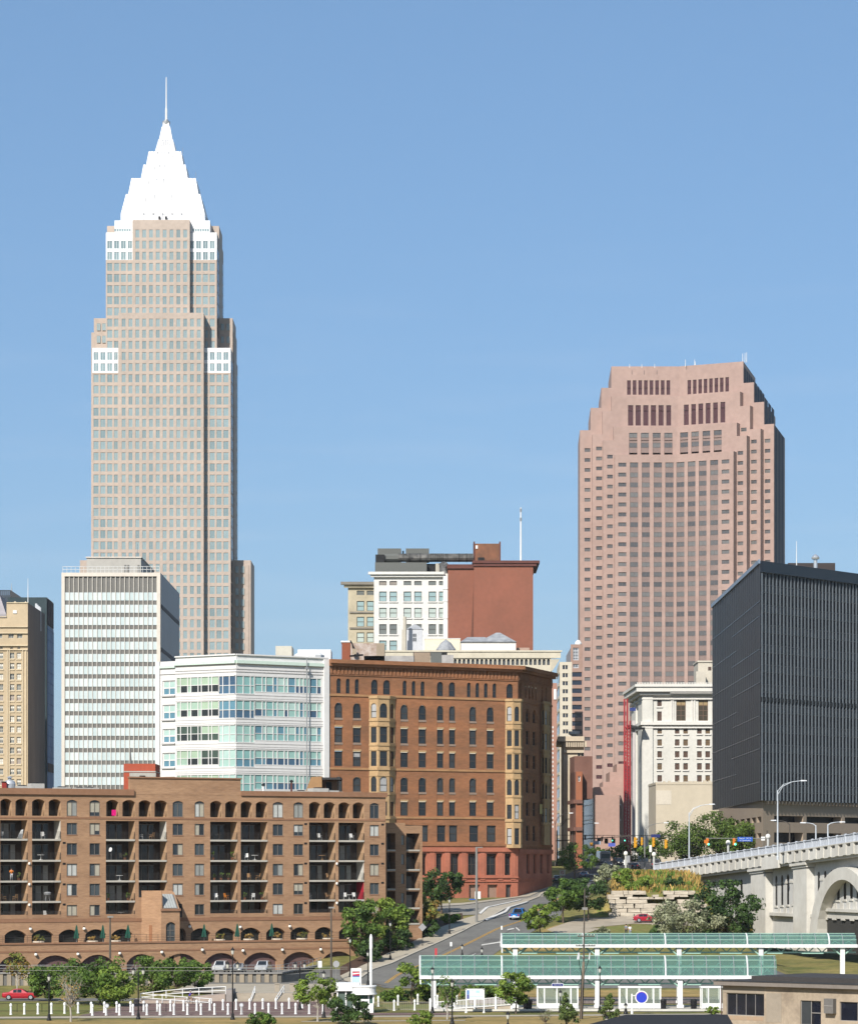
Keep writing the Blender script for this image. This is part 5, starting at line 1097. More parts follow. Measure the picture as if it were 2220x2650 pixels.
 for i, o in enumerate(ga):
  m = MB()
  if i == 5 - 0 - 0 and False: pass
  if i == 4 + 1:
   um = o[0] + (o[1] - o[0]) * .32; pane(m, g, o[0], um, o[2], o[3], 0, -.69, black_metal); m.fbox(g, um, um + 1.0, o[2], o[3] - .05, -.68, -.3, br); pane(m, g, um + 1.0, o[1], o[2], o[3], 0, -.6, gd)
  else:
   pane(m, g, o[0], o[1], o[2], o[3], 0, -.65, gd)
   for k in range(1, 6): z = o[2] + k * .55; m.fbox(g, o[0], o[1], z - .012, z + .012, -.65, -.64, M('door_joint', (.09, .05, .045), .8))
  m.build('garage_door', r)
 # right wing set back in the shade of the block
 h0 = f.off(-5.6); h = Fac(h0.xy(f.L), h0.xy(h0.u(1093))); zw = 25.0; H = h.u; m = MB(); ops = []; wo = []
 for k, (zc, zf) in enumerate(levels):
  z1, z0 = (zc, zf) if k else (22.6, 20.3)
  z1, z0 = zc - 1.5, zf - 1.35
  for (a, b) in ((1001, 1023), (1051, 1086)): ops.append((H(a), H(b), z0, z1))
  wo.append((H(1038), H(1046), z0 + .7, z1 - .3))
 wl = [(0, H(1030), [o for o in ops if o[1] < H(1030)], 1.8), (H(1030), H(1048.5), wo, .2), (H(1048.5), h.L, [o for o in ops if o[0] > H(1048)], 1.8)]
 for (a, b, oo, dd) in wl: wall(m, h, a, b, base, zw - (1.2 if a < H(1040) else 1.6), oo, br, dd)
 for o in ops: pane(m, h, *o, 0, -1.78, bk)
 zz_ = zw - 1.2; m.face([h.pt(0, zz_), h.pt(h.L, zz_ - .4), h.pt(h.L, zz_ - .4, -12), h.pt(0, zz_, -12)], dark_roof); m.face([h.pt(h.L, base), h.pt(h.L, base, -12), h.pt(h.L, zz_ - .4, -12), h.pt(h.L, zz_ - .4)], br)
 m.build('shaded_wing', r)
 for o in ops: q = MB(); q.fbox(h, o[0] + .02, o[1] - .02, o[2] - .25, o[2], -1.7, .08, slab); o_ = q.build('balcony_floor', r); q = MB(); [q.fbox(h, o[0], o[1], o[2] + .17 * j, o[2] + .17 * j + .03, .01, .04, rail) for j in range(1, 7)]; q.build('railing', r); q = MB(); pane(q, h, o[0] + .4, o[1] - .5, o[2] + .05, o[2] + 1.9, 0, -1.72, rnd.choice(gl + cur[1:2])); q.build('sliding_door', r)
 for o in wo: q = MB(); win(h, *o, 0, -.18, cur[1], fr, 1, 1, .06)(q); q.build('window', r)
 # roof house at the right
 q = MB(); rf = M('roof_house_brick', (.36, .21, .10), .9, .08, .2); D = 472.0; y0 = Z(2052, D)
 xx = lambda v: X(560 + v / 3.141, D)
 zz = lambda v: Z(1980 + v / 3.141, D)
 q.hexa([(xx(700), D, y0 - 1), (xx(858), D, y0 - 1), (xx(858), D + 7, y0 - 1), (xx(700), D + 7, y0 - 1)], [(xx(770), D, zz(98)), (xx(858), D, zz(94)), (xx(858), D + 7, zz(94)), (xx(770), D + 7, zz(98))], rf); q.box(xx(858) + .003, xx(985), D + 1.2, D + 7, y0 - 1, zz(120), M('roof_house_shade', (.26, .14, .08), .9)); q.build('roof_house', r)
 q = MB(); q.box(xx(858), xx(1012), D - 1.2, D + 7, zz(122), zz(104), dark_roof); [q.tube((xx(v), D - 1, y0 - 1), (xx(v), D - 1, zz(122)), .06, .06, black_metal, 4) for v in (990,)]; q.build('canopy', r)
 q = MB(); q.box(xx(890), xx(935), D + 1.12, D + 1.2, y0 - .6, zz(138), black_metal); q.build('roof_door', r)
apartments()
def roof_things():
 f = APT; zr = 17 + (2245 - 2044) * .0555 - .6
 alu = M('unit_grey', (.50, .48, .44), .6, .1); gal = M('vent_galv', (.55, .57, .60), .4, .1, metal=.4); redc = M('flue_red_brick', (.36, .05, .04), .85)
 def unit(px, o, w_, h_, label, m=alu, kind='roof_unit', cat='roof unit'):
  u = f.u(px); p = f.pt(u, zr, -o); t = thing(kind, label, cat, p, 'plant on the apartment roof'); q = MB(); q.fbox(f, u - w_ / 2, u + w_ / 2, zr, zr + h_, -o - w_ * .4, -o + w_ * .4, m); q.build('casing', t)
  q = MB(); q.lathe(f.pt(u, zr + h_, -o), [(w_ * .28, 0), (w_ * .28, .12), (w_ * .2, .16)], black_metal, 10); q.build('fan_grille', t)
 lab = [(100, 7, 2.4, 1.2, 'pale flat roof unit left of the white band tower on the apartment roof'), (118, 4, 2.0, 1.5, 'larger pale roof unit under the white edge of the band tower'), (210, 8, 2.2, 1.1, 'low roof unit below the middle of the band tower'), (238, 5, 1.8, 1.0, 'small pale roof unit right of the low one below the band tower'), (282, 8, 2.4, 1.1, 'roof unit close to the raised parapet of the apartment roof'), (808, 4, 2.2, .9, 'leftmost air conditioner before the roof house'), (845, 3, 2.6, 1.3, 'tallest air conditioner in front of the roof house door'), (876, 3, 2.2, 1.0, 'rightmost air conditioner beside the roof house')]
 for l in lab: unit(*l)
 for (px, l, m, rr_) in ((24, 'taller square red brick flue at the left end of the apartment roof', redc, .65), (49, 'shorter square red brick flue right of the taller one', redc, .55)):
  u = f.u(px); t = thing('flue', l, 'flue', f.pt(u, zr, -6), 'flues on the apartment roof'); q = MB(); q.fbox(f, u - rr_ / 2, u + rr_ / 2, zr, zr + (2.3 if px < 30 else 1.7), -6 - rr_, -6, m); q.build('shaft', t); q = MB(); q.fbox(f, u - rr_ / 2 - .08, u + rr_ / 2 + .08, zr + (2.3 if px < 30 else 1.7), zr + (2.4 if px < 30 else 1.8), -6 - rr_ - .08, -5.92, black_metal); q.build('cap', t)
 u = f.u(68); t = thing('roof_ventilator', 'round silver ventilator drum on the apartment roof', 'ventilator', f.pt(u, zr, -7)); q = MB(); q.lathe(f.pt(u, zr, -7), [(.8, 0), (.85, 1.5), (.7, 1.9), (.2, 2.1)], gal, 14); q.build('drum', t); q = MB(); q.lathe(f.pt(u, zr + 2.1, -7), [(.25, 0), (.25, .25), (.5, .3), (.1, .5)], gal, 10); q.build('cowl', t)
 for (px, l, h_) in ((703, 'thin white roof pipe in front of the teal windows', 1.6), (776, 'dark roof pipe left of the roof house', 2.2)):
  u = f.u(px); t = thing('roof_pipe', l, 'pipe', f.pt(u, zr, -3), 'pipes on the apartment roof'); q = MB(); q.tube(f.pt(u, zr, -3), f.pt(u, zr + h_, -3), .16, .16, white_paint if px < 740 else M('dark_red_coping', (.13, .05, .04), .8), 8); q.build('pipe', t); q = MB(); q.lathe(f.pt(u, zr + h_, -3), [(.3, 0), (.3, .2), (.05, .35)], black_metal, 8); q.build('cowl', t)
roof_things()
# ================================================================ white concrete viaduct at the right
def bridge():
 Db = lambda px: 600.0 / (1 + .00043 * (px - 1711))
 f = Fac.px(1690, Db(1690), 2420, Db(2420)); U = f.u
 zA, uA = 17.75, U(1711); zB, uB = 22.35, U(2220)
 zr = lambda u: zA + (zB - zA) * (u - uA) / (uB - uA)
 con = M('bridge_concrete', (.66, .64, .585), .9, .10, .12, tint=(.53, .50, .44), fine=.05); con2 = M('bridge_concrete_shade', (.60, .59, .56), .9, .10, .12); rm = M('bridge_railing_grey', (.53, .56, .61), .6, .05)
 r = thing('viaduct', 'white concrete viaduct with a railing and arcaded spandrels climbing to the right edge', 'bridge', f.pt(U(1900), 12))
 def sbox(mb, u0, u1, d0, d1, o0, o1, m):   # box following the slope of the deck; d = distance below the railing top
  a = [f.pt(u0, zr(u0) - d1, o0), f.pt(u1, zr(u1) - d1, o0), f.pt(u1, zr(u1) - d1, o1), f.pt(u0, zr(u0) - d1, o1)]
  b = [f.pt(u0, zr(u0) - d0, o0), f.pt(u1, zr(u1) - d0, o0), f.pt(u1, zr(u1) - d0, o1), f.pt(u0, zr(u0) - d0, o1)]
  mb.hexa(a, b, m)
 L = f.L; uS = U(1707)
 q = MB(); sbox(q, uS, L, 0, .14, .9, 1.2, rm); sbox(q, uS, L, 1.18, 1.34, .9, 1.15, rm); n = int((L - uS) / .8)
 for k in range(n): u = uS + (L - uS) * k / n; sbox(q, u, u + .56, .14, 1.18, .98, 1.08, rm)
 q.build('railing', r); q = MB()
 for k in range(0, n, 5): u = uS + (L - uS) * k / n; q = MB(); sbox(q, u - .1, u + .22, -.12, 1.3, .88, 1.22, rm); q.build('railing_post', r)
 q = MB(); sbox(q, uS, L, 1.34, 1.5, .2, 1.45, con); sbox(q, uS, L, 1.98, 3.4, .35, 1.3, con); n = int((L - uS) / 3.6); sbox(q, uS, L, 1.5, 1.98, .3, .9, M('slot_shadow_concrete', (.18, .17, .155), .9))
 for k in range(n): u = uS + 3.6 * k; sbox(q, u, u + 1.5, 1.5, 3.3, .9, 1.42, con)
 sbox(q, uS, L, 3.4, 3.75, .3, .95, con); q.build('fascia', r)
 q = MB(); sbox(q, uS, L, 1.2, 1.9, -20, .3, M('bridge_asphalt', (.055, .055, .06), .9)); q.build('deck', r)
 zb = 3.0; w = MB()
 # spandrel wall in three stretches
 def slots(us, w_, dy, dt):
  return [(u, u + w_, zr(u) - dy, zr(u) - dt, .45) for u in us]
 s1 = slots([U(1907)], U(1913) - U(1907), 7.2, 4.9)
 s2 = slots([U(1997 + 15.0 * k) for k in range(5)], U(2036) - U(2030), 10.2, 5.0)
 s3 = slots([U(2106 + 16.8 * k) for k in range(8)], U(2157) - U(2150), 10.2, 5.2)
 sp = -.6
 top = lambda a: zr(a) - 3.5
 def stretch(a, b, ops):
  # stepped top edge follows the deck: cut into short pieces
  n = max(1, int((b - a) / 3)); e = sorted({a, b} | {u for u in [a + (b - a) * k / n for k in range(1, n)] if not any(o[0] - .05 < u < o[1] + .05 for o in ops)})
  for p, q_ in zip(e[:-1], e[1:]): wall(w, f, p, q_, zb, zr(p) - 3.45, [o for o in ops if p <= o[0] and o[1] <= q_], con2, .06, con2, sp)
 stretch(U(1700), U(1955), s1); stretch(U(1955), U(2068), s2); stretch(U(2068), L, s3)
 w.build('spandrel_wall', r)
 for o in s1 + s2 + s3: q = MB(); pane(q, f, *o, sp - .055, black_metal); q.build('slot', r)  # flat black panes supply the shade inside the shallow slots
 q = MB()
 for o in s2 + s3: q.fbox(f, o[1] + .1, o[1] + 2.2, o[3] - 1.5, o[3] - 1.1, sp, sp + .12, con); q.fbox(f, o[0] - .3, o[1] + .3, o[2] - .35, o[2] - .02, sp, sp + .16, con); q.fbox(f, o[1] + .3, o[1] + 1.8, o[2] - 1.9, o[2] - .4, sp, sp + .08, con)
 q.build('colonnade_trim', r)
 q = MB()
 for (a, b) in ((1992, 2064), (2098, 2128)): q.fbox(f, U(a), U(b), Z(2372, Db(2030)), Z(2364, Db(2030)), sp, sp + .75, con)
 q.build('ledge', r)
 for (a, b) in ((1953, 1991), (2063, 2098)):
  q = MB(); ua, ub = U(a), U(b); q.fbox(f, ua, ub, zb, zr(ua) - 4.2, sp, .75, con); sbox(q, ua - .7, ub + .5, 3.42, 4.0, sp, 1.2, con); sbox(q, ua - .35, ub + .3, 4.0, 4.4, sp, .95, con); q.build('pier', r)
 # lamp plinths on the fascia
 for px in (1783, 2014): q = MB(); u = U(px); sbox(q, u - 4.5, u + 4.5, 1.9, 4.0, 1.2, 1.6, con); q.build('plinth', r)
 # arch rib
 def arch(cpx, hw, zap, rib, o0, o1, m, nm):
  uc = U(cpx); z0 = zb; n = 22; q = MB(); Hh = zap - z0
  out = [(uc - hw * math.cos(t), z0 + Hh * math.sin(t) ** .9) for t in [math.pi * k / n for k in range(n + 1)]]
  inn = [(uc - (hw - rib) * math.cos(t), z0 + (Hh - 2.0) * math.sin(t) ** .9) for t in [math.pi * k / n for k in range(n + 1)]]
  for i in range(n):
   a, b, c, d = out[i], out[i + 1], inn[i + 1], inn[i]
   q.hexa([f.pt(*a, o0), f.pt(*b, o0), f.pt(*c, o0), f.pt(*d, o0)], [f.pt(*a, o1), f.pt(*b, o1), f.pt(*c, o1), f.pt(*d, o1)], m)
  q.build(nm, r)
 arch(2199, U(2199) - U(2112), Z(2245, Db(2199)), U(2135) - U(2117), sp, 1.3, con, 'arch_rib')
 q = MB(); u0, u1 = U(2135), U(2262); pane(q, f, u0, u1, zb, Z(2379, Db(2199)), 0, sp + .25, M('tunnel_dark', (.05, .048, .044), .95)); q.fbox(f, U(2122), U(2278), Z(2362, Db(2199)), Z(2354, Db(2199)), sp, sp + .9, con); q.fbox(f, U(2128), U(2272), Z(2380, Db(2199)), Z(2362, Db(2199)), sp, sp + .5, con)  # dark pane stands in for the shade under the arch
 for k in range(9): u = U(2130) + k * 4.2; q.fbox(f, u, u + 1.6, Z(2384, Db(2199)), Z(2380, Db(2199)), sp + .02, sp + .6, con)
 q.build('inner_floor', r)
 return f, zr
BR, BRZ = bridge()
# ================================================================ rapid transit station: two glazed canopies, platform, shelters
mint = M('mint_steel', (.33, .52, .43), .5, .05)
def canopy_glass():
 m = bpy.data.materials.new('canopy_glass'); m.use_nodes = True; N = m.node_tree.nodes; Lk = m.node_tree.links
 p = N['Principled BSDF']; p.inputs['Base Color'].default_value = (.13, .235, .215, 1); p.inputs['Roughness'].default_value = .12
 t = N.new('ShaderNodeBsdfTransparent'); t.inputs['Color'].default_value = (.60, .78, .71, 1); x = N.new('ShaderNodeMixShader'); x.inputs[0].default_value = .42
 Lk.new(t.outputs[0], x.inputs[1]); Lk.new(p.outputs[0], x.inputs[2]); Lk.new(x.outputs[0], N['Material Output'].inputs['Surface']); return m
CG = canopy_glass()
def clear_glass():
 m = bpy.data.materials.new('shelter_glass'); m.use_nodes = True; N = m.node_tree.nodes; Lk = m.node_tree.links
 p = N['Principled BSDF']; p.inputs['Base Color'].default_value = (.25, .29, .25, 1); p.inputs['Roughness'].default_value = .08
 t = N.new('ShaderNodeBsdfTransparent'); t.inputs['Color'].default_value = (.8, .86, .8, 1); x = N.new('ShaderNodeMixShader'); x.inputs[0].default_value = .4
 Lk.new(t.outputs[0], x.inputs[1]); Lk.new(p.outputs[0], x.inputs[2]); Lk.new(x.outputs[0], N['Material Output'].inputs['Surface']); return m
SG = clear_glass()
def canopy(label, D, pa, pb, ytop, ybeam, ylow, posts, zbase, step, deep):
 r = thing('station_canopy', label, 'canopy', (X((pa + pb) / 2, D), D, zbase), 'station canopies')
 xa, xb = X(pa, D), X(pb, D); zt_, zb_, zl = Z(ytop, D), Z(ybeam, D), Z(ylow, D); n = 7
 prof = [(D - .15 + deep * (1 - math.cos(t)) * 1.0, zb_ + .12 + (zt_ - zb_) * math.sin(t)) for t in [math.pi / 2 * k / n for k in range(n + 1)]]
 prof += [(2 * (D + deep) - .3 - y, z) for (y, z) in prof[-2::-1]]
 g = MB()
 for (a, b) in zip(prof[:-1], prof[1:]): g.face([(xa, *a), (xb, *a), (xb, *b), (xa, *b)], CG)
 g.build('glazing', r)
 k = 0; x = xa
 while x <= xb + .01:
  ribs = MB(); wht = k % 6 in (0, ) or abs(x - xa) < .01; m = white_paint if wht else grey_metal
  for (a, b) in zip(prof[:-1], prof[1:]): ribs.tube((x, a[0], a[1] + .04), (x, b[0], b[1] + .04), .10 if wht else .05, None, m, 4, False)
  ribs.build('rib', r); x += step; k += 1
 p = MB()
 for i in (2, 4, 7, 10): y, z = prof[i]; p.box(xa, xb, y - .04, y + .04, z + .02, z + .09, mint)
 p.build('purlin', r)
 b = MB(); b.box(xa - .1, xb + .1, D - .4, D, zb_ - .2, zb_ + .2, white_paint); yb = prof[-1][0]; b.box(xa - .1, xb + .1, yb, yb + .3, zb_ - .15, zb_ + .15, white_paint); b.box(xa - .05, xa + .12, D - .3, D, zl, zb_, white_paint); b.build('edge_beam', r)
 t = MB(); x = xa; i = 0
 while x < xb - 1:
  y0 = D + .5; t.tube((x, y0, zb_ + .1), (x + step, y0 + deep * .6, zb_ + (zt_ - zb_) * .7), .06, None, mint, 4); t.tube((x + step, y0, zb_ + .1), (x, y0 + deep * .6, zb_ + (zt_ - zb_) * .7), .06, None, mint, 4)
  t.tube((x, D + .2, zb_), (x + step / 2, D + .6, zl), .07, None, mint, 4); t.tube((x + step, D + .2, zb_), (x + step / 2, D + .6, zl), .07, None, mint, 4); x += step
 t.box(xa, xb, D + deep * .55, D + deep * .6, zb_ + (zt_ - zb_) * .5, zb_ + (zt_ - zb_) * .58, mint); t.box(xa, xb, D + .6, D + 1.5, zl - .02, zl + .06, mint); t.box(xa, xb, D + .5, D + .62, zl - .1, zl + .1, mint); t.build('truss', r)
 u = MB(); x = xa + step
 while x < xb - 3: u.box(x, x + step * 1.6, D + .35, D + 1.9, zl - .18, zl - .05, mint); x += step * 3
 u.build('light_panel', r)
 for px in posts: q = MB(); x = X(px, D); q.box(x - .28, x + .28, D - .1, D + .45, zbase, zb_ - .18, white_paint); q.box(x - .4, x + .4, D - .25, D + .6, zbase, zbase + .35, white_paint); q.tube((x, D + .2, zl - .5), (x - 1.3, D + .3, zb_ - .2), .1, None, mint, 5); q.tube((x, D + .2, zl - .5), (x + 1.3, D + .3, zb_ - .2), .1, None, mint, 5); q.build('post', r)
canopy('nearer barrel vaulted green glass station canopy on white posts', 367.0, 1087, 2010, 2479, 2530, 2547, (1122, 1333, 1546, 1760, 1972), .3, 1.62, 1.9)
canopy('farther and higher barrel vaulted green glass station canopy behind the nearer one', 385.0, 1298, 2216, 2421, 2449, 2466, (1333, 1545, 1757, 1969, 2180), .0, 1.70, 1.9)
def station_bits():
 D = 363.0; wp = white_paint
 r = thing('platform', 'long low concrete station platform below the glass canopies', 'platform', (X(1500, D), D, 0)); q = MB(); q.box(X(1112, D), X(2300, D), 362.5, 374, -.4, .3, concrete); q.build('slab', r); q = MB(); q.box(X(1112, D), X(2300, D), 362.2, 362.5, .1, .34, M('platform_edge', (.62, .60, .54), .8)); q.build('edge', r)
 for i, (a, b, l) in enumerate(((1391, 1495, 'white framed glass shelter under the oval name sign'), (1604, 1709, 'white framed glass shelter behind the round blue sign'), (1816, 1915, 'white framed glass shelter half hidden by the tan office'))):
  t = thing('glass_shelter', l, 'shelter', (X((a + b) / 2, 364), 364, .3), 'platform shelters'); x0, x1 = X(a, 364), X(b, 364); h = 2.45; m = MB()
  for x in (x0, x0 + .17 * (x1 - x0), x0 + .48 * (x1 - x0), x0 + .83 * (x1 - x0), x1): m.box(x - .07, x + .07, 363.9, 364.05, .3, .3 + h, wp); m.box(x - .05, x + .05, 366, 366.1, .3, .3 + h, wp)
  m.box(x0 - .12, x1 + .12, 363.85, 364.1, .3 + h, .5 + h, wp); m.box(x0 - .1, x1 + .1, 366, 366.15, .3 + h, .45 + h, wp)
  for x in (x0, x1): m.box(x - .05, x + .05, 364.1, 366, .3 + h, .42 + h, wp)
  m.build('frame', t); m = MB(); m.box(x0, x1, 363.82, 364.02, .36, .95, wp); m.build('kick_panel', t); m = MB(); m.face([(x0, 363.97, .95), (x1, 363.97, .95), (x1, 363.97, .3 + h), (x0, 363.97, .3 + h)], SG); m.face([(x0, 366.05, .5), (x1, 366.05, .5), (x1, 366.05, .3 + h), (x0, 366.05, .3 + h)], SG); m.build('glass', t)
 fence_b = MB(); t = thing('picket_fence', 'thin dark picket fence along the back of the platform', 'fence', (X(1600, 372), 372, .3)); x = X(1490, 372)
 while x < X(1900, 372): fence_b.box(x, x + .03, 372, 372.03, .3, 1.35, black_metal); x += .16
 fence_b.box(X(1490, 372), X(1900, 372), 371.99, 372.04, 1.3, 1.36, black_metal); fence_b.build('pickets', t)
 for (px, w_, l) in ((1365, 1.2, 'black litter bin beside the round green tree on the platform'), (1716, .75, 'black litter bin right of the shelter behind the blue sign'), (1795, .8, 'black litter bin left of the half hidden shelter')):
  t = thing('litter_bin', l, 'bin', (X(px, 364), 364, .3), 'platform litter bins'); m = MB(); m.lathe((X(px, 364), 364, .3), [(w_ * .42, 0), (w_ * .5, .9), (w_ * .5, 1.0)], black_metal, 12); m.build('body', t); m = MB(); m.lathe((X(px, 364), 364, 1.3), [(w_ * .52, 0), (w_ * .45, .12), (w_ * .2, .2)], black_metal, 12); m.build('lid', t)
 # round blue sign, oval name sign, information board
 D = 357.0; t = thing('round_sign', 'round plain blue station sign with a white ring on a white post', 'sign', (X(1660, D), D, 0)); m = MB(); c = Vector((X(1660, D), D, Z(2582, D)))
 def disc(m, r_, y, mat, n=28): m.face([(c.x + r_ * math.cos(2 * math.pi * k / n), y, c.z + r_ * math.sin(2 * math.pi * k / n)) for k in range(n)], mat)
 k_ = D / F; m.tube(c + Vector((0, .02, 0)), c + Vector((0, .14, 0)), 17 * k_, 17 * k_, wp, 28); m.build('ring', t); m = MB(); disc(m, 14.2 * k_, D + .005, M('sign_red', (.5, .06, .09), .5)); m.build('red_rim', t); m = MB(); c.z -= .02; disc(m, 13.8 * k_, D - .002, M('sign_blue', (.030, .055, .50), .45, 0, fine=0)); m.build('disc', t)
 m = MB(); x = X(1635, D); m.tube((x, D, 0), (x, D, Z(2573, D)), .1, .1, wp, 8); m.lathe((x, D, 0), [(.16, 0), (.16, .3), (.1, .34)], wp, 8); m.path([(x, D, Z(2578, D)), (X(1645, D), D, Z(2578, D))], .05, wp); m.build('post', t)
 D = 366.0; t = thing('name_sign', 'small dark blue oval name sign hanging under the nearer canopy', 'sign', (X(1442, D), D, Z(2549, D))); w_, h_ = 14.6 * D / F, 3.4 * D / F; c = Vector((X(1442, D), D - .6, Z(2549.5, D)))
 def pill(m, e, y, mat): m.face([(c.x + s * (w_ - h_ + 0) + (h_ + e) * math.cos(a), y, c.z + (h_ + e) * math.sin(a)) for s, rng in ((1, range(-9, 10)), (-1, range(9, 28))) for a in [math.pi * k / 18 for k in rng]], mat)
 m = MB(); pill(m, .055, D - .59, wp); m.build('rim', t); m = MB(); pill(m, 0, D - .61, M('sign_navy', (.03, .04, .20), .5, 0, fine=0)); m.build('face', t); m = MB(); m.tube((c.x, D - .59, c.z), (c.x, D - .3, Z(2536, D)), .03, None, wp, 4); m.build('hanger', t)
 text('lettering', 'Settlers Landing', (c.x, D - .625, c.z - .045), .135, wp, t)
 D = 360.0; t = thing('information_board', 'white framed route map board on two posts by the ramp', 'notice board', (X(1230, D), D, 0)); m = MB()
 for px in (1206, 1252): x = X(px, D); m.box(x - .07, x + .07, D, D + .12, 0, Z(2561, D), wp); m.lathe((x, D + .06, 0), [(.16, 0), (.16, .12), (.08, .2)], wp, 8)
 m.box(X(1204, D), X(1254, D), D, D + .1, Z(2563, D), Z(2560, D), wp); m.build('frame', t); m = MB(); m.box(X(1207, D), X(1251, D), D + .02, D + .08, Z(2588, D), Z(2563, D), M('map_paper', (.66, .74, .74), .6, .05)); m.build('map', t)
 for (a, b, y0, y1, c_) in ((1208, 1214, 2564, 2575, (.12, .24, .50)), (1208, 1214, 2575.5, 2586, (.10, .11, .33)), (1232, 1240, 2565, 2570, (.40, .68, .70)), (1215, 1250, 2578, 2580, (.58, .70, .74)), (1233, 1240, 2571, 2578, (.70, .66, .66))): m = MB(); m.box(X(a, D), X(b, D), D + .005, D + .021, Z(y1, D), Z(y0, D), M('map_%d_%d' % (a, y0), c_, .6, 0, fine=0)); m.build('map_panel', t)
 # ramp with white balustrade
 D = 362.0; t = thing('ramp', 'concrete access ramp with a white baluster railing behind the map board', 'ramp', (X(1220, D), D, 0)); m = MB(); x0, x1 = X(1112, D), X(1325, D)
 m.hexa([(x0, D + 1, -.3), (x1, D + 1, -.3), (x1, D + 3, -.3), (x0, D + 3, -.3)], [(x0, D + 1, .05), (x1, D + 1, .75), (x1, D + 3, .75), (x0, D + 3, .05)], M('ramp_tan', (.42, .36, .28), .9)); m.build('slope', t); m = MB()
 zz = lambda x: .05 + .7 * (x - x0) / (x1 - x0); N_ = 60
 for k in range(N_): x = x0 + (x1 - x0) * k / N_; m.box(x, x + .05, D + .9, D + .94, zz(x) + .1, zz(x) + 1.0, wp)
 for d in (.08, 1.0): m.hexa([(x0, D + .87, zz(x0) + d), (x1, D + .87, zz(x1) + d), (x1, D + .97, zz(x1) + d), (x0, D + .97, zz(x0) + d)], [(x0, D + .87, zz(x0) + d + .09), (x1, D + .87, zz(x1) + d + .09), (x1, D + .97, zz(x1) + d + .09), (x0, D + .97, zz(x0) + d + .09)], wp)
 m.build('balustrade', t)
 for px in (1113, 1175, 1229, 1283, 1324): m = MB(); x = X(px, D); m.box(x - .12, x + .12, D + .78, D + .98, -.1, zz(x) + 1.35, wp); m.lathe((x, D + .88, zz(x) + 1.35), [(.15, 0), (.12, .12), (.03, .2)], wp, 8); m.build('newel_post', t)
def text(name, s, loc, size, mat, parent, ext=.004):
 c = bpy.data.curves.new(name, 'FONT'); c.body = s; c.size = size; c.align_x = 'CENTER'; c.extrude = ext; c.materials.append(mat)
 tmp = bpy.data.objects.new(name, c); S.collection.objects.link(tmp); me = bpy.data.meshes.new_from_object(tmp.evaluated_get(bpy.context.evaluated_depsgraph_get())); bpy.data.objects.remove(tmp)
 o = bpy.data.objects.new(name, me); S.collection.objects.link(o); o.rotation_euler = (R(90), 0, 0); o.parent = parent
 o.location = Vector(loc) - Vector(parent.location); return o
station_bits()
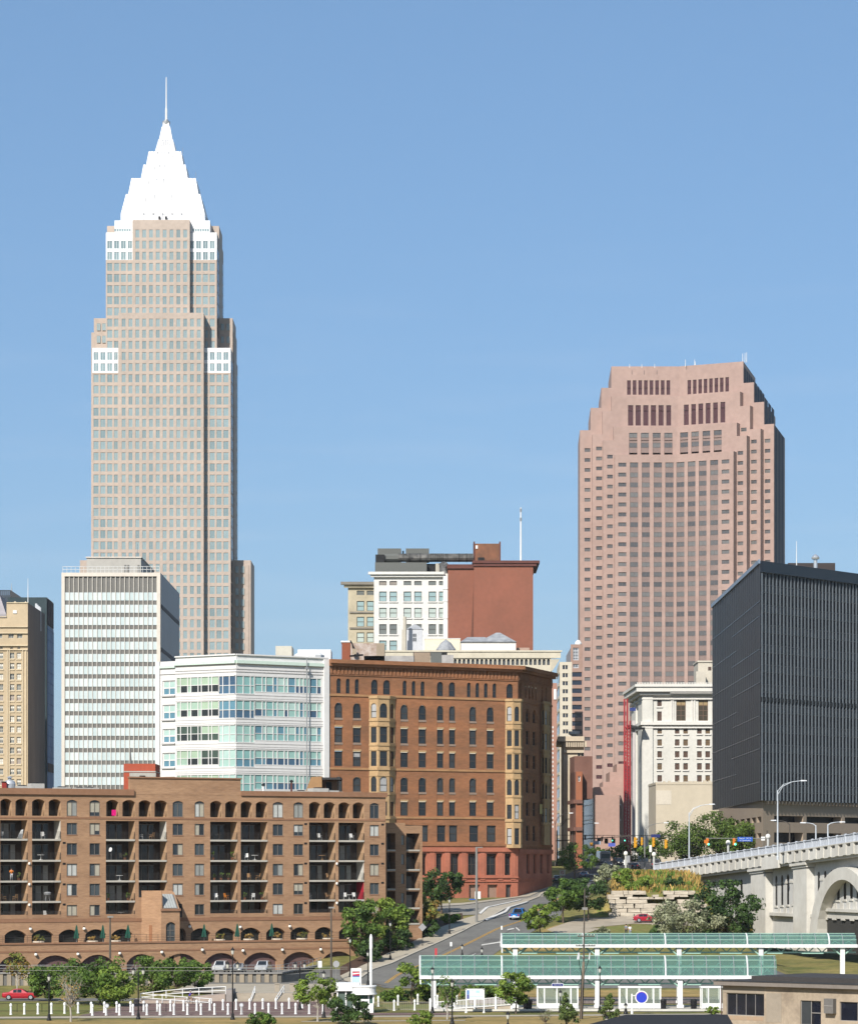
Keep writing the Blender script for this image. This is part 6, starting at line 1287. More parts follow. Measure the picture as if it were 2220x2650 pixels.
def tan_office():
 f = Fac.px(1870, 320.0, 2330, 320.0 / (1 + .0001 * 460)); r = thing('low_office', 'low weathered tan office with a dark flat roof at the lower right corner', 'building', f.pt(f.L / 2, 1.0)); U = f.u
 tan = M('weathered_stucco', (.385, .315, .235), .9, .3, .35, tint=(.27, .215, .16), fine=.1); tan2 = M('plain_stucco', (.33, .28, .22), .9, .1, .3); gl = G('office_dark_glass', (.012, .014, .024), .06, .5, .5, .6); fr = M('office_frame', (.30, .28, .26), .5); rust = M('rust_streaks', (.33, .22, .14), .9, .4, 1.2, tint=(.37, .29, .21), stretch=(3, 3, .6))
 zf = lambda y: 17 + (2245 - y) * .0399
 zT = zf(2551); z0 = .4; w = MB(); ops = [(U(1880), U(1977), zf(2628), zf(2571)), (U(2071), U(2124), zf(2646), zf(2584)), (U(2173), U(2262), zf(2632), zf(2584))]
 wall(w, f, 0, f.L, z0, zT, ops, tan, .25); w.face([f.pt(0, z0), f.pt(0, z0, -14), f.pt(0, zT, -14), f.pt(0, zT)], tan); w.build('wall', r)
 q = MB(); q.fbox(f, U(1983), U(2022), zf(2643), zf(2568), .01, .02, tan2); q.fbox(f, 0, U(1978), zf(2570), zT, .01, .02, tan2); q.build('repaired_panel', r)
 q = MB(); q.fbox(f, U(1882), U(1976), zf(2640), zf(2630), .01, .022, rust); q.build('rust_stain', r)
 q = MB(); q.fbox(f, -.7, f.L, zT, zT + .42, -.3, .65, M('office_fascia', (.22, .19, .165), .8)); q.fbox(f, -.7, f.L, zT + .42, zT + .47, -12, .7, dark_roof); q.fbox(f, 2.2, f.L, zT + .47, zT + .95, -13, -2.0, M('roof_kerb', (.055, .05, .048), .9)); q.build('roof', r)
 for (o, n, nm) in ((ops[0], 4, 'window'), (ops[2], 2, 'window')): q = MB(); win(f, *o, 0, -.2, gl, fr, n, 1, .05)(q); q.build(nm, r)
 q = MB(); win(f, *ops[1], 0, -.2, gl, fr, 2, 1, .07)(q); u = (ops[1][0] + ops[1][1]) / 2; q.fbox(f, u, ops[1][1], zf(2616), zf(2614), -.15, -.1, fr); q.fbox(f, ops[1][0] + .06, u - .06, ops[1][2], ops[1][3] - .1, -.19, -.16, M('door_pane', (.05, .055, .06), .2)); q.build('door', r)
 q = MB(); q.fbox(f, U(2140), U(2164), zf(2614), zf(2577), 0, .6, M('ac_box', (.16, .15, .14), .7)); q.fbox(f, U(2141), U(2163), zf(2596), zf(2594), .6, .63, fr); q.build('air_conditioner', r)
 q = MB(); p = f.pt(-.1, 0, .05); q.tube((p[0], p[1], z0), (p[0], p[1], zT), .06, None, M('rust_pipe', (.10, .04, .03), .8), 6); q.build('downpipe', r)
 # black flat roof in the foreground
 r = thing('shed', 'flat black roofed shed in front of the tan office, cut by the bottom edge', 'shed', (X(1740, 292), 292, 0)); z = 2.3; D = 308.0; q = MB(); pl = [(X(1620, D), D), (X(1882, D), D), (X(1900, 285), 285), (X(1500, 285), 285)]
 q.prism(pl, z - .25, z, M('felt_roof', (.022, .021, .022), .9, .2, .6), M('felt_roof', (.022, .021, .022))); q.build('roof', r); q = MB(); q.prism([(X(1628, D), D - .4), (X(1878, D), D - .4), (X(1892, 286), 286), (X(1515, 286), 286)], -.2, z - .25, tan2); q.build('wall', r)
tan_office()
# ================================================================ ground, streets, pavements
def terrain():
 xs = sorted(set(list(np.arange(-150, 201, 2.0)) + [-9000, -4000, -1500, -700, -350, -220, 260, 350, 700, 1500, 4000, 9000])); ys = sorted(set(list(np.arange(320, 800, 2.0)) + list(np.arange(506, 514, .5)) + list(np.arange(418, 440, .5)) + [-2000, -500, 0, 150, 280, 830, 900, 1000, 1150, 1400, 2500, 6000, 20000]))
 V = [(x, y, zt(x, y)) for y in ys for x in xs]; nx = len(xs); Fc = [(j * nx + i, j * nx + i + 1, (j + 1) * nx + i + 1, (j + 1) * nx + i) for j in range(len(ys) - 1) for i in range(nx - 1)]
 me = bpy.data.meshes.new('ground'); me.from_pydata(V, [], Fc); g = M('dry_grass', (.205, .165, .055), .95, .5, .12, tint=(.085, .105, .022), fine=.28, bump=.3); me.materials.append(g); me.update()
 o = bpy.data.objects.new('ground', me); S.collection.objects.link(o); o['kind'] = 'structure'
terrain()
def strip(name, Lp, Rp, mat, dz=.06, step=2.0, fix=None, thick=0):
 """a sheet draped over the terrain between two polylines (lists of plan points)"""
 def resample(p, n):
  p = [np.array(q[:2], float) for q in p]; d = [0]
  for a, b in zip(p[:-1], p[1:]): d.append(d[-1] + float(np.hypot(*(b - a))))
  out = []
  for k in range(n + 1):
   s_ = d[-1] * k / n; i = max(j for j in range(len(d)) if d[j] <= s_ + 1e-9); i = min(i, len(p) - 2); t = (s_ - d[i]) / max(d[i + 1] - d[i], 1e-9); out.append(p[i] + (p[i + 1] - p[i]) * t)
  return out, d[-1]
 n = max(2, int(max(resample(Lp, 1)[1], resample(Rp, 1)[1]) / step)); A, _ = resample(Lp, n); B, _ = resample(Rp, n); w = max(1, int(max(np.hypot(*(a - b)) for a, b in zip(A, B)) / step))
 V, Fc = [], []
 for a, b in zip(A, B):
  for j in range(w + 1): p = a + (b - a) * j / w; V.append((p[0], p[1], (zt(p[0], p[1]) if fix is None else fix) + dz))
 for i in range(n):
  for j in range(w): k = i * (w + 1) + j; Fc.append((k, k + 1, k + w + 2, k + w + 1))
 if thick:      # kerb face all along the right-hand edge and the left-hand edge
  for e in (0, w):
   b0 = len(V); V += [(V[i * (w + 1) + e][0], V[i * (w + 1) + e][1], V[i * (w + 1) + e][2] - thick) for i in range(n + 1)]
   for i in range(n): Fc.append((i * (w + 1) + e, (i + 1) * (w + 1) + e, b0 + i + 1, b0 + i))
 me = bpy.data.meshes.new(name); me.from_pydata(V, [], Fc); me.materials.append(mat); me.update()
 o = bpy.data.objects.new(name, me); S.collection.objects.link(o); o['kind'] = 'structure'; return o
asp = M('asphalt', (.17, .165, .15), .95, .18, .15, tint=(.135, .13, .12), fine=.1); asp2 = M('dark_asphalt', (.055, .056, .060), .9, .2, .1); pave = M('pavement', (.41, .36, .28), .95, .12, .3, fine=.08); brick_pl = M('plaza_brick', (.185, .115, .10), .9, .15, .4, tint=(.14, .095, .085)); paint_w = M('road_white', (.62, .60, .55), .8, .2, 1.5); paint_y = M('road_yellow', (.52, .30, .06), .8, .2, 1.5); sand = M('dirt_track', (.40, .34, .26), .95, .2, .3); grass = M('green_grass', (.11, .135, .028), .95, .45, .2, tint=(.19, .16, .05), fine=.25, bump=.3); lawn = M('parched_lawn', (.34, .23, .085), .95, .25, .15, tint=(.21, .165, .05), fine=.2, bump=.2); kerb_c = M('kerb_stone', (.48, .44, .37), .9)
gp = lambda *pts: [ground(*p)[:2] for p in pts]
kerb_line = [(905, 2546), (965, 2513), (1015, 2497), (1087, 2464), (1144, 2439), (1201, 2412), (1254, 2386), (1330, 2350), (1400, 2318), (1440, 2297)]
road_right = [(1160, 2556), (1240, 2496), (1275, 2474), (1299, 2457), (1377, 2414), (1404, 2400), (1450, 2372), (1500, 2330), (1540, 2300), (1570, 2280)]
kl, rr2 = gp(*kerb_line), gp(*road_right)
strip('road', kl, rr2, asp, .06)
walk_in = [(880, 2530), (965, 2490), (1013, 2467), (1065, 2443), (1104, 2422), (1144, 2402), (1198, 2382), (1245, 2368), (1335, 2336), (1400, 2312), (1440, 2293)]
strip('pavement', gp(*walk_in), kl, pave, .19, thick=.14)
strip('kerb', [(p[0] - .28, p[1] + .05) for p in kl], kl, kerb_c, .20)
strip('mulch_bed', gp((880, 2505), (965, 2462), (1040, 2425), (1104, 2385), (1170, 2368), (1196, 2366)), gp(*walk_in[:7]), M('bark_mulch', (.075, .042, .028), .95, .3, .8), .1)
# slip drive in front of the brown block, with two white kerbs
strip('slip_drive', gp((1090, 2352), (1200, 2345), (1340, 2326), (1430, 2296)), gp((1170, 2372), (1245, 2369), (1345, 2334), (1445, 2294)), M('drive_concrete', (.27, .25, .215), .95, .15, .2), .09)
strip('walkway', gp((1090, 2345), (1200, 2340), (1342, 2322), (1428, 2294)), gp((1090, 2352), (1200, 2345), (1340, 2326), (1430, 2296)), pave, .2, thick=.1)
for a in ([(1238, 2369), (1345, 2333)], [(1252, 2385), (1305, 2363), (1362, 2338)]): q = gp(*a); strip('kerb', q, [(p[0] + .35, p[1] - 1.2) for p in q], M('white_kerb', (.66, .64, .60), .8), .30, thick=.2)
# upper street and crossing
up_l = [(22, 640), (25, 700), (28, 770), (40, 900), (55, 1100)]; up_r = [(150, 640), (150, 700), (150, 770), (120, 900), (120, 1100)]
strip('upper_street', gp((1425, 2300)) + [(27, 652), (35, 690), (36, 772), (42, 900)], gp((1572, 2281)) + [(44, 652), (130, 652), (130, 772), (140, 900)], asp2, .10, 4)
for (a, b) in (((1500, 2283), (1548, 2281)), ((1520, 2266), (1560, 2265)), ((1492, 2290), (1530, 2289))): q = gp(a, b); strip('road_marking', q, [(p[0], p[1] + 1.6) for p in q], paint_w, .125)
strip('crosswalk', [(40, 742), (130, 742)], [(40, 745), (130, 745)], paint_w, .125)
# yellow double line and arrows on the hill
yl = gp((974, 2550), (1025, 2525), (1138, 2477), (1195, 2450), (1281, 2407), (1343, 2386), (1400, 2352), (1450, 2322))
for d in (0, .32): strip('road_marking', [(p[0] + d, p[1]) for p in yl], [(p[0] + d + .17, p[1]) for p in yl], paint_y, .085)
for pts in (((1245, 2450), (1300, 2441)), ((1312, 2410), (1330, 2407)), ((1334, 2404), (1344, 2412))): q = gp(*pts); strip('road_marking', q, [(p[0] + .1, p[1] + 1.3) for p in q], paint_w, .085)
wl = gp((1075, 2543), (1180, 2494), (1230, 2470)); strip('road_marking', wl, [(p[0] + .14, p[1]) for p in wl], paint_w, .085)
# lower street behind the plaza and station
strip('street', [(-34, 425), (60, 425), (220, 424)], [(-34, 444), (60, 446), (220, 448)], asp, .045)
strip('tram_bed', [(5, 384), (220, 384)], [(5, 402), (220, 402)], M('tram_ballast', (.30, .235, .20), .95, .2, .5), .05)
for y in (388, 389.5, 395, 396.5): strip('tram_rail', [(5, y), (220, y)], [(5, y + .12), (220, y + .12)], M('rail_steel', (.16, .13, .12), .5, metal=.5), .14)
strip('pavement', [(-33, 394.6), (-8, 394.6)], [(-33, 425), (-8, 425)], pave, .05)
strip('grass_strip', [(3, 404), (220, 404)], [(3, 422), (220, 422)], lawn, .05)
# plaza, lawns, paths
strip('plaza', [(-40, 352.5), (-9, 352.5)], [(-36, 392), (-9, 392.5)], brick_pl, .03)
for (y, w_, m) in ((362.5, .5, pave), (372.5, .4, pave), (356, .25, kerb_c)): strip('plaza_band', [(-40, y), (-9, y)], [(-40, y + w_), (-9, y + w_)], m, .045)
strip('path', [(-70, 343.5), (-33, 347.5), (-9, 349.0), (10, 351), (60, 358)], [(-70, 346.5), (-36, 352), (-9, 352.4), (10, 354.2), (60, 362)], pave, .05)
strip('lawn', [(-80, 300), (120, 300)], [(-70, 343.4), (100, 343.4)], lawn, .02); strip('lawn', [(-30, 343.5), (80, 343.5)], [(-33, 347.3), (60, 357.5)], lawn, .025)
strip('path', [(-14, 338.5), (4, 341.0)], [(-14, 340), (4, 343)], pave, .045)
strip('lawn', [(-75, 352), (-41, 353)], [(-75, 388), (-38, 390)], grass, .025)
strip('street', [(-90, 390.5), (-38, 391.5)], [(-90, 400), (-38, 400)], asp, .03)
strip('lawn', [(-9, 362), (3, 362)], [(-9, 381), (3, 381)], grass, .04)
strip('pavement', [(-9, 354), (2.5, 354.5)], [(-9, 359), (2.5, 360)], brick_pl, .05)
# hill to the right of the road: dirt track, parking ground
strip('dirt_track', gp((1415, 2408), (1500, 2378), (1600, 2374), (1760, 2374)), gp((1440, 2418), (1540, 2402), (1640, 2392), (1800, 2398)), sand, .05)
strip('dirt_track', gp((1440, 2420), (1480, 2405)), gp((1500, 2422), (1560, 2404)), sand, .06)
strip('grass_bank', gp((1300, 2462), (1380, 2418), (1440, 2396)), gp((1500, 2462), (1480, 2424), (1500, 2402)), lawn, .04)
strip('grass_bank', gp((1545, 2404), (1640, 2394), (1800, 2400)), gp((1500, 2440), (1640, 2440), (1800, 2440)), grass, .05)
strip('grass_bank', gp((1500, 2378), (1580, 2372)), gp((1520, 2360), (1584, 2358)), grass, .06)
# garage forecourt and its sheet pile wall
def forecourt():
 q = MB(); q.prism([(-160, 430.2), (X(730, 430), 430.2), (X(930, 447), 452), (X(960, 450), 462), (-10, 470), (-160, 446)], -1, 2.0, asp); o = q.build('forecourt'); o['kind'] = 'structure'
 pale = M('sheet_pile', (.345, .285, .205), .8, .15, .6, tint=(.25, .21, .16), stretch=(1, 1, .2)); cap = M('pile_cap', (.26, .25, .235), .8)
 def run(label, a, b, z0, za, zb_, group):
  f = Fac(a, b); t = thing('retaining_wall', label, 'retaining wall', f.pt(f.L / 2, z0), group); m = MB(); n = int(f.L / 1.15)
  for k in range(n):
   u0 = f.L * k / n; u1 = f.L * (k + 1) / n; d = .42; zz = za + (zb_ - za) * (k + .5) / n; s_ = (u1 - u0)
   pts = [(u0, 0), (u0 + s_ * .52, 0), (u0 + s_ * .6, -d), (u0 + s_ * .92, -d), (u1, 0)]
   for p, q_ in zip(pts[:-1], pts[1:]): m.face([f.pt(p[0], z0, p[1]), f.pt(q_[0], z0, q_[1]), f.pt(q_[0], zz, q_[1]), f.pt(p[0], zz, p[1])], pale)
  m.build('sheet_piles', t); m = MB(); m.hexa([f.pt(0, za, .12), f.pt(f.L, zb_, .12), f.pt(f.L, zb_, -.6), f.pt(0, za, -.6)], [f.pt(0, za + .2, .12), f.pt(f.L, zb_ + .2, .12), f.pt(f.L, zb_ + .2, -.6), f.pt(0, za + .2, -.6)], cap); m.build('cap', t)
  m = MB()
  for d in (.55, 1.0): m.tube(f.pt(0, za + .2 + d, -.2), f.pt(f.L, zb_ + .2 + d, -.2), .035, None, grey_metal, 5)
  k = 0
  while k < f.L: zz = za + (zb_ - za) * k / f.L; m.tube(f.pt(k, zz + .2, -.2), f.pt(k, zz + 1.2, -.2), .035, None, grey_metal, 5); k += 2.2
  m.build('guard_rail', t)
 run('tan corrugated sheet pile wall holding up the garage forecourt', (-120, 430), (X(728, 430), 430), -.1, 2.15, 2.15, 'sheet pile walls')
 run('shaded stretch of sheet pile wall turning back beside the hill road', (X(728, 430) + .02, 430), (X(836, 452), 452), -.1, 2.15, 2.6, 'sheet pile walls')
forecourt()
def rocks():
 t = thing('rock_outcrop', 'pale layered rock outcrop below the dry grass, behind the red car', 'rock', (X(1660, 510), 510, 9)); rk = M('pale_sandstone', (.52, .46, .37), .95, .3, .9, tint=(.34, .29, .225), fine=.15, bump=.6, stretch=(.5, .5, 3)); rg = random.Random(11); m = MB(); z = 8.4; layer = 0
 while z < 12.7:
  h = rg.uniform(.35, .75); x = X(1572, 509) + rg.uniform(-.5, .8) + max(0, (z - 11.5) * .8); end = X(1800, 509)
  while x < end:
   w_ = rg.uniform(.6, 2.4); y = 506.6 + (z - 8.4) * .55 + rg.uniform(-.35, .35)
   if not (z > 11 and rg.random() < .35):
    a = [(x + rg.uniform(-.1, .1), y + rg.uniform(-.1, .1), z), (x + w_, y + rg.uniform(-.15, .1), z), (x + w_, y + 4, z), (x, y + 4, z)]; b = [(p[0] + rg.uniform(-.12, .12), p[1] + rg.uniform(0, .15), z + h * rg.uniform(.85, 1.0)) for p in a]; m.hexa(a, b, rk)
   x += w_ + rg.uniform(.02, .12)
  z += h
 m.build('strata', t)
rocks()
# ================================================================ trees and plants
def mesh_np(name, co, mats, midx, parent):
 """quads from an (n,4,3) array"""
 n = len(co); me = bpy.data.meshes.new(name); me.vertices.add(n * 4); me.vertices.foreach_set('co', co.reshape(-1).astype(np.float32)); me.loops.add(n * 4); me.loops.foreach_set('vertex_index', np.arange(n * 4, dtype=np.int32)); me.polygons.add(n); me.polygons.foreach_set('loop_start', np.arange(0, n * 4, 4, dtype=np.int32)); me.polygons.foreach_set('loop_total', np.full(n, 4, dtype=np.int32))
 for m in mats: me.materials.append(m)
 me.polygons.foreach_set('material_index', midx.astype(np.int32)); me.update(); me.validate()
 o = bpy.data.objects.new(name, me); S.collection.objects.link(o); o.parent = parent; return o
bark = M('bark', (.13, .095, .07), .95, .3, 2, stretch=(3, 3, 1)); pale_bark = M('pale_bark', (.42, .38, .33), .9, .2, 2)
PAL = {'green': ((0.100, 0.171, 0.031), (0.142, 0.218, 0.040), (0.057, 0.106, 0.024)), 'bright': ((0.177, 0.254, 0.042), (0.224, 0.301, 0.053), (0.106, 0.177, 0.032)), 'dark': ((0.050, 0.092, 0.024), (0.073, 0.130, 0.032), (0.026, 0.052, 0.017)), 'autumn': ((0.206, 0.218, 0.050), (0.295, 0.189, 0.045), (0.136, 0.159, 0.035)), 'olive': ((0.295, 0.307, 0.183), (0.366, 0.378, 0.236), (0.189, 0.206, 0.118)), 'gold': ((0.425, 0.266, 0.077), (0.496, 0.330, 0.100), (0.295, 0.212, 0.059)), 'conifer': ((0.118, 0.165, 0.047), (0.153, 0.206, 0.057), (0.065, 0.106, 0.028)), 'locust': ((0.094, 0.151, 0.028), (0.136, 0.201, 0.040), (0.054, 0.094, 0.021))}
LM = {k: [LEAF('leaf_%s_%d' % (k, i), c) for i, c in enumerate(v)] for k, v in PAL.items()}
def tree(label, x, y, z0, h, w, pal='green', shape='round', trunk=.3, n=2600, leaf=.26, seed=1, bk=None, cat='tree', name='tree', group=None, depth=None, bare=False, clumps=34):
 t = thing(name, label, cat, (x, y, z0), group); rg = np.random.default_rng(seed); dw = (depth or w) / 2; zc0 = z0 + h * trunk
 # clump centres in an uneven envelope
 C = []
 lob = rg.uniform(.72, 1.12, 8)
 while len(C) < clumps:
  u = rg.uniform(-1, 1, 3); rad = np.linalg.norm(u)
  if rad > 1: continue
  ang = (math.atan2(u[1], u[0]) / (2 * math.pi) % 1) * 8; l = lob[int(ang) % 8]
  v = (u[2] + 1) / 2
  if shape == 'cone': k = 1.05 - v
  elif shape == 'spread': k = .55 + .5 * math.sin(min(1, v * 1.25) * math.pi)
  elif shape == 'vase': k = .35 + .75 * v
  else: k = 1
  if rad < .3 and shape != 'cone': continue
  rr_ = math.hypot(u[0], u[1]) or 1
  s_ = 1 if shape != 'cone' else 1.0 / max(math.sqrt(max(1 - u[2] ** 2, .05)), .2) * k
  if shape in ('spread', 'vase'): s_ = k / max(math.sqrt(max(1 - u[2] ** 2, .12)), .35)
  C.append((u[0] * w / 2 * l * s_, u[1] * dw * l * s_, h * trunk + v * h * (1 - trunk) * (.86 + .14 * l)))
 C = np.array(C); cs = rg.uniform(.7, 1.3, clumps) * (w * .5 + h * (1 - trunk) * .5) / 2 * .27
 if shape == 'cone': cs *= np.clip(1.25 - (C[:, 2] - h * trunk) / (h * (1 - trunk)), .3, 1.2)
 idx = rg.integers(0, clumps, n); off = rg.normal(0, 1, (n, 3)); off /= np.linalg.norm(off, axis=1)[:, None]; off *= (rg.uniform(.25, 1.15, n) ** .6)[:, None] * cs[idx][:, None]; off[:, 2] *= .8
 ctr = C[idx] + off; ctr[:, 2] = np.clip(ctr[:, 2], h * trunk * .45 if trunk > .12 else .05, h * 1.02)
 nrm = off / np.linalg.norm(off, axis=1)[:, None] + rg.normal(0, .55, (n, 3)) + np.array((0, 0, .35)); nrm /= np.linalg.norm(nrm, axis=1)[:, None]
 a = np.cross(nrm, rg.normal(0, 1, (n, 3))); a /= np.linalg.norm(a, axis=1)[:, None]; b = np.cross(nrm, a); s1 = (rg.uniform(.6, 1.3, n) * leaf)[:, None]; s2 = s1 * rg.uniform(.5, .9, n)[:, None]
 co = np.stack((ctr - a * s1, ctr - b * s2 * .8, ctr + a * s1, ctr + b * s2 * .8), axis=1) if True else None
 cm = rg.choice(3, clumps, p=(.5, .28, .22)); mi = np.where(rg.random(n) < .75, cm[idx], rg.integers(0, 3, n))
 m = MB(); bk = bk or bark; r0 = max(.05, h * .022); top = h * (trunk + (1 - trunk) * .55)
 prev = np.array((0, 0, -.25)); rp = r0 * 1.25; pts = [prev]
 for k in range(1, 6): q = np.array((rg.normal(0, .02) * h * k / 5, rg.normal(0, .02) * h * k / 5, top * k / 5)); m.tube(prev + (x, y, z0), q + (x, y, z0), rp, r0 * (1 - .16 * k), bk, 7, False); prev, rp = q, r0 * (1 - .16 * k); pts.append(q)
 for k in range(0, clumps, 1 if bare else 2):
  s_ = pts[2] + (pts[-1] - pts[2]) * rg.uniform(.0, .9) if trunk > .12 else pts[1]
  if s_[2] > C[k][2]: s_ = pts[2]
  mid = (s_ + C[k]) / 2 + (0, 0, -.04 * h); r1 = r0 * .34; m.tube(s_ + (x, y, z0), mid + (x, y, z0), r1, r1 * .7, bk, 5, False); m.tube(mid + (x, y, z0), C[k] + (x, y, z0), r1 * .7, r1 * .2, bk, 5, False)
  if bare:
   for _ in range(5): e = C[k] + rg.normal(0, 1, 3) * cs[k] * 1.3; m.tube(C[k] + (x, y, z0), e + (x, y, z0), r1 * .3, r1 * .1, bk, 4, False)
 m.build('trunk', t, smooth=True); mesh_np('crown', co, LM[pal], mi, t); return t
def T(label, px, pyb, pyt, wpx, pal='green', **k):
 x, y, z = ground(px, pyb) if 'D' not in k else (X(px, k['D']), k['D'], k.pop('zb', zt(X(px, k['D']), k['D'])))
 k.pop('D', None); sc = y / F; h = CAMZ + (YH - pyt) * sc - z; return tree(label, x, y, z, h, wpx * sc * 1.12, pal, **k)
T('bushy green street tree at the right end of the garage podium', 935, 2478, 2325, 112, seed=3, n=3600, trunk=.18, name='street_tree')
T('yellow green street tree left of the diamond sign, partly turning', 1010, 2455, 2328, 105, 'bright', seed=4, n=3200, trunk=.2, name='street_tree')
T('street tree with orange autumn patches by the diamond sign', 1085, 2425, 2318, 100, 'autumn', seed=5, n=3200, trunk=.22, name='street_tree')
T('tall dark green tree in front of the red sandstone base', 1142, 2366, 2248, 108, 'dark', seed=6, n=3400, trunk=.3, name='street_tree')
for i, (px, pb, pt, w_, l) in enumerate(((960, 2492, 2430, 70, 'dark hedge shrub at the foot of the bushy green street tree'), (1030, 2462, 2402, 75, 'dark hedge shrub at the foot of the yellow green street tree'), (1098, 2428, 2376, 70, 'dark hedge shrub by the diamond sign'), (1165, 2392, 2365, 55, 'low round green shrub on the mulch beside the street lamp'))):
 T(l, px, pb, pt, w_, 'dark' if i < 3 else 'green', seed=20 + i, n=1300, trunk=.05, name='shrub', cat='shrub', group='shrubs by the hill pavement')
T('loose leafy tree with a bare trunk on the right of the hill road', 1457, 2390, 2278, 98, 'green', seed=7, n=2600, trunk=.32, name='tree'); T('dense dark tree with a dark trunk on the grass right of the hill road', 1522, 2382, 2274, 118, 'dark', seed=8, n=3800, trunk=.25); T('small bright green tree beside the blue pickup truck', 1397, 2424, 2343, 78, 'bright', seed=9, n=2200, trunk=.22)
T('slender street tree at the crossing beside the red bordered sign', 1487, 2290, 2184, 100, 'green', seed=10, n=2200, trunk=.35, clumps=26, name='street_tree');
for i, (px, D, zb, pt, w_, l) in enumerate(((1772, 668, 16.6, 2128, 125, 'honey locust left of three before the tan garage'), (1858, 664, 16.6, 2104, 150, 'tallest honey locust before the tan garage'), (1925, 660, 16.6, 2128, 110, 'honey locust right of three before the tan garage'))):
 T(l, px, 0, pt, w_, 'locust', D=D, zb=zb, seed=30 + i, n=7000, trunk=.2, leaf=.25, clumps=80, group='honey locusts before the garage', name='honey_locust', depth=9)
for i, (px, D, zb, pt, w_, l) in enumerate(((1620, 850, 17.5, 2180, 110, 'round street tree behind the row of parked cars'), (1545, 900, 18, 2195, 70, 'small street tree behind the bus'), (1685, 760, 17.5, 2170, 70, 'street tree behind the yellow traffic lights'))):
 T(l, px, 0, pt, w_, 'green', D=D, zb=zb, seed=40 + i, n=1500, trunk=.2, leaf=.35, name='street_tree', group='trees beyond the crossing')
# mound: dry grass as stuff, shrubs as things
def mound():
 rg = np.random.default_rng(5); n = 9000; x = rg.uniform(28, 72, n); y = rg.uniform(511, 600, n); keep = (x > 29.5 + (y - 510) * .075) & (x < 47 + np.maximum(0, y - 575) * .3); x, y = x[keep], y[keep]; n = len(x); z = np.array([zt(a, b) for a, b in zip(x, y)]); h = rg.uniform(.4, 1.15, n); a = rg.uniform(0, math.pi, n); d = np.stack((np.cos(a), np.sin(a), 0 * a), 1) * .16; p = np.stack((x, y, z), 1); lean = rg.normal(0, .25, (n, 3)); lean[:, 2] = 0; tp = p + np.stack((0 * h, 0 * h, h), 1) + lean
 co = np.stack((p - d, p + d, tp + d * .4, tp - d * .4), 1); o = mesh_np('dry_grass', co, LM['gold'] + LM['bright'], np.where(np.sin(x * .35) + np.sin(y * .5 + x * .2) + rg.normal(0, .5, n) > .9, 3 + rg.integers(0, 3, n), rg.integers(0, 3, n)), None); tag(o, 'tall dry golden grass covering the mound above the rocks', 'grass', kind='stuff')
mound()
for i, (px, D, pt, w_, pal, l) in enumerate(((1572, 522, 2238, 66, 'olive', 'silvery grey green shrub at the left end of the mound'), (1625, 520, 2250, 70, 'bright', 'bright green shrub on the mound right of the silvery one'), (1600, 548, 2243, 60, 'green', 'green shrub at the back of the mound below the parked cars'), (1668, 519, 2268, 46, 'bright', 'low bright green shrub in the middle of the mound'), (1748, 524, 2268, 48, 'dark', 'small dark green shrub at the right end of the mound'), (1640, 513, 2282, 40, 'bright', 'small light green shrub hanging over the rocks'))):
 T(l, px, 0, pt, w_, pal, D=D, seed=50 + i, n=1700, trunk=.05, name='shrub', cat='shrub', group='shrubs on the mound')
T('large dark green bush beside the viaduct wall', 1880, 2432, 2282, 150, 'dark', seed=60, n=5200, trunk=.06, leaf=.3, name='bush', cat='bush', clumps=50); T('big silvery olive bush in front of the red hatchback', 1770, 2436, 2330, 165, 'olive', seed=61, n=5200, trunk=.05, leaf=.24, name='bush', cat='bush', clumps=50)
for i, (px, pb, pt, w_, pal, l) in enumerate(((1560, 2428, 2400, 40, 'olive', 'pale flowering weeds left of the two people'), (1700, 2430, 2395, 40, 'dark', 'small dark bush right of the two people'), (1930, 2425, 2385, 36, 'autumn', 'low yellowing bush at the foot of the viaduct pier'))): T(l, px, pb, pt, w_, pal, seed=65 + i, n=700, trunk=.05, name='weed_clump' if i == 0 else 'bush', cat='bush', group='small bushes on the hill')
# foreground greens
for i, (px, pb, pt, w_, pal, l) in enumerate(((130, 2592, 2494, 95, 'green', 'leftmost broad green shrub, right behind the red saloon car'), (190, 2600, 2482, 125, 'green', 'broad green shrub above the bare little tree'), (260, 2604, 2480, 135, 'green', 'tallest broad green shrub in the row, with a few orange leaves'), (305, 2606, 2505, 110, 'bright', 'full light green shrub reaching nearest the ground'), (395, 2572, 2478, 110, 'green', 'broad green shrub above the left end of the white ramp rails'), (455, 2566, 2476, 100, 'green', 'broad green shrub above the middle of the white ramp rails'), (505, 2562, 2488, 80, 'green', 'rightmost broad green shrub, left of the parked cars'))):
 T(l, px, pb, pt, w_, pal, seed=70 + i, n=3400, trunk=.07, leaf=.2, name='shrub', cat='shrub', clumps=44, group='broad shrubs before the garages')
T('sparse yellowing tree behind the red saloon car', 44, 2572, 2462, 62, 'autumn', seed=80, n=900, trunk=.35, leaf=.2, bk=pale_bark); T('bare twiggy young tree with a pale trunk on the lawn', 183, 2646, 2515, 82, 'gold', seed=81, n=260, trunk=.33, leaf=.1, bk=pale_bark, shape='vase', bare=True, clumps=30)
T('round headed young tree with a pale trunk left of the white booth', 822, 2646, 2520, 100, 'bright', seed=82, n=3200, trunk=.3, leaf=.17, bk=pale_bark); T('dark bush with white blossoms in front of the white booth', 905, 2652, 2575, 125, 'dark', seed=83, n=2600, trunk=.05, leaf=.17, name='bush', cat='bush')
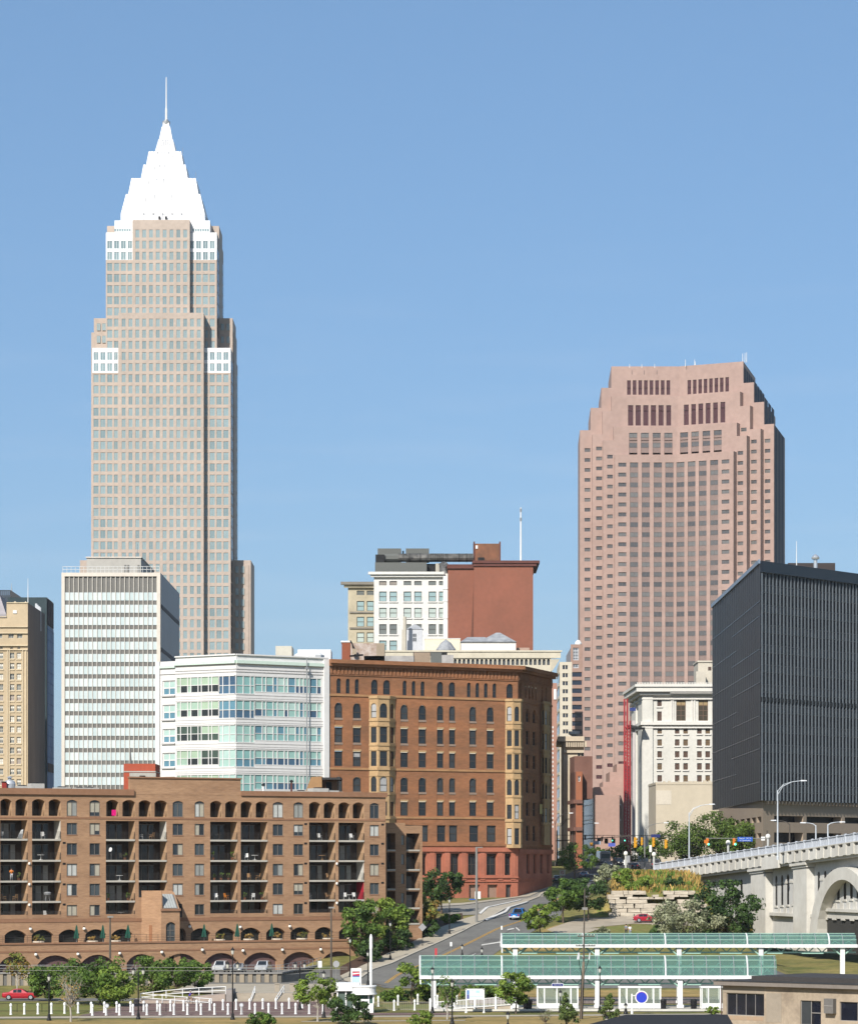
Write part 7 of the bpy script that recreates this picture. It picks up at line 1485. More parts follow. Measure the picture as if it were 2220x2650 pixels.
T('low green bush at the bottom edge below the round headed tree', 678, 2662, 2622, 75, 'green', seed=84, n=1500, trunk=.05, leaf=.16, name='bush', cat='bush'); T('yellow green tree at the left end of the nearer canopy', 1065, 2600, 2488, 95, 'bright', seed=85, n=2400, trunk=.15, leaf=.2); T('dark green tree below the left end of the nearer canopy', 1105, 2596, 2530, 80, 'green', seed=86, n=1800, trunk=.1, leaf=.2)
T('thin upright young tree by the station lamp', 1157, 2640, 2518, 50, 'green', seed=87, n=900, trunk=.25, leaf=.15, bk=pale_bark); T('round bright green tree in front of the nearer canopy', 1335, 2625, 2520, 100, 'bright', seed=88, n=3600, trunk=.28, leaf=.18)
T('pointed young evergreen left of the wooden utility pole', 1465, 2664, 2568, 66, 'conifer', seed=89, n=2400, trunk=.03, leaf=.13, shape='cone', name='evergreen', group='young evergreens'); T('pointed young evergreen in front of the round blue sign', 1576, 2650, 2566, 58, 'conifer', seed=90, n=2200, trunk=.03, leaf=.13, shape='cone', name='evergreen', group='young evergreens')
T('feathery light green shrub at the bottom edge near the thin tree', 1090, 2660, 2618, 70, 'bright', seed=91, n=1200, trunk=.05, leaf=.15, name='shrub', cat='shrub'); T('weedy shrub at the left corner of the tan office', 1842, 2628, 2606, 36, 'bright', seed=92, n=500, trunk=.05, leaf=.13, name='shrub', cat='shrub')
T('twiggy dry shrub beside the litter bin', 1412, 2652, 2612, 34, 'olive', seed=93, n=160, trunk=.1, leaf=.08, bare=True, name='shrub', cat='shrub')
for i, (px, pb, pt, w_, l) in enumerate(((1005, 2594, 2562, 75, 'long low hedge mound right of the white booth'), (1045, 2590, 2566, 70, 'low hedge behind the white bollards right of the booth'), (1225, 2588, 2548, 85, 'leafy hedge behind the map board'), (1275, 2586, 2552, 60, 'leafy hedge with yellow tips right of the map board'))): T(l, px, pb, pt, w_, ('green', 'dark', 'green', 'bright')[i], seed=95 + i, n=1500, trunk=.03, leaf=.18, name='hedge', cat='hedge', group='hedges by the station')
for (a, b, w_, m) in (((1180, 2490), (1225, 2466), 1.2, asp2), ((1250, 2440), (1262, 2432), 2.0, asp2), ((1060, 2530), (1100, 2508), 1.6, asp2), ((1300, 2420), (1340, 2398), .5, asp2), ((1120, 2478), (1170, 2452), .35, asp2)):
 q = gp(a, b); strip('road_patch', q, [(p[0] + w_, p[1] + .3) for p in q], M('tar_patch', (.125, .12, .112), .95, .25, .6), .075)
# ================================================================ lamps, bollards, signs, signals
lamp_w = M('lantern_glass', (.55, .55, .50), .3, .05); blue_sign = M('street_sign_blue', (.02, .10, .45), .5, 0, fine=0); sign_back = M('sign_back', (.42, .42, .42), .4, metal=.4); yel = M('signal_yellow', (.62, .30, .015), .5, .05); pole_g = M('pole_grey', (.23, .225, .21), .6, .1); pole_b = M('pole_brown', (.10, .085, .07), .7, .1)
def lantern(t, c, s=1.0):
 m = MB(); m.lathe(c, [(.05 * s, -.1), (.13 * s, 0), (.20 * s, .42 * s)], lamp_w, 8); o = m.build('lantern', t); m = MB(); m.lathe((c[0], c[1], c[2] + .42 * s), [(.26 * s, 0), (.16 * s, .14 * s), (.03, .3 * s), (.015, .42 * s)], black_metal, 8); m.build('cap', o)
def street_lamp(label, px, pyb, pyt, kind=1, D=None, group='black lantern lamp posts', zb=None):
 if D is None: x, y, z = ground(px, pyb)
 else: x, y, z = X(px, D), D, (zb if zb is not None else Z(pyb, D))
 h = CAMZ + (YH - pyt) * y / F - z; t = thing('street_lamp', label, 'street lamp', (x, y, z), group); m = MB(); top = h - .85
 m.lathe((x, y, z), [(.27, 0), (.27, .12), (.2, .3), (.14, .7), (.085, .8), (.07, top * .7), (.06, top)], black_metal, 10); m.build('post', t)
 if kind == 1: lantern(t, (x, y, z + top))
 else:
  m = MB(); zt_ = z + top - (0 if kind == 2 else 1.7); m.tube((x - .55, y, zt_), (x + .55, y, zt_), .04, None, black_metal, 6); m.path([(x - .55, y, zt_), (x - .55, y, zt_ + .12)], .035, black_metal); m.path([(x + .55, y, zt_), (x + .55, y, zt_ + .12)], .035, black_metal); m.lathe((x, y, zt_), [(.1, -.1), (.1, .1), (.03, .5)], black_metal, 8); m.build('arm', t)
  for s in (-.55, .55): lantern(t, (x + s, y, zt_ + .15))
  if kind == 3: m = MB(); m.tube((x, y, z + top - 1.7), (x, y, z + top), .05, None, black_metal, 8); m.build('upper_post', t); lantern(t, (x, y, z + top))
 return t
for a in (('single lantern lamp post on the lawn beside the twiggy tree', 127, 2643, 2518, 1), ('double lantern lamp post at the left end of the white ramp rails', 358, 2639, 2505, 2), ('tall triple lantern lamp post on the brick plaza', 602, 2641, 2450, 3), ('double lantern lamp post left of the round headed tree', 776, 2615, 2490, 2), ('lantern lamp post half hidden behind the round headed tree', 838, 2636, 2510, 1), ('lantern lamp post at the corner of the garage podium', 906, 2533, 2424, 1), ('lantern lamp post between the kiosk and the white pylon', 952, 2552, 2458, 1), ('lowest lantern lamp post on the hill pavement', 1010, 2488, 2382, 1), ('lantern lamp post with a warm glow beside the mulch bed', 1163, 2421, 2322, 1), ('lantern lamp post at the left end of the nearer canopy', 1119, 2624, 2500, 1), ('lantern lamp post by the thin upright tree', 1170, 2652, 2533, 1), ('lantern lamp post on the lawn under the round bright green tree', 1314, 2668, 2616, 1), ('lantern lamp post before the shelter with the oval sign', 1450, 2622, 2560, 1), ('tall lantern lamp post right of the wooden utility pole', 1552, 2622, 2498, 1), ('lantern lamp post right of the pointed evergreens', 1619, 2626, 2593, 1), ('short lantern lamp post at the edge of the black shed roof', 1570, 2668, 2626, 1), ('lantern lamp post left of two behind the nearer canopy', 1196, 2480, 2442, 1), ('lantern lamp post right of two behind the nearer canopy', 1247, 2482, 2450, 1)): street_lamp(*a)
def cobra(label, px, pyb, pyt, D, arm, m, zb=None, r=.16, dbl=False, group='curved arm street lights'):
 x, y = X(px, D), D; z = zb if zb is not None else Z(pyb, D); h = Z(pyt, D) - z; t = thing('street_light', label, 'street light', (x, y, z), group); q = MB(); q.lathe((x, y, z), [(r * 1.5, 0), (r * 1.4, .5), (r, .6), (r * .65, h * .86), (r * .5, h * .88)], m, 10); q.build('pole', t)
 for s in ((1, -1) if dbl else (1,)):
  a = arm * s; q = MB(); q.path([(x, y, z + h * .82), (x + a * .22, y, z + h * .93), (x + a * .6, y, z + h * .985), (x + a, y, z + h)], .055, m, 6); q.path([(x, y, z + h * .87), (x + a * .25, y, z + h * .955), (x + a * .6, y, z + h * .985)], .04, m, 5); q.build('arm', t)
  q = MB(); c = (x + a, y, z + h); sg = 1 if a > 0 else -1; q.hexa([(c[0] - .1 * sg, y - .16, c[2] - .1), (c[0] + .95 * sg, y - .16, c[2] - .06), (c[0] + .95 * sg, y + .16, c[2] - .06), (c[0] - .1 * sg, y + .16, c[2] - .1)], [(c[0] - .1 * sg, y - .1, c[2] + .12), (c[0] + .85 * sg, y - .1, c[2] + .1), (c[0] + .85 * sg, y + .1, c[2] + .1), (c[0] - .1 * sg, y + .1, c[2] + .12)], steel_white); q.build('lamp_head', t)
pw = M('pole_pale', (.58, .62, .66), .45, .05, metal=.2)
cobra('tall pale street light on the viaduct with a curved arm before the black slab', 2012, 2226, 2021, 521, 4.0, pw); cobra('pale street light at the left end of the viaduct before the limestone annex', 1783, 2262, 2082, 581, 3.9, pw)
cobra('small street light behind the viaduct before the garage slots', 2111, 2185, 2130, 570, -2.0, pw, dbl=False); cobra('dark street light behind the viaduct with its arm to the left', 2043, 2190, 2124, 575, -2.6, pole_b); cobra('thin cream street light post behind the viaduct near the right edge', 2142, 2180, 2128, 560, 2.2, pw)
cobra('grey street light beside the yellow traffic lights, arm to the right', 1668, 2262, 2130, 660, 4.2, pole_g, zb=15.6, r=.2); cobra('dark street light with its arm over the red brick building', 1481, 2270, 2131, 690, 5.0, pole_b, zb=14.6); cobra('dark thin street light just right of the corner block', 1436, 2280, 2105, 690, 3.2, pole_b, zb=14.6, r=.12); cobra('thin dark street light behind the slender street tree', 1450, 2280, 2112, 700, 6.6, pole_b, zb=15, r=.12)
for (l, px, pb, pt) in (('tall dark flat headed lamp pole in front of the apartment terrace', 285, 2482, 2374), ('tall dark lamp pole before the right end of the garage podium', 857, 2540, 2350)):
 D = 431.0; x = X(px, D); z = Z(pb, D); t = thing('lamp_pole', l, 'lamp pole', (x, D, z), 'tall flat headed lamp poles'); q = MB(); q.lathe((x, D, z), [(.16, 0), (.11, Z(pt, D) - z)], pole_b, 8); q.build('pole', t); q = MB(); q.box(x - .35, x + .45, D - .25, D + .25, Z(pt, D) - .1, Z(pt, D) + .12, pole_g); q.build('lamp_head', t)
x, y, z = ground(1233, 2391); t = thing('lamp_pole', 'tall grey pole on the kerb before the red sandstone base', 'lamp pole', (x, y, z)); q = MB(); q.lathe((x, y, z), [(.26, 0), (.22, .5), (.19, CAMZ + (YH - 2193) * y / F - z)], pole_g, 10); q.build('pole', t); q = MB(); zz_ = CAMZ + (YH - 2195) * y / F; q.box(x - .1, x + 1.0, y - .12, y + .12, zz_, zz_ + .14, pole_g); q.build('lamp_head', t)
# bollards
def bollards():
 proto = None
 def put(px, pyb, row, n):
  nonlocal proto
  x, y, z = ground(px, pyb); l = '%s white bollard from the left in the %s row on the plaza' % (ordn(n), row)
  if proto is None:
   proto = thing('bollard', l, 'bollard', (0, 0, 0), 'white bollards'); m = MB(); m.lathe((0, 0, 0), [(.17, 0), (.17, .08), (.13, .12), (.115, .9), (.10, .93)], white_paint, 10); m.build('post', proto); m = MB(); m.lathe((0, 0, .93), [(.10, 0), (.155, .06), (.155, .2), (.13, .33), (.05, .40), (.01, .42)], white_paint, 10); m.build('cap', proto); o = proto
  else: o = copy_tree(proto); o['label'] = l
  o.location = (x, y, z)
 for i, px in enumerate((28, 63, 98, 133, 167, 202, 236, 270, 302, 338, 372, 407, 441, 475, 509, 543, 577, 611, 646, 680, 714, 748, 782, 852)): put(px, 2628 - i * .75, 'rear', i)
 for i, px in enumerate((239, 275, 309, 344, 380, 414, 450, 485, 520, 555, 590, 625, 660, 695, 730, 765, 800, 836, 870)): put(px, 2630 - i * .25, 'front', i)
 for i, (px, pb) in enumerate(((979, 2607), (1020, 2618), (1030, 2604), (1073, 2617), (1081, 2601), (1132, 2604), (1182, 2600))): put(px, pb, 'right hand', i)
bollards()
for (px, pb, l) in ((277, 2630, 'round white sign on a bollard at the left of the plaza'), (625, 2628, 'round white sign on a bollard beside the triple lantern')):
 x, y, z = ground(px, pb); t = thing('round_sign', l, 'sign', (x, y - .2, z), 'round signs on bollards'); m = MB(); m.tube((x, y - .22, z + 1.15), (x, y - .26, z + 1.15), .26, None, sign_back, 16); m.build('disc', t); m = MB(); m.tube((x, y - .262, z + 1.15), (x, y - .27, z + 1.15), .18, None, M('sign_disc_pale', (.6, .62, .66), .5), 16); m.build('emblem', t); m = MB(); m.tube((x, y - .2, z), (x, y - .2, z + 1.0), .04, None, sign_back, 6); m.build('post', t)
def plate(label, px, pyb, pyt, w, h, m, name='sign', face=None, group=None, D=None, back=False, pole=None, diamond=False, rnd_=False):
 x, y, z = ground(px, pyb) if D is None else (X(px, D), D, Z(pyb, D)); ht = CAMZ + (YH - pyt) * y / F; t = thing('road_sign', label, 'sign', (x, y, z), group); q = MB(); q.tube((x, y, z), (x, y, ht), .045, None, pole or pole_g, 6); q.build('post', t); q = MB(); c = ht - h / 2
 if rnd_: q.tube((x, y - .05, c), (x, y - .08, c), w / 2, None, m, 16 if rnd_ is True else 8)
 elif diamond: q.hexa([(x, y - .09, c - h / 2), (x + w / 2, y - .09, c), (x, y - .09, c + h / 2), (x - w / 2, y - .09, c)], [(x, y - .05, c - h / 2), (x + w / 2, y - .05, c), (x, y - .05, c + h / 2), (x - w / 2, y - .05, c)], m)
 else: q.box(x - w / 2, x + w / 2, y - .09, y - .05, c - h / 2, c + h / 2, m)
 q.build('plate', t)
 if face: face(t, x, y - .095, c)
 return t
def nopark(t, x, y, c):
 q = MB(); r_ = M('sign_red', (.5, .06, .09), .5); n = 20
 for k in range(n): a, b = 2 * math.pi * k / n, 2 * math.pi * (k + 1) / n; q.face([(x + .34 * math.cos(a), y, c + .34 * math.sin(a)), (x + .34 * math.cos(b), y, c + .34 * math.sin(b)), (x + .25 * math.cos(b), y, c + .25 * math.sin(b)), (x + .25 * math.cos(a), y, c + .25 * math.sin(a))], r_)
 q.tube((x - .2, y, c + .2), (x + .2, y, c - .2), .04, None, r_, 4); q.build('emblem', t)
plate('white square sign with a red ring on a post by the slender tree', 1455, 2285, 2252, 1.15, 1.15, white_paint, face=nopark, pole=M('post_red', (.30, .04, .03), .6)); plate('grey diamond sign on a black post on the hill pavement', 1093, 2452, 2390, 1.25, 1.25, sign_back, diamond=True, pole=black_metal)
plate('back of an octagonal sign before the right garage door', 870, 2552, 2487, .95, .95, sign_back, D=424, rnd_=8); plate('tilted white sign before the garage forecourt', 828, 2520, 2488, .55, .95, white_paint, D=434)
plate('narrow white sign on a thin post at the road behind the nearer canopy', 1167, 2480, 2439, .3, .62, white_paint); plate('narrow white sign on a thin post at the left end of the farther canopy', 1298, 2426, 2397, .25, .6, white_paint); plate('white panel sign on the grass mound before the parked cars', 1618, 2270, 2226, .7, 1.1, white_paint, D=650); plate('white square sign left of the grey street light', 1625, 2262, 2215, .8, 1.5, sign_back, D=655)
plate('narrow red banner sign standing behind the nearer canopy', 1128, 2486, 2455, .34, 1.35, M('banner_red', (.5, .05, .06), .6)); plate('white notice board leaning at the red sandstone base', 1236, 2352, 2308, 1.1, 1.4, white_paint, D=585); plate('small blue notice at the foot of the red sandstone base', 1222, 2352, 2327, 1.2, .5, blue_sign, D=586)
plate('pair of small white signs left of the dark van', 1683, 2240, 2188, .55, 1.5, white_paint, D=668); plate('white square sign above the viaduct railing', 1974, 2215, 2166, .75, .75, white_paint, D=600)
def gantry():
 # overhead signal arm crossing the view from the left corner
 D = 700.0; t = thing('signal_gantry', 'long dark signal arm reaching across the street from the corner block', 'traffic signal', (X(1438, D), D, 15.2)); m = MB(); m.tube((X(1441, D), D, 15.2), (X(1441, D), D, Z(2150, D)), .22, .16, pole_b, 8); m.build('pole', t); m = MB(); m.tube((X(1438, D), D, Z(2177, D)), (X(1640, D), D, Z(2164, D)), .14, .08, pole_b, 6); m.tube((X(1438, D), D, Z(2162, D)), (X(1640, D), D, Z(2163, D)), .06, .05, pole_b, 5)
 for px in (1500, 1546, 1560, 1590): m.tube((X(px, D), D, Z(2162, D)), (X(px, D), D, Z(2174, D)), .05, None, pole_b, 4)
 m.build('arm', t)
 for i, (px, py) in enumerate(((1514, 2168), (1557, 2172), (1584, 2172), (1616, 2172))):
  x = X(px, D); z = Z(py, D); t = thing('traffic_light', ('dark traffic light nearest the corner block on the long arm', 'dark traffic light with a brown housing in the middle of the long arm', 'dark traffic light showing green left of the red hoist', 'dark traffic light showing green in front of the red hoist')[i], 'traffic light', (x, D, z), 'dark traffic lights on the long arm'); m = MB(); m.box(x - .17, x + .17, D - .45, D - .2, z - .55, z + .55, pole_b if i == 1 else black_metal); m.build('housing', t); m = MB(); m.tube((x, D - .46, z - .35), (x, D - .5, z - .35), .15, None, EMIT('signal_green', (.08, .8, .45), 2.0) if i > 1 else black_metal, 10); m.build('lens', t)
 D = 655.0
 for i, (px, py, w_, h_) in enumerate(((1643, 2181, .75, 2.2), (1660, 2178, .5, 1.7), (1690, 2180, .62, 2.0), (1722, 2185, .7, 1.9))):
  x, z = X(px, D), Z(py, D); t = thing('traffic_light', ('largest yellow traffic light, left of the grey street light', 'yellow traffic light touching the grey street light', 'yellow traffic light right of the grey street light', 'rightmost yellow traffic light of the group, before the honey locusts')[i], 'traffic light', (x, D, z), 'yellow traffic lights'); m = MB(); m.box(x - w_ / 3, x + w_ / 3, D - .2, D + .2, z - h_ / 2, z + h_ / 2, yel); m.build('housing', t); m = MB()
  for k in (-1, 0, 1): m.tube((x + w_ * .33, D, z + k * h_ * .3), (x + w_ * .62, D - .1, z + k * h_ * .3), h_ * .12, h_ * .13, yel, 8)
  m.build('visor', t); m = MB(); m.tube((x, D, z + h_ / 2), (x, D, Z(2163, D)), .04, None, black_metal, 4); m.build('hanger', t)
 t = thing('signal_gantry', 'thin dark span carrying the yellow traffic lights and a blue sign', 'signal arm', (X(1680, D), D, Z(2163, D))); m = MB(); m.tube((X(1632, D), D, Z(2163, D)), (X(1740, D), D, Z(2164, D)), .06, None, black_metal, 5); m.build('arm', t); m = MB(); m.box(X(1684, D), X(1708, D), D - .1, D, Z(2168, D), Z(2160, D), M('navy_sign', (.02, .03, .14), .5)); m.build('sign_plate', t)
 D = 592.0; t = thing('signal_gantry', 'horizontal signal arm above the viaduct railing with a blue street name sign', 'signal arm', (X(1990, D), D, 15)); m = MB(); m.tube((X(1985, D), D, 15), (X(1985, D), D, Z(2150, D)), .16, None, pole_b, 8); m.build('pole', t); m = MB(); m.tube((X(1826, D), D, Z(2170, D)), (X(1985, D), D, Z(2171, D)), .06, .08, pole_g, 6); m.build('arm', t); m = MB(); m.box(X(1908, D), X(1947, D), D - .14, D - .06, Z(2178.5, D), Z(2167, D), blue_sign); m.build('name_plate', t)
 text('lettering', 'Superior   W 9 St', (X(1927.5, D), D - .15, Z(2171.6, D)), .32, white_paint, t); text('lettering', 'St Clair Avenue', (X(1927.5, D), D - .15, Z(2177.4, D)), .32, white_paint, t)
 for i, px in enumerate((1830, 1899)):
  x, z = X(px, D), Z(2180, D); t = thing('traffic_light', ('orange traffic light cluster showing green left on the viaduct arm', 'orange traffic light showing green beside the blue name sign')[i], 'traffic light', (x, D, z), 'orange traffic lights on the viaduct arm'); m = MB(); m.box(x - .25, x + .2, D - .3, D + .05, z - .6, z + .72, M('signal_orange', (.62, .17, .02), .5)); m.tube((x, D, z + .7), (x, D, Z(2168, D)), .05, None, pole_g, 4); m.build('housing', t); m = MB()
  if i == 0: m.box(x - .62, x - .27, D - .3, D, z - .2, z + .4, M('signal_orange', (.62, .17, .02), .5))
  m.tube((x + .15, D - .31, z + .35), (x + .15, D - .5, z + .35), .16, None, M('signal_orange', (.62, .17, .02), .5), 8); m.build('visor', t); m = MB(); m.tube((x + .22, D - .3, z - .42), (x + .22, D - .36, z - .42), .2, None, EMIT('signal_green', (.08, .8, .45), 2.0), 10); m.build('lens', t)
 for i, (px, pb, pt, D, zb, l) in enumerate(((1619, 2268, 2203, 640, 14.8, 'pale globe topped bollard lamp left of three on the mound'), (1692, 2262, 2205, 625, 15.2, 'pale globe topped bollard lamp at the end of the viaduct railing'), (1884, 2222, 2174, 590, 17.6, 'pale globe lamp behind the viaduct railing beside the honey locusts'), (1987, 2210, 2158, 570, 18.6, 'small globe lamp behind the viaduct railing near the tall street light'))):
  x = X(px, D); h = Z(pt, D) - zb; t = thing('globe_lamp', l, 'lamp', (x, D, zb), 'pale globe lamps'); m = MB(); m.lathe((x, D, zb), [(.3, 0), (.26, .3), (.2, h * .5), (.24, h - 1.0)], M('pale_post', (.55, .55, .52), .6), 10); m.build('post', t); m = MB(); m.lathe((x, D, zb + h - 1.0), [(.26, 0), (.44, .25), (.46, .5), (.36, .8), (.08, .95)], M('lamp_globe', (.85, .83, .76), .4), 12); m.build('globe', t)
gantry()
for i, (px, py, D, l, c) in enumerate(((1545, 2182, 800, 'pale blue hanging sign behind the bus', (.42, .50, .62)), (1583, 2187, 790, 'blue hanging street sign above the bus', (.10, .13, .50)), (1530, 2186, 780, 'orange hanging signal cluster above the far traffic', (.62, .28, .02)), (1503, 2186, 760, 'orange hanging signal above the slender tree', (.62, .28, .02)))):
 x, z = X(px, D), Z(py, D); t = thing('hanging_sign', l, 'sign', (x, D, z), 'signs hung over the street'); m = MB(); w_ = .9 if i < 2 else .35; m.box(x - w_, x + w_, D, D + .1, z - .45, z + .45, M('hang_%d' % (i if i < 2 else 2), c, .5)); m.build('plate', t); m = MB(); m.tube((x, D, z + .4), (x, D, Z(2164, D)), .03, None, black_metal, 4); m.build('hanger', t)
# utility pole and wires
def utility():
 D = 345.0; wood = M('pole_wood', (.23, .185, .14), .9, .25, 1, stretch=(4, 4, .3)); t = thing('utility_pole', 'weathered wooden utility pole with crossarms before the station canopies', 'utility pole', (X(1502, D), D, 0)); x0, x1 = X(1503, D), X(1510, D); zT = Z(2420, D); m = MB(); m.tube((x0, D, -.3), (x1, D, Z(2490, D)), .21, .15, wood, 10); m.tube((x1, D, Z(2490, D)), (X(1513, D), D, Z(2300, D)), .10, .07, pole_b, 8); m.build('pole', t)
 for (py, a, b) in ((2449, 1490, 1540), (2424, 1494, 1538), (2480, 1503, 1522)): m = MB(); m.box(X(a, D), X(b, D), D - .2, D - .08, Z(py, D) - .05, Z(py, D) + .06, pole_b if py != 2449 else black_metal); m.build('crossarm', t)
 m = MB(); [m.lathe((X(px, D), D - .14, Z(py, D) + .06), [(.03, 0), (.07, .04), (.07, .12), (.03, .16)], lamp_w, 6) for py, ps in ((2449, (1491, 1499, 1507, 1524, 1531, 1538)), (2424, (1495, 1503, 1520, 1529, 1537))) for px in ps]; m.build('insulator', t)
 m = MB()
 for s in (-1, 1): m.path([(X(1511 + s * 14, D), D - .2, Z(2478, D)), (X(1509 + s * 10, D), D - .22, Z(2498, D)), (X(1508 + s * 4, D), D - .24, Z(2518, D)), (X(1506 + s * 2, D), D - .24, Z(2560, D)), (X(1503 + s * 2, D), D - .24, 0)], .035, black_metal, 4)
 m.build('conduit', t)
 m = MB(); [m.tube((X(px, D), D - .3, Z(2484, D)), (X(px + 2, D), D - .3, Z(2466, D)), .09, .05, steel_white, 6) for px in (1494, 1497, 1524)]; m.build('cutout', t)
 m = MB(); zz_ = Z(2356, D); m.box(X(1506, D), X(1520, D), D - .25, D + .1, zz_, zz_ + .3, pole_g); m.build('lamp_head', t)
 for (za, zb, l) in ((2500, 2504, 'upper thin cable sagging across the broad shrubs'), (2512, 2509, 'lower thin cable sagging across the broad shrubs')):
  D2 = 382.0; pts = [(X(px, D2), D2, Z(za + (zb - za) * px / 900. + 3 * math.sin(px / 900. * math.pi), D2)) for px in range(-60, 960, 60)]; t = thing('cable', l, 'cable', pts[0], 'cables over the plaza'); m = MB(); m.path(pts, .02, M('cable_pale', (.4, .39, .33), .6), 4); m.build('wire', t)
utility()
# booth, pylon, kiosk, white rails, steps
def booth():
 wp = M('booth_white', (.82, .82, .80), .5, .03); tg = G('booth_glass', (.05, .12, .10), .1); D = 360.0; t = thing('ticket_booth', 'small white booth with a rounded overhanging roof at the plaza', 'booth', (X(940, D), D, 0)); x0, x1 = X(914, D), X(966, D); z1, z2, z3, z4 = Z(2598, D), Z(2575, D), Z(2571, D), Z(2554, D); m = MB(); m.box(x0, x1, D, D + 2.4, 0, z1, wp); m.build('base', t); m = MB()
 for px in (914, 926, 954, 966): x = X(px, D); m.box(x - .09, x + .09, D + .02, D + .2, z1, z2, wp); m.box(x - .09, x + .09, D + 2.2, D + 2.38, z1, z2, wp)
 m.build('post', t); m = MB(); m.face([(x0, D + .1, z1), (x1, D + .1, z1), (x1, D + .1, z2), (x0, D + .1, z2)], tg); m.face([(x0 + .02, D, z1), (x0 + .02, D + 2.4, z1), (x0 + .02, D + 2.4, z2), (x0 + .02, D, z2)], tg); m.box(X(929, D), X(952, D), D + .0, D + .08, z1 + .25, z1 + .5, wp); m.build('window', t); m = MB(); xc = (X(911, D) + X(972, D)) / 2; hw = (X(972, D) - X(911, D)) / 2
 pl = lambda e: [(xc + (hw - 1.1) * sx + (1.1 + e) * math.cos(a), D + 1.2 + 0.55 * sy + (1.1 + e) * math.sin(a)) for (sx, sy, a0) in ((1, 1, 0), (-1, 1, 90), (-1, -1, 180), (1, -1, 270)) for a in [R(a0 + 90 * k / 5) for k in range(6)]]
 m.prism(pl(0), z2, z4, wp); m.prism(pl(.12), z2 - .02, z2 + .12, wp); m.prism(pl(.08), z4 - .1, z4 + .04, wp); m.build('roof', t)
 D = 366.0; t = thing('ticket_hall', 'low white canopy roofed hut behind the white booth', 'booth', (X(900, D), D, 0)); m = MB(); m.box(X(868, D), X(930, D), D, D + 3, Z(2566, D), Z(2545, D), wp); m.build('roof', t); m = MB(); m.box(X(872, D), X(925, D), D + .4, D + 2.8, 0, Z(2566, D), M('hut_glass', (.10, .14, .12), .2)); m.build('glazed_wall', t); m = MB(); [m.box(X(px, D) - .08, X(px, D) + .08, D + .25, D + .39, 0, Z(2566, D), wp) for px in (873, 895, 914)]; m.build('post', t)
 D = 363.5; t = thing('pylon', 'tall slim white pylon with a pointed tip beside the booth', 'pylon', (X(960, D), D, 0)); m = MB(); x = X(960, D); m.lathe((x, D, 0), [(.26, 0), (.26, .2), (.16, .4), (.155, Z(2460, D)), (.19, Z(2456, D)), (.19, Z(2428, D)), (.12, Z(2421, D)), (.02, Z(2418, D))], wp, 12); m.build('shaft', t)
 D = 372.0; t = thing('advertising_kiosk', 'white framed advertising kiosk with a red and blue poster', 'kiosk', (X(921, D), D, 0)); m = MB(); [m.box(X(px, D) - .1, X(px, D) + .1, D, D + .2, 0, Z(2508, D), wp) for px in (910, 933)]; m.box(X(908, D), X(935, D), D - .02, D + .22, Z(2515, D), Z(2507, D), wp); m.build('frame', t)
 for (a, b, c, nm) in ((2515, 2526, (.58, .05, .08), 'red'), (2526, 2529, (.05, .06, .30), 'navy'), (2529, 2560, (.50, .66, .76), 'sky')): m = MB(); m.box(X(912, D), X(931, D), D + .04, D + .1, Z(b, D), Z(a, D), M('poster_' + nm, c, .5, .05)); m.build('poster_panel', t)
 m = MB(); m.hexa([(X(913, D), D + .035, Z(2523, D)), (X(930, D), D + .035, Z(2521, D)), (X(930, D), D + .04, Z(2521, D)), (X(913, D), D + .04, Z(2523, D))], [(X(913, D), D + .035, Z(2519.5, D)), (X(930, D), D + .035, Z(2518.5, D)), (X(930, D), D + .04, Z(2518.5, D)), (X(913, D), D + .04, Z(2519.5, D))], wp); m.build('poster_stripe', t)
booth()
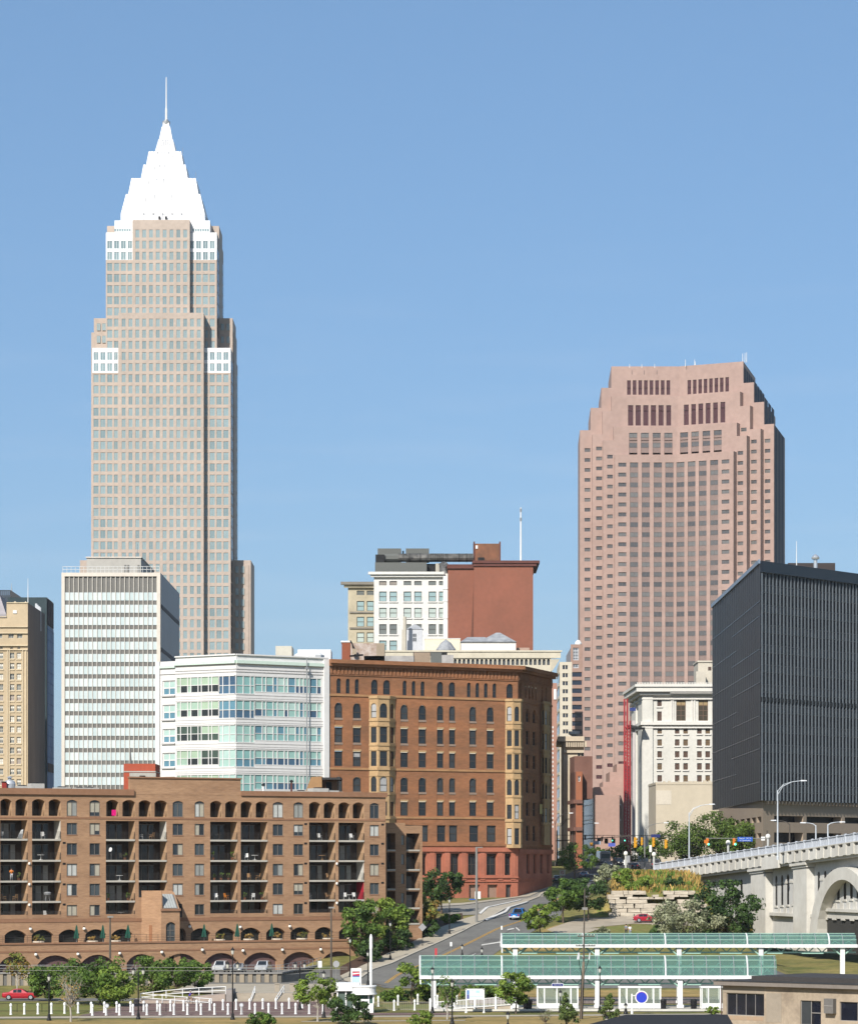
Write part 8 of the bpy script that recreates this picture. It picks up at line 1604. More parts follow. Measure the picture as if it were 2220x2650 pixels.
def plaza_rails():
 wp = white_paint
 def rails(label, pts, name='railing', h=.95):
  # pts: plan and height points of the walking line
  t = thing(name, label, 'railing', pts[0], 'white tube railings on the plaza'); m = MB()
  for d in (h, h * .5): m.path([(p[0], p[1], p[2] + d) for p in pts], .05, wp, 6)
  m.build('rail', t)
  for a, b in zip(pts[:-1], pts[1:]):
   L = math.dist(a, b); n = max(1, int(L / 1.5))
   for k in range(n): q = [a[i] + (b[i] - a[i]) * k / n for i in range(3)]; m = MB(); m.tube(q, (q[0], q[1], q[2] + h), .05, None, wp, 6); m.build('baluster', t)
  q = pts[-1]; m = MB(); m.tube(q, (q[0], q[1], q[2] + h), .05, None, wp, 6); m.build('baluster', t)
 G_ = lambda px, py, D: (X(px, D), D, Z(py, D))
 t = thing('access_ramp', 'pinkish concrete access ramp climbing between white rails', 'ramp', G_(470, 2600, 388)); rc = M('ramp_pinkish', (.40, .33, .28), .9, .1, .4); m = MB(); a0, a1, b1 = G_(362, 2592, 393), G_(585, 2576, 393), G_(545, 2604, 384)
 m.hexa([(a0[0], 391, 0), (a1[0], 391, 0), (a1[0], 396, 0), (a0[0], 396, 0)], [(a0[0], 391, a0[2]), (a1[0], 391, a1[2] + .2), (a1[0], 396, a1[2] + .2), (a0[0], 396, a0[2])], rc); m.build('upper_slope', t); m = MB(); m.hexa([(a0[0], 384.5, 0), (b1[0], 384.5, -.1), (b1[0], 388, -.1), (a0[0], 388, 0)], [(a0[0], 384.5, .55), (b1[0], 384.5, .06), (b1[0], 388, .06), (a0[0], 388, .55)], rc); m.build('lower_slope', t); m = MB(); m.box(X(585, 390), X(602, 390), 389.5, 396, 0, 1.5, M('ramp_end_grey', (.30, .27, .25), .9)); m.build('end_wall', t)
 rails('upper white rail climbing to the right along the access ramp', [G_(363, 2592, 391), G_(430, 2584, 391), G_(515, 2577, 391), G_(584, 2574, 391)]); rails('lower white rail running down to the right along the access ramp', [G_(363, 2592, 384.4), G_(420, 2597, 384.4), G_(548, 2606, 384.4)])
 t = thing('steps', 'broad tan concrete steps rising from the plaza to the lower street', 'steps', (X(690, 392), 390, 0)); sc = M('steps_tan', (.36, .31, .245), .9, .12, .3)
 for k in range(6): m = MB(); m.box(X(606, 391), X(862, 391), 390 + k * .55, 394.5, 0 if k == 0 else .16 * k, .16 * (k + 1), sc); m.build('step', t)
 for (a, b, l) in (((648, 2606, 389.5), (660, 2573, 394), 'left sloping white handrail on the broad steps'), ((712, 2606, 389.5), (735, 2571, 394), 'middle sloping white handrail on the broad steps'), ((770, 2607, 389.5), (780, 2588, 392), 'right short white handrail on the broad steps')): rails(l, [G_(*a), G_(*b)])
 for px in (717, 756): t = thing('planter_pillar', 'low tan pillar %s of the middle handrail at the top of the steps' % ('left' if px < 730 else 'right'), 'pillar', (X(px, 398), 398, .9), 'pillars at the top of the steps'); m = MB(); m.box(X(px, 398) - .3, X(px, 398) + .3, 398, 398.6, .8, 1.9, sc); m.build('shaft', t); m = MB(); m.box(X(px, 398) - .36, X(px, 398) + .36, 397.94, 398.66, 1.9, 2.02, sc); m.build('cap', t)
 # thin fence left and right
 for (a, b, y, l) in ((-20, 430, 362, 'thin dark wire fence behind the left bollards'), (968, 1110, 366, 'low pale picket fence right of the white booth')):
  t = thing('fence', l, 'fence', (X((a + b) / 2, y), y, 0), 'thin fences by the plaza'); m = MB(); x0, x1 = X(a, y), X(b, y); n = int((x1 - x0) / (2.6 if a < 0 else .22)); c_ = black_metal if a < 0 else M('fence_pale', (.42, .38, .34), .7)
  for z in (.15, 1.0): m.tube((x0, y, z), (x1, y, z), .025, None, c_, 4)
  for k in range(n + 1): x = x0 + (x1 - x0) * k / n; m.tube((x, y, 0), (x, y, 1.0), .03 if a < 0 else .018, None, c_, 4)
  m.build('wires', t)
plaza_rails()
# ================================================================ vehicles
tyre_m = M('tyre', (.015, .015, .016), .9); rim_m = M('wheel_rim', (.5, .51, .52), .35, .05, metal=.6); car_gl = G('car_glass', (.018, .022, .028), .05, .6, .1, 1); head_m = M('headlamp', (.75, .75, .72), .15, 0, fine=0); tail_m = M('tail_lamp', (.35, .01, .012), .3, 0, fine=0); trim_m = M('car_trim', (.03, .03, .032), .6)
# station: x, half width, sill z, belt z, roof z, roof half width
PROF = {'saloon': [(-2.25, .70, .42, .78, .84, .60), (-2.15, .80, .30, .86, .93, .70), (-1.45, .86, .24, .92, .99, .74), (-.85, .87, .22, .93, 1.36, .62), (-.35, .87, .22, .93, 1.43, .62), (.25, .87, .22, .92, 1.40, .62), (.95, .86, .22, .90, .95, .72), (1.75, .84, .26, .82, .86, .72), (2.15, .76, .32, .68, .72, .64), (2.25, .66, .40, .62, .66, .58)],
  'hatch': [(-2.0, .72, .40, .80, .88, .62), (-1.9, .82, .30, .90, .98, .70), (-1.2, .85, .24, .93, 1.32, .62), (-.5, .86, .22, .93, 1.40, .62), (.15, .86, .22, .92, 1.38, .62), (.85, .85, .22, .88, .93, .72), (1.6, .83, .26, .80, .84, .70), (2.0, .74, .34, .66, .70, .62)],
  'suv': [(-2.3, .82, .45, 1.02, 1.10, .74), (-2.2, .90, .36, 1.08, 1.62, .70), (-1.2, .93, .32, 1.10, 1.76, .72), (0, .93, .32, 1.10, 1.78, .72), (.45, .93, .32, 1.08, 1.74, .70), (1.05, .92, .32, 1.05, 1.12, .80), (1.9, .90, .36, 1.0, 1.05, .80), (2.3, .80, .44, .86, .92, .70)],
  'van': [(-2.5, .88, .45, 1.15, 1.95, .78), (-2.4, .95, .36, 1.18, 2.02, .80), (0, .97, .32, 1.2, 2.05, .82), (1.2, .97, .32, 1.18, 1.98, .78), (1.75, .95, .34, 1.1, 1.2, .84), (2.4, .88, .40, .95, 1.0, .76)],
  'pickup': [(-2.7, .90, .52, 1.00, 1.04, .88), (-2.6, .95, .45, 1.06, 1.08, .93), (-.72, .96, .42, 1.08, 1.10, .93), (-.7, .96, .42, 1.08, 1.72, .70), (.35, .96, .42, 1.08, 1.76, .70), (1.0, .95, .42, 1.05, 1.12, .82), (2.2, .93, .46, 1.0, 1.06, .82), (2.7, .84, .52, .88, .94, .74)],
  'bus': [(-5.5, 1.15, .40, 1.35, 2.95, 1.12), (-5.4, 1.27, .34, 1.35, 3.05, 1.2), (5.2, 1.27, .34, 1.35, 3.05, 1.2), (5.5, 1.18, .40, 1.30, 2.9, 1.10)]}
def vehicle(label, x, y, z, head, col, kind='saloon', name='parked_car', cat='car', group=None, pitch=0.0):
 t = thing(name, label, cat, (0, 0, 0), group); paint = M('paint_' + '_'.join('%03d' % int(c * 1000) for c in col), col, .28, .03, .5, spec=.5, coat=.6); st = PROF[kind]; m = MB(); rings = []
 for (sx, hw, z0, zb, zr, rw) in st:
  half = [(hw * .86, z0), (hw, z0 + (zb - z0) * .35), (hw * 1.0, zb - .06), (hw * .96, zb), (rw + (hw * .96 - rw) * .06, zr - (zr - zb) * .14), (rw * .86, zr)]
  rings.append([(sx, p[0], p[1]) for p in half] + [(sx, -p[0], p[1]) for p in half[::-1]])
 k = len(rings[0])
 for a, b in zip(rings[:-1], rings[1:]):
  for j in range(k): m.face([a[j], a[(j + 1) % k], b[(j + 1) % k], b[j]], paint)
 m.face(rings[0], paint); m.face(rings[-1][::-1], paint)
 if kind == 'pickup':
  m.box(-2.5, -.8, -.78, .78, 1.0, 1.102, trim_m)
 body = m.build('body', t, smooth=False)
 def quad(nm, pts, off, mat):
  v = [Vector(p) for p in pts]; n = (v[1] - v[0]).cross(v[3] - v[0]).normalized(); c = sum(v, Vector()) / 4
  if n.dot(c - Vector((c.x * .6, 0, .6))) < 0: n = -n
  q = MB(); q.face([tuple(c + (p - c) * .93 + n * off) for p in v], mat); q.build(nm, t)
 cab = [i for i, s in enumerate(st) if s[4] - s[3] > .3]
 for s in (3, 7):
  for a, b in zip(cab[:-1], cab[1:]): A, B = rings[a], rings[b]; quad('side_window', [A[s], B[s], B[s + 1], A[s + 1]], .012, car_gl)
 f, r_ = cab[-1], cab[0]
 if f + 1 < len(st): A, B = rings[f], rings[f + 1]; quad('windscreen', [A[5], A[6], B[6], B[5]], .014, car_gl)
 if r_ > 0: A, B = rings[r_], rings[r_ - 1]; quad('rear_window', [A[5], A[6], B[6], B[5]], .014, car_gl)
 else: A = rings[0]; quad('rear_window', [(A[3][0] - .01, A[3][1] * .9, A[3][2] + .1), (A[3][0] - .01, -A[3][1] * .9, A[3][2] + .1), (A[5][0] - .01, -A[5][1] * .95, A[5][2] - .08), (A[5][0] - .01, A[5][1] * .95, A[5][2] - .08)], .012, car_gl)
 if kind == 'bus': B = rings[-1]; quad('windscreen', [(B[3][0] + .01, 1.08, 1.3), (B[3][0] + .01, -1.08, 1.3), (B[3][0] + .01, -1.05, 2.45), (B[3][0] + .01, 1.05, 2.45)], .02, G('bus_windscreen', (.06, .12, .14), .1))
 L0, L1 = st[0][0], st[-1][0]; hw = st[2][1]; wr = .34 if kind not in ('bus', 'pickup', 'suv', 'van') else (.5 if kind == 'bus' else .39)
 for wx in (L0 + (.85 if kind != 'bus' else 2.6), L1 - (.85 if kind != 'bus' else 2.6)):
  for s in (-1, 1):
   y_ = hw * s * .97; q = MB(); q.tube((wx, y_ - .11 * s, wr), (wx, y_ + .05 * s, wr), wr, wr, tyre_m, 16); o = q.build('wheel', t); q = MB(); q.tube((wx, y_ + .051 * s, wr), (wx, y_ + .065 * s, wr), wr * .66, wr * .6, rim_m, 14); q.build('rim', o)
 e = rings[-1]; b = rings[0]; zf = (st[-1][2] + st[-1][3]) / 2 + .06; zr_ = (st[0][2] + st[0][3]) / 2 + .1
 for s in (-1, 1):
  q = MB(); q.box(L1 - .03, L1 + .03, s * st[-1][1] * .62 - .16, s * st[-1][1] * .62 + .16, zf - .08, zf + .09, head_m); q.build('headlight', t); q = MB(); q.box(L0 - .025, L0 + .02, s * st[0][1] * .8 - .12, s * st[0][1] * .8 + .12, zr_ - .1, zr_ + .16, tail_m); q.build('tail_light', t)
 q = MB(); q.box(L1 - .1, L1 + .06, -st[-1][1] * .95, st[-1][1] * .95, st[-1][2] - .02, st[-1][2] + .14, trim_m if kind != 'pickup' else steel_white); q.build('front_bumper', t); q = MB(); q.box(L0 - .06, L0 + .1, -st[0][1] * .97, st[0][1] * .97, st[0][2] - .02, st[0][2] + .14, trim_m if kind != 'pickup' else steel_white); q.build('rear_bumper', t)
 q = MB(); q.box(L0 - .066, L0 - .03, -.24, .24, st[0][2] + .16, st[0][2] + .3, white_paint); q.build('number_plate', t)
 t.location = (x, y, z); t.rotation_euler = (0, -pitch, head); return t
red = (.42, .012, .025); H = math.pi / 2
vehicle('red saloon car parked at the left before the sheet pile wall', X(53, 394.5), 394.5, .06, 0, red, 'saloon')
x, y, z = ground(1671, 2389); vehicle('red hatchback parked below the pale rocks, half behind the olive bush', x, y, z + .06, 0, (.38, .015, .035), 'hatch')
x, y, z = ground(1344, 2380); vehicle('bright blue pickup truck driving up the hill road', x, y, z + .07, R(70), (.01, .17, .50), 'pickup', 'pickup_truck', 'pickup truck', pitch=R(5))
for (px, l, c, k) in ((571, 'white suv parked nose out left on the garage forecourt', (.62, .63, .63), 'suv'), (618, 'silver saloon parked nose out in the middle of the forecourt', (.30, .32, .34), 'saloon'), (681, 'pale silver suv parked nose out right on the garage forecourt', (.52, .54, .56), 'suv')): vehicle(l, X(px, 437), 437, 2.0, R(-97), c, k, group='cars on the garage forecourt')
for i, (px, D, k, c, hd, l) in enumerate(((1600, 692, 'suv', (.015, .016, .02), R(-80), 'black suv facing down the street, right of the bus'), (1573, 684, 'saloon', (.02, .02, .022), R(-85), 'black car with headlights on in front of the bus'), (1524, 700, 'saloon', (.03, .02, .02), R(-88), 'dark car behind the slender street tree'), (1645, 680, 'hatch', (.02, .025, .04), R(80), 'dark blue car seen from behind at the crossing'), (1512, 652, 'saloon', (.20, .27, .40), R(80), 'silver blue car driving away behind the slender street tree'), (1441, 642, 'saloon', (.03, .035, .05), R(86), 'dark car parked beside the shaded side of the corner block'))):
 x = X(px, D); vehicle(l, x, D, zt(x, D) + .15, hd, c, k, 'car', 'car', 'traffic at the crossing')
x = X(1699, 640); vehicle('dark grey van seen from behind, left of the viaduct end', x, 640, 16.7, R(82), (.07, .075, .095), 'van', 'van', 'van')
x = X(1561, 735); vehicle('bus facing down the street with a teal windscreen', x, 735, zt(x, 735) + .1, R(-88), (.30, .33, .36), 'bus', 'bus', 'bus')
for (px, l) in ((1795, 'white box truck front at the left of the honey locusts'), (1745, 'white van beyond the viaduct railing')):
 x = X(px, 655); vehicle(l, x, 655, 16.0, R(-80), (.55, .55, .53), 'van', 'van', 'van', 'white vans beyond the viaduct')
# ================================================================ people
skin = M('skin', (.45, .26, .18), .6, .05)
def person(label, x, y, z, rz, shirt, legs, hair=(.05, .03, .02), pose='stand', s=1.0, shorts=False, hat=None):
 t = thing('person', label, 'person', (0, 0, 0)); sm = M('cloth_%03d_%03d_%03d' % tuple(int(c * 999) for c in shirt), shirt, .9, .1, 3); lm = M('cloth_%03d_%03d_%03d' % tuple(int(c * 999) for c in legs), legs, .9, .1, 3); hm = M('hair_%03d' % int(hair[0] * 999), hair, .8)
 sit = pose == 'sit'; hz = .50 if sit else .92; lean = .12 if sit else 0
 J = {'pel': (0, 0, hz), 'sp': (lean * .5, 0, hz + .25), 'ch': (lean, 0, hz + .44), 'nk': (lean * 1.2, 0, hz + .58), 'hd': (lean * 1.3 + .02, 0, hz + .70), 'tp': (lean * 1.3 + .02, 0, hz + .80)}
 for sd, q in ((1, 'l'), (-1, 'r')):
  J['sh' + q] = (lean, .19 * sd, hz + .50)
  if pose == 'elbows': J['el' + q] = (.05, .30 * sd, hz + .26); J['wr' + q] = (.20, .16 * sd, hz + .36); J['ha' + q] = (.26, .08 * sd, hz + .42)
  elif sit: J['el' + q] = (.25, .24 * sd, hz + .30); J['wr' + q] = (.45, .20 * sd, hz + .36); J['ha' + q] = (.53, .19 * sd, hz + .37)
  else: J['el' + q] = (-.02, .26 * sd, hz + .24); J['wr' + q] = (.05, .28 * sd, hz + .0); J['ha' + q] = (.08, .28 * sd, hz - .09)
  J['hp' + q] = (0, .10 * sd, hz - .05)
  if sit: J['kn' + q] = (.40, .12 * sd, hz - .02 - (.12 if sd > 0 else 0)); J['an' + q] = (.30 + .1 * sd, .12 * sd, .12); J['to' + q] = (.48 + .1 * sd, .12 * sd, .06)
  else: J['kn' + q] = (.03 * sd, .11 * sd, .49); J['an' + q] = (-.02 + .03 * sd, .12 * sd, .08); J['to' + q] = (.15 + .03 * sd, .13 * sd, .035)
 RAD = {'pel': .13, 'sp': .125, 'ch': .145, 'nk': .055, 'hd': .095, 'tp': .075, 'sh': .065, 'el': .042, 'wr': .03, 'ha': .035, 'hp': .095, 'kn': .06, 'an': .04, 'to': .035}
 def skinned(nm, chain, k, mat, parent, ov={}):
  names = []; [names.append(n) for e in chain for n in e if n not in names]; me = bpy.data.meshes.new(nm); me.from_pydata([tuple(c * s for c in J[n]) for n in names], [(names.index(a), names.index(b)) for a, b in chain], []); o = bpy.data.objects.new(nm, me); S.collection.objects.link(o); o.parent = parent; md = o.modifiers.new('skin', 'SKIN'); md.use_smooth_shade = True; sb = o.modifiers.new('sub', 'SUBSURF'); sb.levels = sb.render_levels = 1; me.materials.append(mat)
  if not me.skin_vertices: me.attributes.new
  lay = me.skin_vertices[0].data if me.skin_vertices else None
  if lay:
   for i, n in enumerate(names):
    r_ = ov.get(n, RAD[n if n in RAD else n[:2]] * k) * s; lay[i].radius = (r_, r_)
   lay[0].use_root = True
  return o
 body = [('pel', 'sp'), ('sp', 'ch'), ('ch', 'nk'), ('nk', 'hd'), ('hd', 'tp')]
 for q in 'lr': body += [('ch', 'sh' + q), ('sh' + q, 'el' + q), ('el' + q, 'wr' + q), ('wr' + q, 'ha' + q), ('pel', 'hp' + q), ('hp' + q, 'kn' + q), ('kn' + q, 'an' + q), ('an' + q, 'to' + q)]
 skinned('body', body, 1.0, skin, t); sc = [('pel', 'sp'), ('sp', 'ch')] + [e for q in 'lr' for e in (('ch', 'sh' + q), ('sh' + q, 'el' + q))]; skinned('shirt', sc, 1.16, sm, t); J['ml'] = tuple((a + b) / 2 for a, b in zip(J['knl'], J['anl'])); J['mr'] = tuple((a + b) / 2 for a, b in zip(J['knr'], J['anr'])); lc = [e for q in 'lr' for e in (('pel', 'hp' + q), ('hp' + q, 'kn' + q))] + ([] if shorts else [e for q in 'lr' for e in (('kn' + q, 'an' + q),)]); skinned('trousers', lc, 1.14, lm, t)
 m = MB(); h = J['tp']; m.lathe((h[0] * s - .012, h[1], h[2] * s - .05), [(.105 * s, -.03), (.108 * s, .04), (.085 * s, .10), (.03 * s, .125)], hm, 12); m.build('hair', t, smooth=True)
 for q in 'lr':      # fingers on both hands
  c = J['ha' + q]; m = MB(); d = Vector(c) - Vector(J['wr' + q]); d.normalize(); sd = 1 if q == 'l' else -1
  for k in range(4): p = Vector(c) + Vector((0, (k - 1.5) * .018, 0)); m.tube(p * s, (p + d * (.075 - abs(k - 1.4) * .008) + Vector((.012, 0, -.01))) * s, .009, .006, skin, 5)
  m.tube((Vector(c) - d * .02) * s, (Vector(c) + d * .03 + Vector((.03, -.03 * sd, 0))) * s, .01, .007, skin, 5); m.build('fingers', t)
 t.location = (x, y, z); t.rotation_euler = (0, 0, rz); return t
u = APT.u(33); p = APT.pt(u, 15.08, -.55); person('person in an orange shirt and white trousers standing on a balcony', *p, R(-70), (.75, .21, .02), (.62, .62, .64), pose='elbows')
x, y, z = ground(1630, 2424); person('person in a white top on the hill path', x, y, z, R(100), (.75, .75, .75), (.30, .33, .40)); x, y, z = ground(1620, 2422); person('person in a grey top behind the one in white', x, y, z, R(80), (.20, .22, .27), (.05, .05, .06))
person('person in a pale shirt walking at the foot of the viaduct pier', X(1939, 520), 520, Z(2394, 520), R(-20), (.6, .55, .52), (.04, .04, .05)); person('person in red beyond the viaduct railing', X(1838, 605), 605, 16.9, R(-60), (.55, .02, .03), (.06, .06, .08), s=1.12)
# cyclist on the ramp
def cyclist():
 D = 381.5; x = X(494, D); t = thing('bicycle', 'dark bicycle ridden along the plaza below the ramp rails', 'bicycle', (x, D, .03)); bm_ = M('bike_frame', (.03, .03, .04), .4)
 for dx in (-.52, .52):
  m = MB(); n = 20; c = (x + dx, D, .37); pts = [(c[0] + .34 * math.cos(2 * math.pi * k / n), D, c[2] + .34 * math.sin(2 * math.pi * k / n)) for k in range(n + 1)]; m.path(pts, .025, tyre_m, 5)
  for k in range(0, n, 2): m.tube(c, pts[k], .005, None, grey_metal, 3)
  m.build('wheel', t)
 m = MB(); A, B, C, E = (x - .52, D, .37), (x - .08, D, .32), (x - .2, D, .88), (x + .38, D, .86); [m.tube(a, b, .022, None, bm_, 5) for a, b in ((A, B), (A, C), (B, C), (B, E), (C, E), (E, (x + .52, D, .37)))]; m.build('frame', t); m = MB(); m.box(x - .34, x - .08, D - .07, D + .07, .92, .97, trim_m); m.build('saddle', t); m = MB(); m.tube(E, (x + .40, D, 1.02), .02, None, bm_, 5); m.tube((x + .38, D - .25, 1.02), (x + .38, D + .25, 1.02), .018, None, bm_, 5); m.build('handlebar', t)
 person('cyclist in a blue shirt riding below the ramp rails', x - .2, D, .45, 0, (.05, .05, .42), (.32, .27, .2), hair=(.35, .33, .3), pose='sit', shorts=True)
cyclist()
# ================================================================ terrace and balcony things
def terrace():
 f = APT; U = f.u; gm = M('umbrella_green', (.010, .075, .05), .8, .1, 2)
 for i, px in enumerate((188, 256, 321, 516, 603, 692)):
  u = U(px); p = f.pt(u, 6.0, 1.6 if px != 516 else 1.8); t = thing('parasol', '%s closed green parasol from the left on the apartment terrace' % ordn(i), 'parasol', p, 'closed green parasols'); m = MB(); m.tube(p, (p[0], p[1], 8.7), .03, None, grey_metal, 6); m.build('pole', t); m = MB(); n = 10; rr_ = .42 if i != 2 else .5; pr = [(rr_, 6.75), (rr_ * .8, 7.3), (.12, 8.5), (.03, 8.72)]; k0 = len(m.v)
  for (r_, z) in pr:
   for j in range(n): a = 2 * math.pi * j / n; k = 1.0 if j % 2 else .62; m.v.append((p[0] + r_ * k * math.cos(a), p[1] + r_ * k * math.sin(a), z + (.12 if j % 2 and z < 6.8 else 0)))
  for a in range(3):
   for j in range(n): m.f.append((a * n + j, a * n + (j + 1) % n, (a + 1) * n + (j + 1) % n, (a + 1) * n + j)); m.m.append(m.mi(gm))
  m.build('canopy', t)
 t = thing('terrace_railing', 'thin dark railing along the front edge of the apartment terrace', 'railing', f.pt(U(480), 6.35, 5.7)); g = Fac(f.xy(U(-250), 5.75), f.xy(U(926), 5.75)); m = MB()
 for z in (6.6, 6.85, 7.1, 7.35): m.tube(g.pt(0, z), g.pt(g.L, z), .018, None, M('rail_dark', (.045, .04, .036)), 4)
 k = 0
 while k < g.L: m.tube(g.pt(k, 6.3), g.pt(k, 7.35), .022, None, M('rail_dark', (.045, .04, .036)), 4); k += 1.8
 m.build('rails', t)
 for i, px in enumerate((86, 221, 284, 549, 628, 697, 765, 828, 895)):
  u = U(px); p = f.pt(u, 6.0, 2.2 + (i % 2) * .6); t = tree('%s planter from the left on the apartment terrace, with straw coloured grass' % ordn(i), p[0], p[1], 6.45, .95, 1.7, 'gold' if i % 3 else 'autumn', seed=200 + i, n=320, trunk=.05, leaf=.1, name='planter', cat='planter', group='planters on the terrace', clumps=14); m = MB(); m.lathe((p[0], p[1], 5.98), [(.75, 0), (.85, .35), (.8, .5), (.3, .5)], M('planter_stone', (.5, .42, .33), .9), 10); m.build('bowl', t)
 m = None
 # wall lamps between the arches: parts hung on walls, each a thing
 globe = M('lamp_globe', (.85, .83, .76), .4); n1 = 0
 pod = Fac(f.xy(U(-300), 6.0), f.xy(U(929) + .9, 6.0))
 for i, (px, py, F_) in enumerate([(77, 2405, f), (216, 2404, f), (489, 2399, f), (620, 2400, f), (748, 2398, f), (91, 2471, pod), (200, 2470, pod), (308, 2468, pod), (417, 2465, pod), (522, 2459, pod), (627, 2461, pod), (729, 2459, pod), (828, 2458, pod)]):
  u = F_.u(px); z = F_.z(px, py); p = F_.pt(u, z, .28); t = thing('wall_lamp', '%s globe lamp from the left on the %s' % (ordn(i if i < 5 else i - 5), 'terrace wall' if i < 5 else 'garage wall'), 'wall lamp', p, 'globe wall lamps'); m = MB(); m.lathe(p, [(.05, -.2), (.2, -.13), (.23, .02), (.16, .16), (.05, .2)], globe, 10); m.build('globe', t); m = MB(); m.tube(F_.pt(u, z + .35, 0), F_.pt(u, z + .3, .28), .03, None, black_metal, 5); m.lathe((p[0], p[1], z + .18), [(.14, 0), (.1, .1), (.03, .16)], black_metal, 8); m.build('bracket', t)
terrace()
def balcony_things():
 f = APT; U = f.u; fl = (21.05, 18.05, 15.08, 12.15, 9.75); cols = (None, (0.5, 71), (83, 157), (274, 349), (359, 431), (544, 614), (623, 692), (800, 867), (876, 942)); rg = random.Random(4); row = ('second', 'third', 'fourth', 'fifth', 'sixth'); nm = ('', 'first', 'second', 'third', 'fourth', 'fifth', 'sixth', 'seventh', 'eighth')
 wm = M('chair_white', (.72, .72, .70), .5, .03); tan_ = M('chair_wicker', (.42, .24, .11), .8); clay = M('clay_pot', (.38, .15, .07), .9); orange = M('chair_orange', (.68, .24, .03), .7); dk = M('chair_dark', (.05, .05, .045), .6); lv = LM['green'] + LM['bright']
 def local(i, v, o): u = U(cols[i][0]) + (U(cols[i][1]) - U(cols[i][0])) * v; return f.pt(u, 0, o)
 def place(t, i, k, v, o, rz): p = local(i, v, o); t.location = (p[0], p[1], fl[k] + .002); t.rotation_euler = (0, 0, rz)
 names = {}
 def lab(what, i, k, side): return '%s, %s floor down, %s balcony column' % (what, row[k], nm[i])
 def chair(i, k, v, mat, what, rz=None):
  t = thing('chair', lab(what, i, k, v), 'chair', (0, 0, 0), 'balcony chairs'); m = MB(); m.box(-.26, .26, -.25, .25, .40, .46, mat); m.build('seat', t); m = MB(); m.hexa([(-.26, -.25, .46), (-.22, -.25, .46), (-.22, .25, .46), (-.26, .25, .46)], [(-.40, -.24, 1.0), (-.36, -.24, 1.0), (-.36, .24, 1.0), (-.40, .24, 1.0)], mat); m.build('backrest', t)
  for sx in (-.23, .23):
   for sy in (-.22, .22): m = MB(); m.tube((sx, sy, 0), (sx, sy, .42), .025, None, mat, 5); m.build('leg', t)
  m = MB(); [m.box(-.24, .24, sy - .03, sy + .03, .62, .66, mat) for sy in (-.27, .27)]; m.build('armrest', t); place(t, i, k, v, -.8, rz if rz is not None else rg.uniform(0, 6.2))
 def table(i, k, v, mat, what):
  t = thing('table', lab(what, i, k, v), 'table', (0, 0, 0), 'balcony tables'); m = MB(); m.lathe((0, 0, .68), [(.5, 0), (.52, .02), (.5, .05)], mat, 14); m.build('tabletop', t); m = MB(); m.tube((0, 0, .05), (0, 0, .68), .05, None, mat, 8); m.lathe((0, 0, 0), [(.3, 0), (.28, .04), (.06, .08)], mat, 10); m.build('pedestal', t); place(t, i, k, v, -.9, 0)
 def plant(i, k, v, what, h=.9):
  p = local(i, v, -.45); t = tree(lab(what, i, k, v), p[0], p[1], fl[k] + .32, h, .7, rg.choice(('green', 'bright')), seed=300 + i * 10 + k + int(v * 50), n=160, trunk=.1, leaf=.09, name='potted_plant', cat='potted plant', group='balcony plants', clumps=9); m = MB(); m.lathe((p[0], p[1], fl[k]), [(.15, 0), (.21, .32), (.23, .36), (.1, .36)], clay, 10); m.build('pot', t)
 for a in ((2, 0, .45, wm, 'white plastic chair'), (1, 3, .2, tan_, 'wicker chair'), (1, 3, .62, tan_, 'second wicker chair'), (3, 1, .62, dk, 'dark chair'), (4, 0, .15, wm, 'white folding chair'), (4, 0, .55, tan_, 'pale wicker chair'), (5, 3, .68, orange, 'orange deck chair'), (5, 3, .3, wm, 'white frame chair'), (6, 1, .3, wm, 'white chair left of a bench'), (6, 2, .4, tan_, 'brown wicker chair'), (6, 2, .72, tan_, 'second brown wicker chair'), (6, 3, .55, wm, 'white dining chair'), (7, 0, .5, wm, 'white reclining chair'), (7, 2, .84, tan_, 'tall rocking chair'), (7, 3, .1, wm, 'white chair at the left end'), (7, 3, .82, tan_, 'tan rattan chair'), (8, 0, .6, wm, 'white chair turned sideways'), (8, 3, .36, wm, 'white chair at the left of a table'), (8, 3, .7, wm, 'white chair at the right of a table'), (2, 4, .55, wm, 'small white chair'), (1, 0, .1, wm, 'white chair under the wide ledge')): chair(*a)
 for a in ((2, 1, .38, wm, 'white round table'), (8, 3, .52, wm, 'white table between two chairs'), (3, 2, .55, wm, 'small white table'), (5, 0, .4, dk, 'dark side table'), (7, 1, .6, tan_, 'wooden chest table'), (6, 1, .62, wm, 'white low table'), (3, 4, .6, wm, 'pale patio table')): table(*a)
 for a in ((3, 1, .70, 'tall leafy pot plant'), (3, 3, .12, 'low leafy pot plant at the left end'), (3, 3, .8, 'leafy pot plant at the right end'), (5, 1, .86, 'large leafy pot plant'), (5, 1, .15, 'small leafy pot plant'), (5, 2, .2, 'trailing pot plant'), (5, 2, .45, 'spiky pot plant'), (5, 2, .72, 'bushy pot plant'), (6, 3, .2, 'small terracotta pot plant'), (6, 3, .85, 'round terracotta pot plant'), (1, 2, .72, 'leafy pot plant behind the railing')): plant(*a)
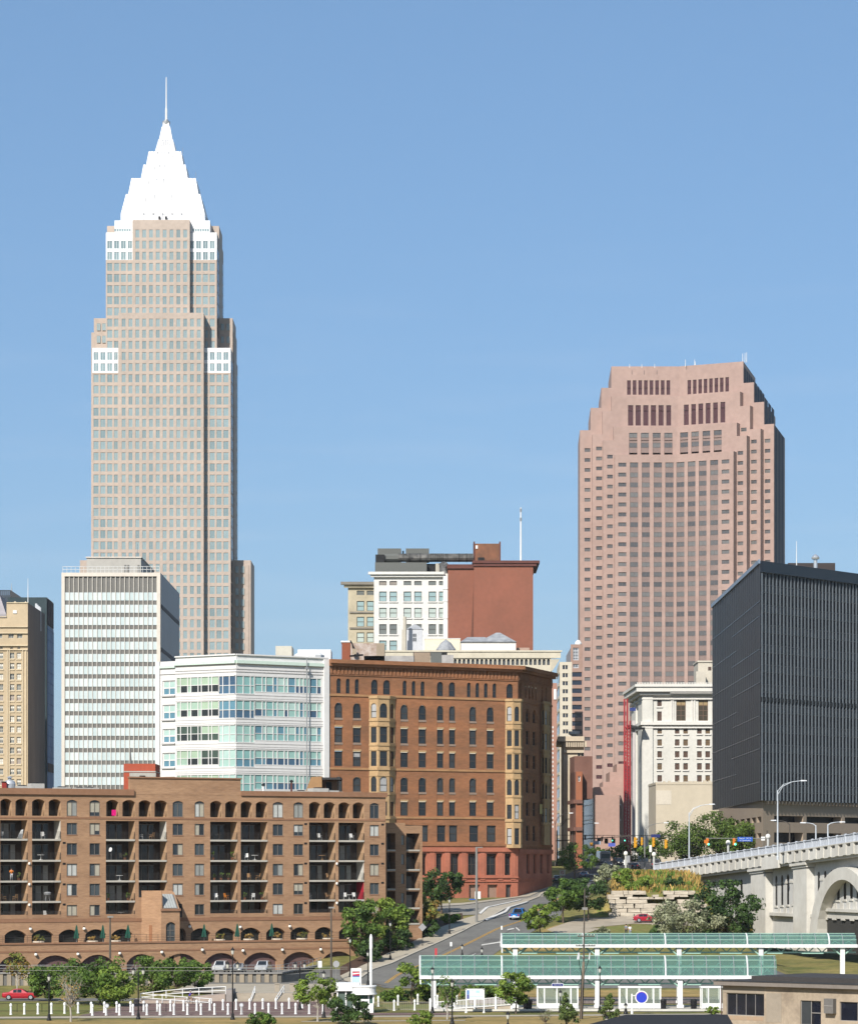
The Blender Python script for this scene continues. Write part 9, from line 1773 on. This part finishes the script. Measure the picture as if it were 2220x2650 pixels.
 u = U(280) ; o = f.pt(U(291), 24.4, -.1); t = thing('towel', 'bright pink towel hanging over the railing of a top floor balcony', 'towel', o); m = MB(); m.fbox(f, U(290), U(301), 24.45, 25.3, -.14, -.09, M('towel_pink', (.75, .01, .20), .9, .05)); m.build('cloth', t)
 t = thing('cloth', 'white sheet draped behind the railing of the first balcony column, second floor from the top', 'sheet', f.pt(U(56), 21.05, -.3)); m = MB(); m.hexa([f.pt(U(46), 21.1, -.3), f.pt(U(60), 21.1, -.3), f.pt(U(60), 21.1, -.4), f.pt(U(46), 21.1, -.4)], [f.pt(U(57), 22.3, -.3), f.pt(U(62), 22.4, -.3), f.pt(U(62), 22.4, -.4), f.pt(U(57), 22.3, -.4)], wm); m.build('fabric', t)
 p = f.pt(U(128), 12.15, -.8); t = thing('barbecue', 'grey covered barbecue on the balcony of the second column, fifth floor from the top', 'barbecue', p); m = MB(); m.lathe((p[0], p[1], 12.15), [(.3, .75), (.5, .9), (.55, 1.15), (.35, 1.3), (.05, 1.32)], grey_metal, 12); m.build('hood', t); m = MB(); [m.tube((p[0] + a, p[1] + b, 12.15), (p[0] + a * .7, p[1] + b * .7, 12.95), .03, None, grey_metal, 5) for a, b in ((.3, .25), (-.3, .25), (.3, -.25), (-.3, -.25))]; m.build('leg', t)
 p = f.pt(U(291), 18.05, -.5); t = thing('satellite_dish', 'small white satellite dish on the third column balcony', 'satellite dish', p); m = MB(); m.tube((p[0], p[1], 18.05), (p[0], p[1], 19.5), .03, None, grey_metal, 5); m.build('mast', t); m = MB(); m.tube((p[0], p[1] - .05, 19.5), (p[0] - .1, p[1] - .2, 19.55), .12, .33, M('dish_white', (.6, .6, .6), .5), 14); m.build('dish', t)
balcony_things()
m = bpy.data.materials.new('haze'); m.use_nodes = True; N = m.node_tree.nodes; N.remove(N['Principled BSDF']); v = N.new('ShaderNodeVolumePrincipled'); v.inputs['Density'].default_value = 3e-5; v.inputs['Color'].default_value = (.93, .97, 1, 1); v.inputs['Anisotropy'].default_value = 0
m.node_tree.links.new(v.outputs[0], N['Material Output'].inputs['Volume'])
q = MB(); q.box(-9500, 9500, -2200, 20500, -2, 345, m); o = q.build('haze'); o['kind'] = 'stuff'
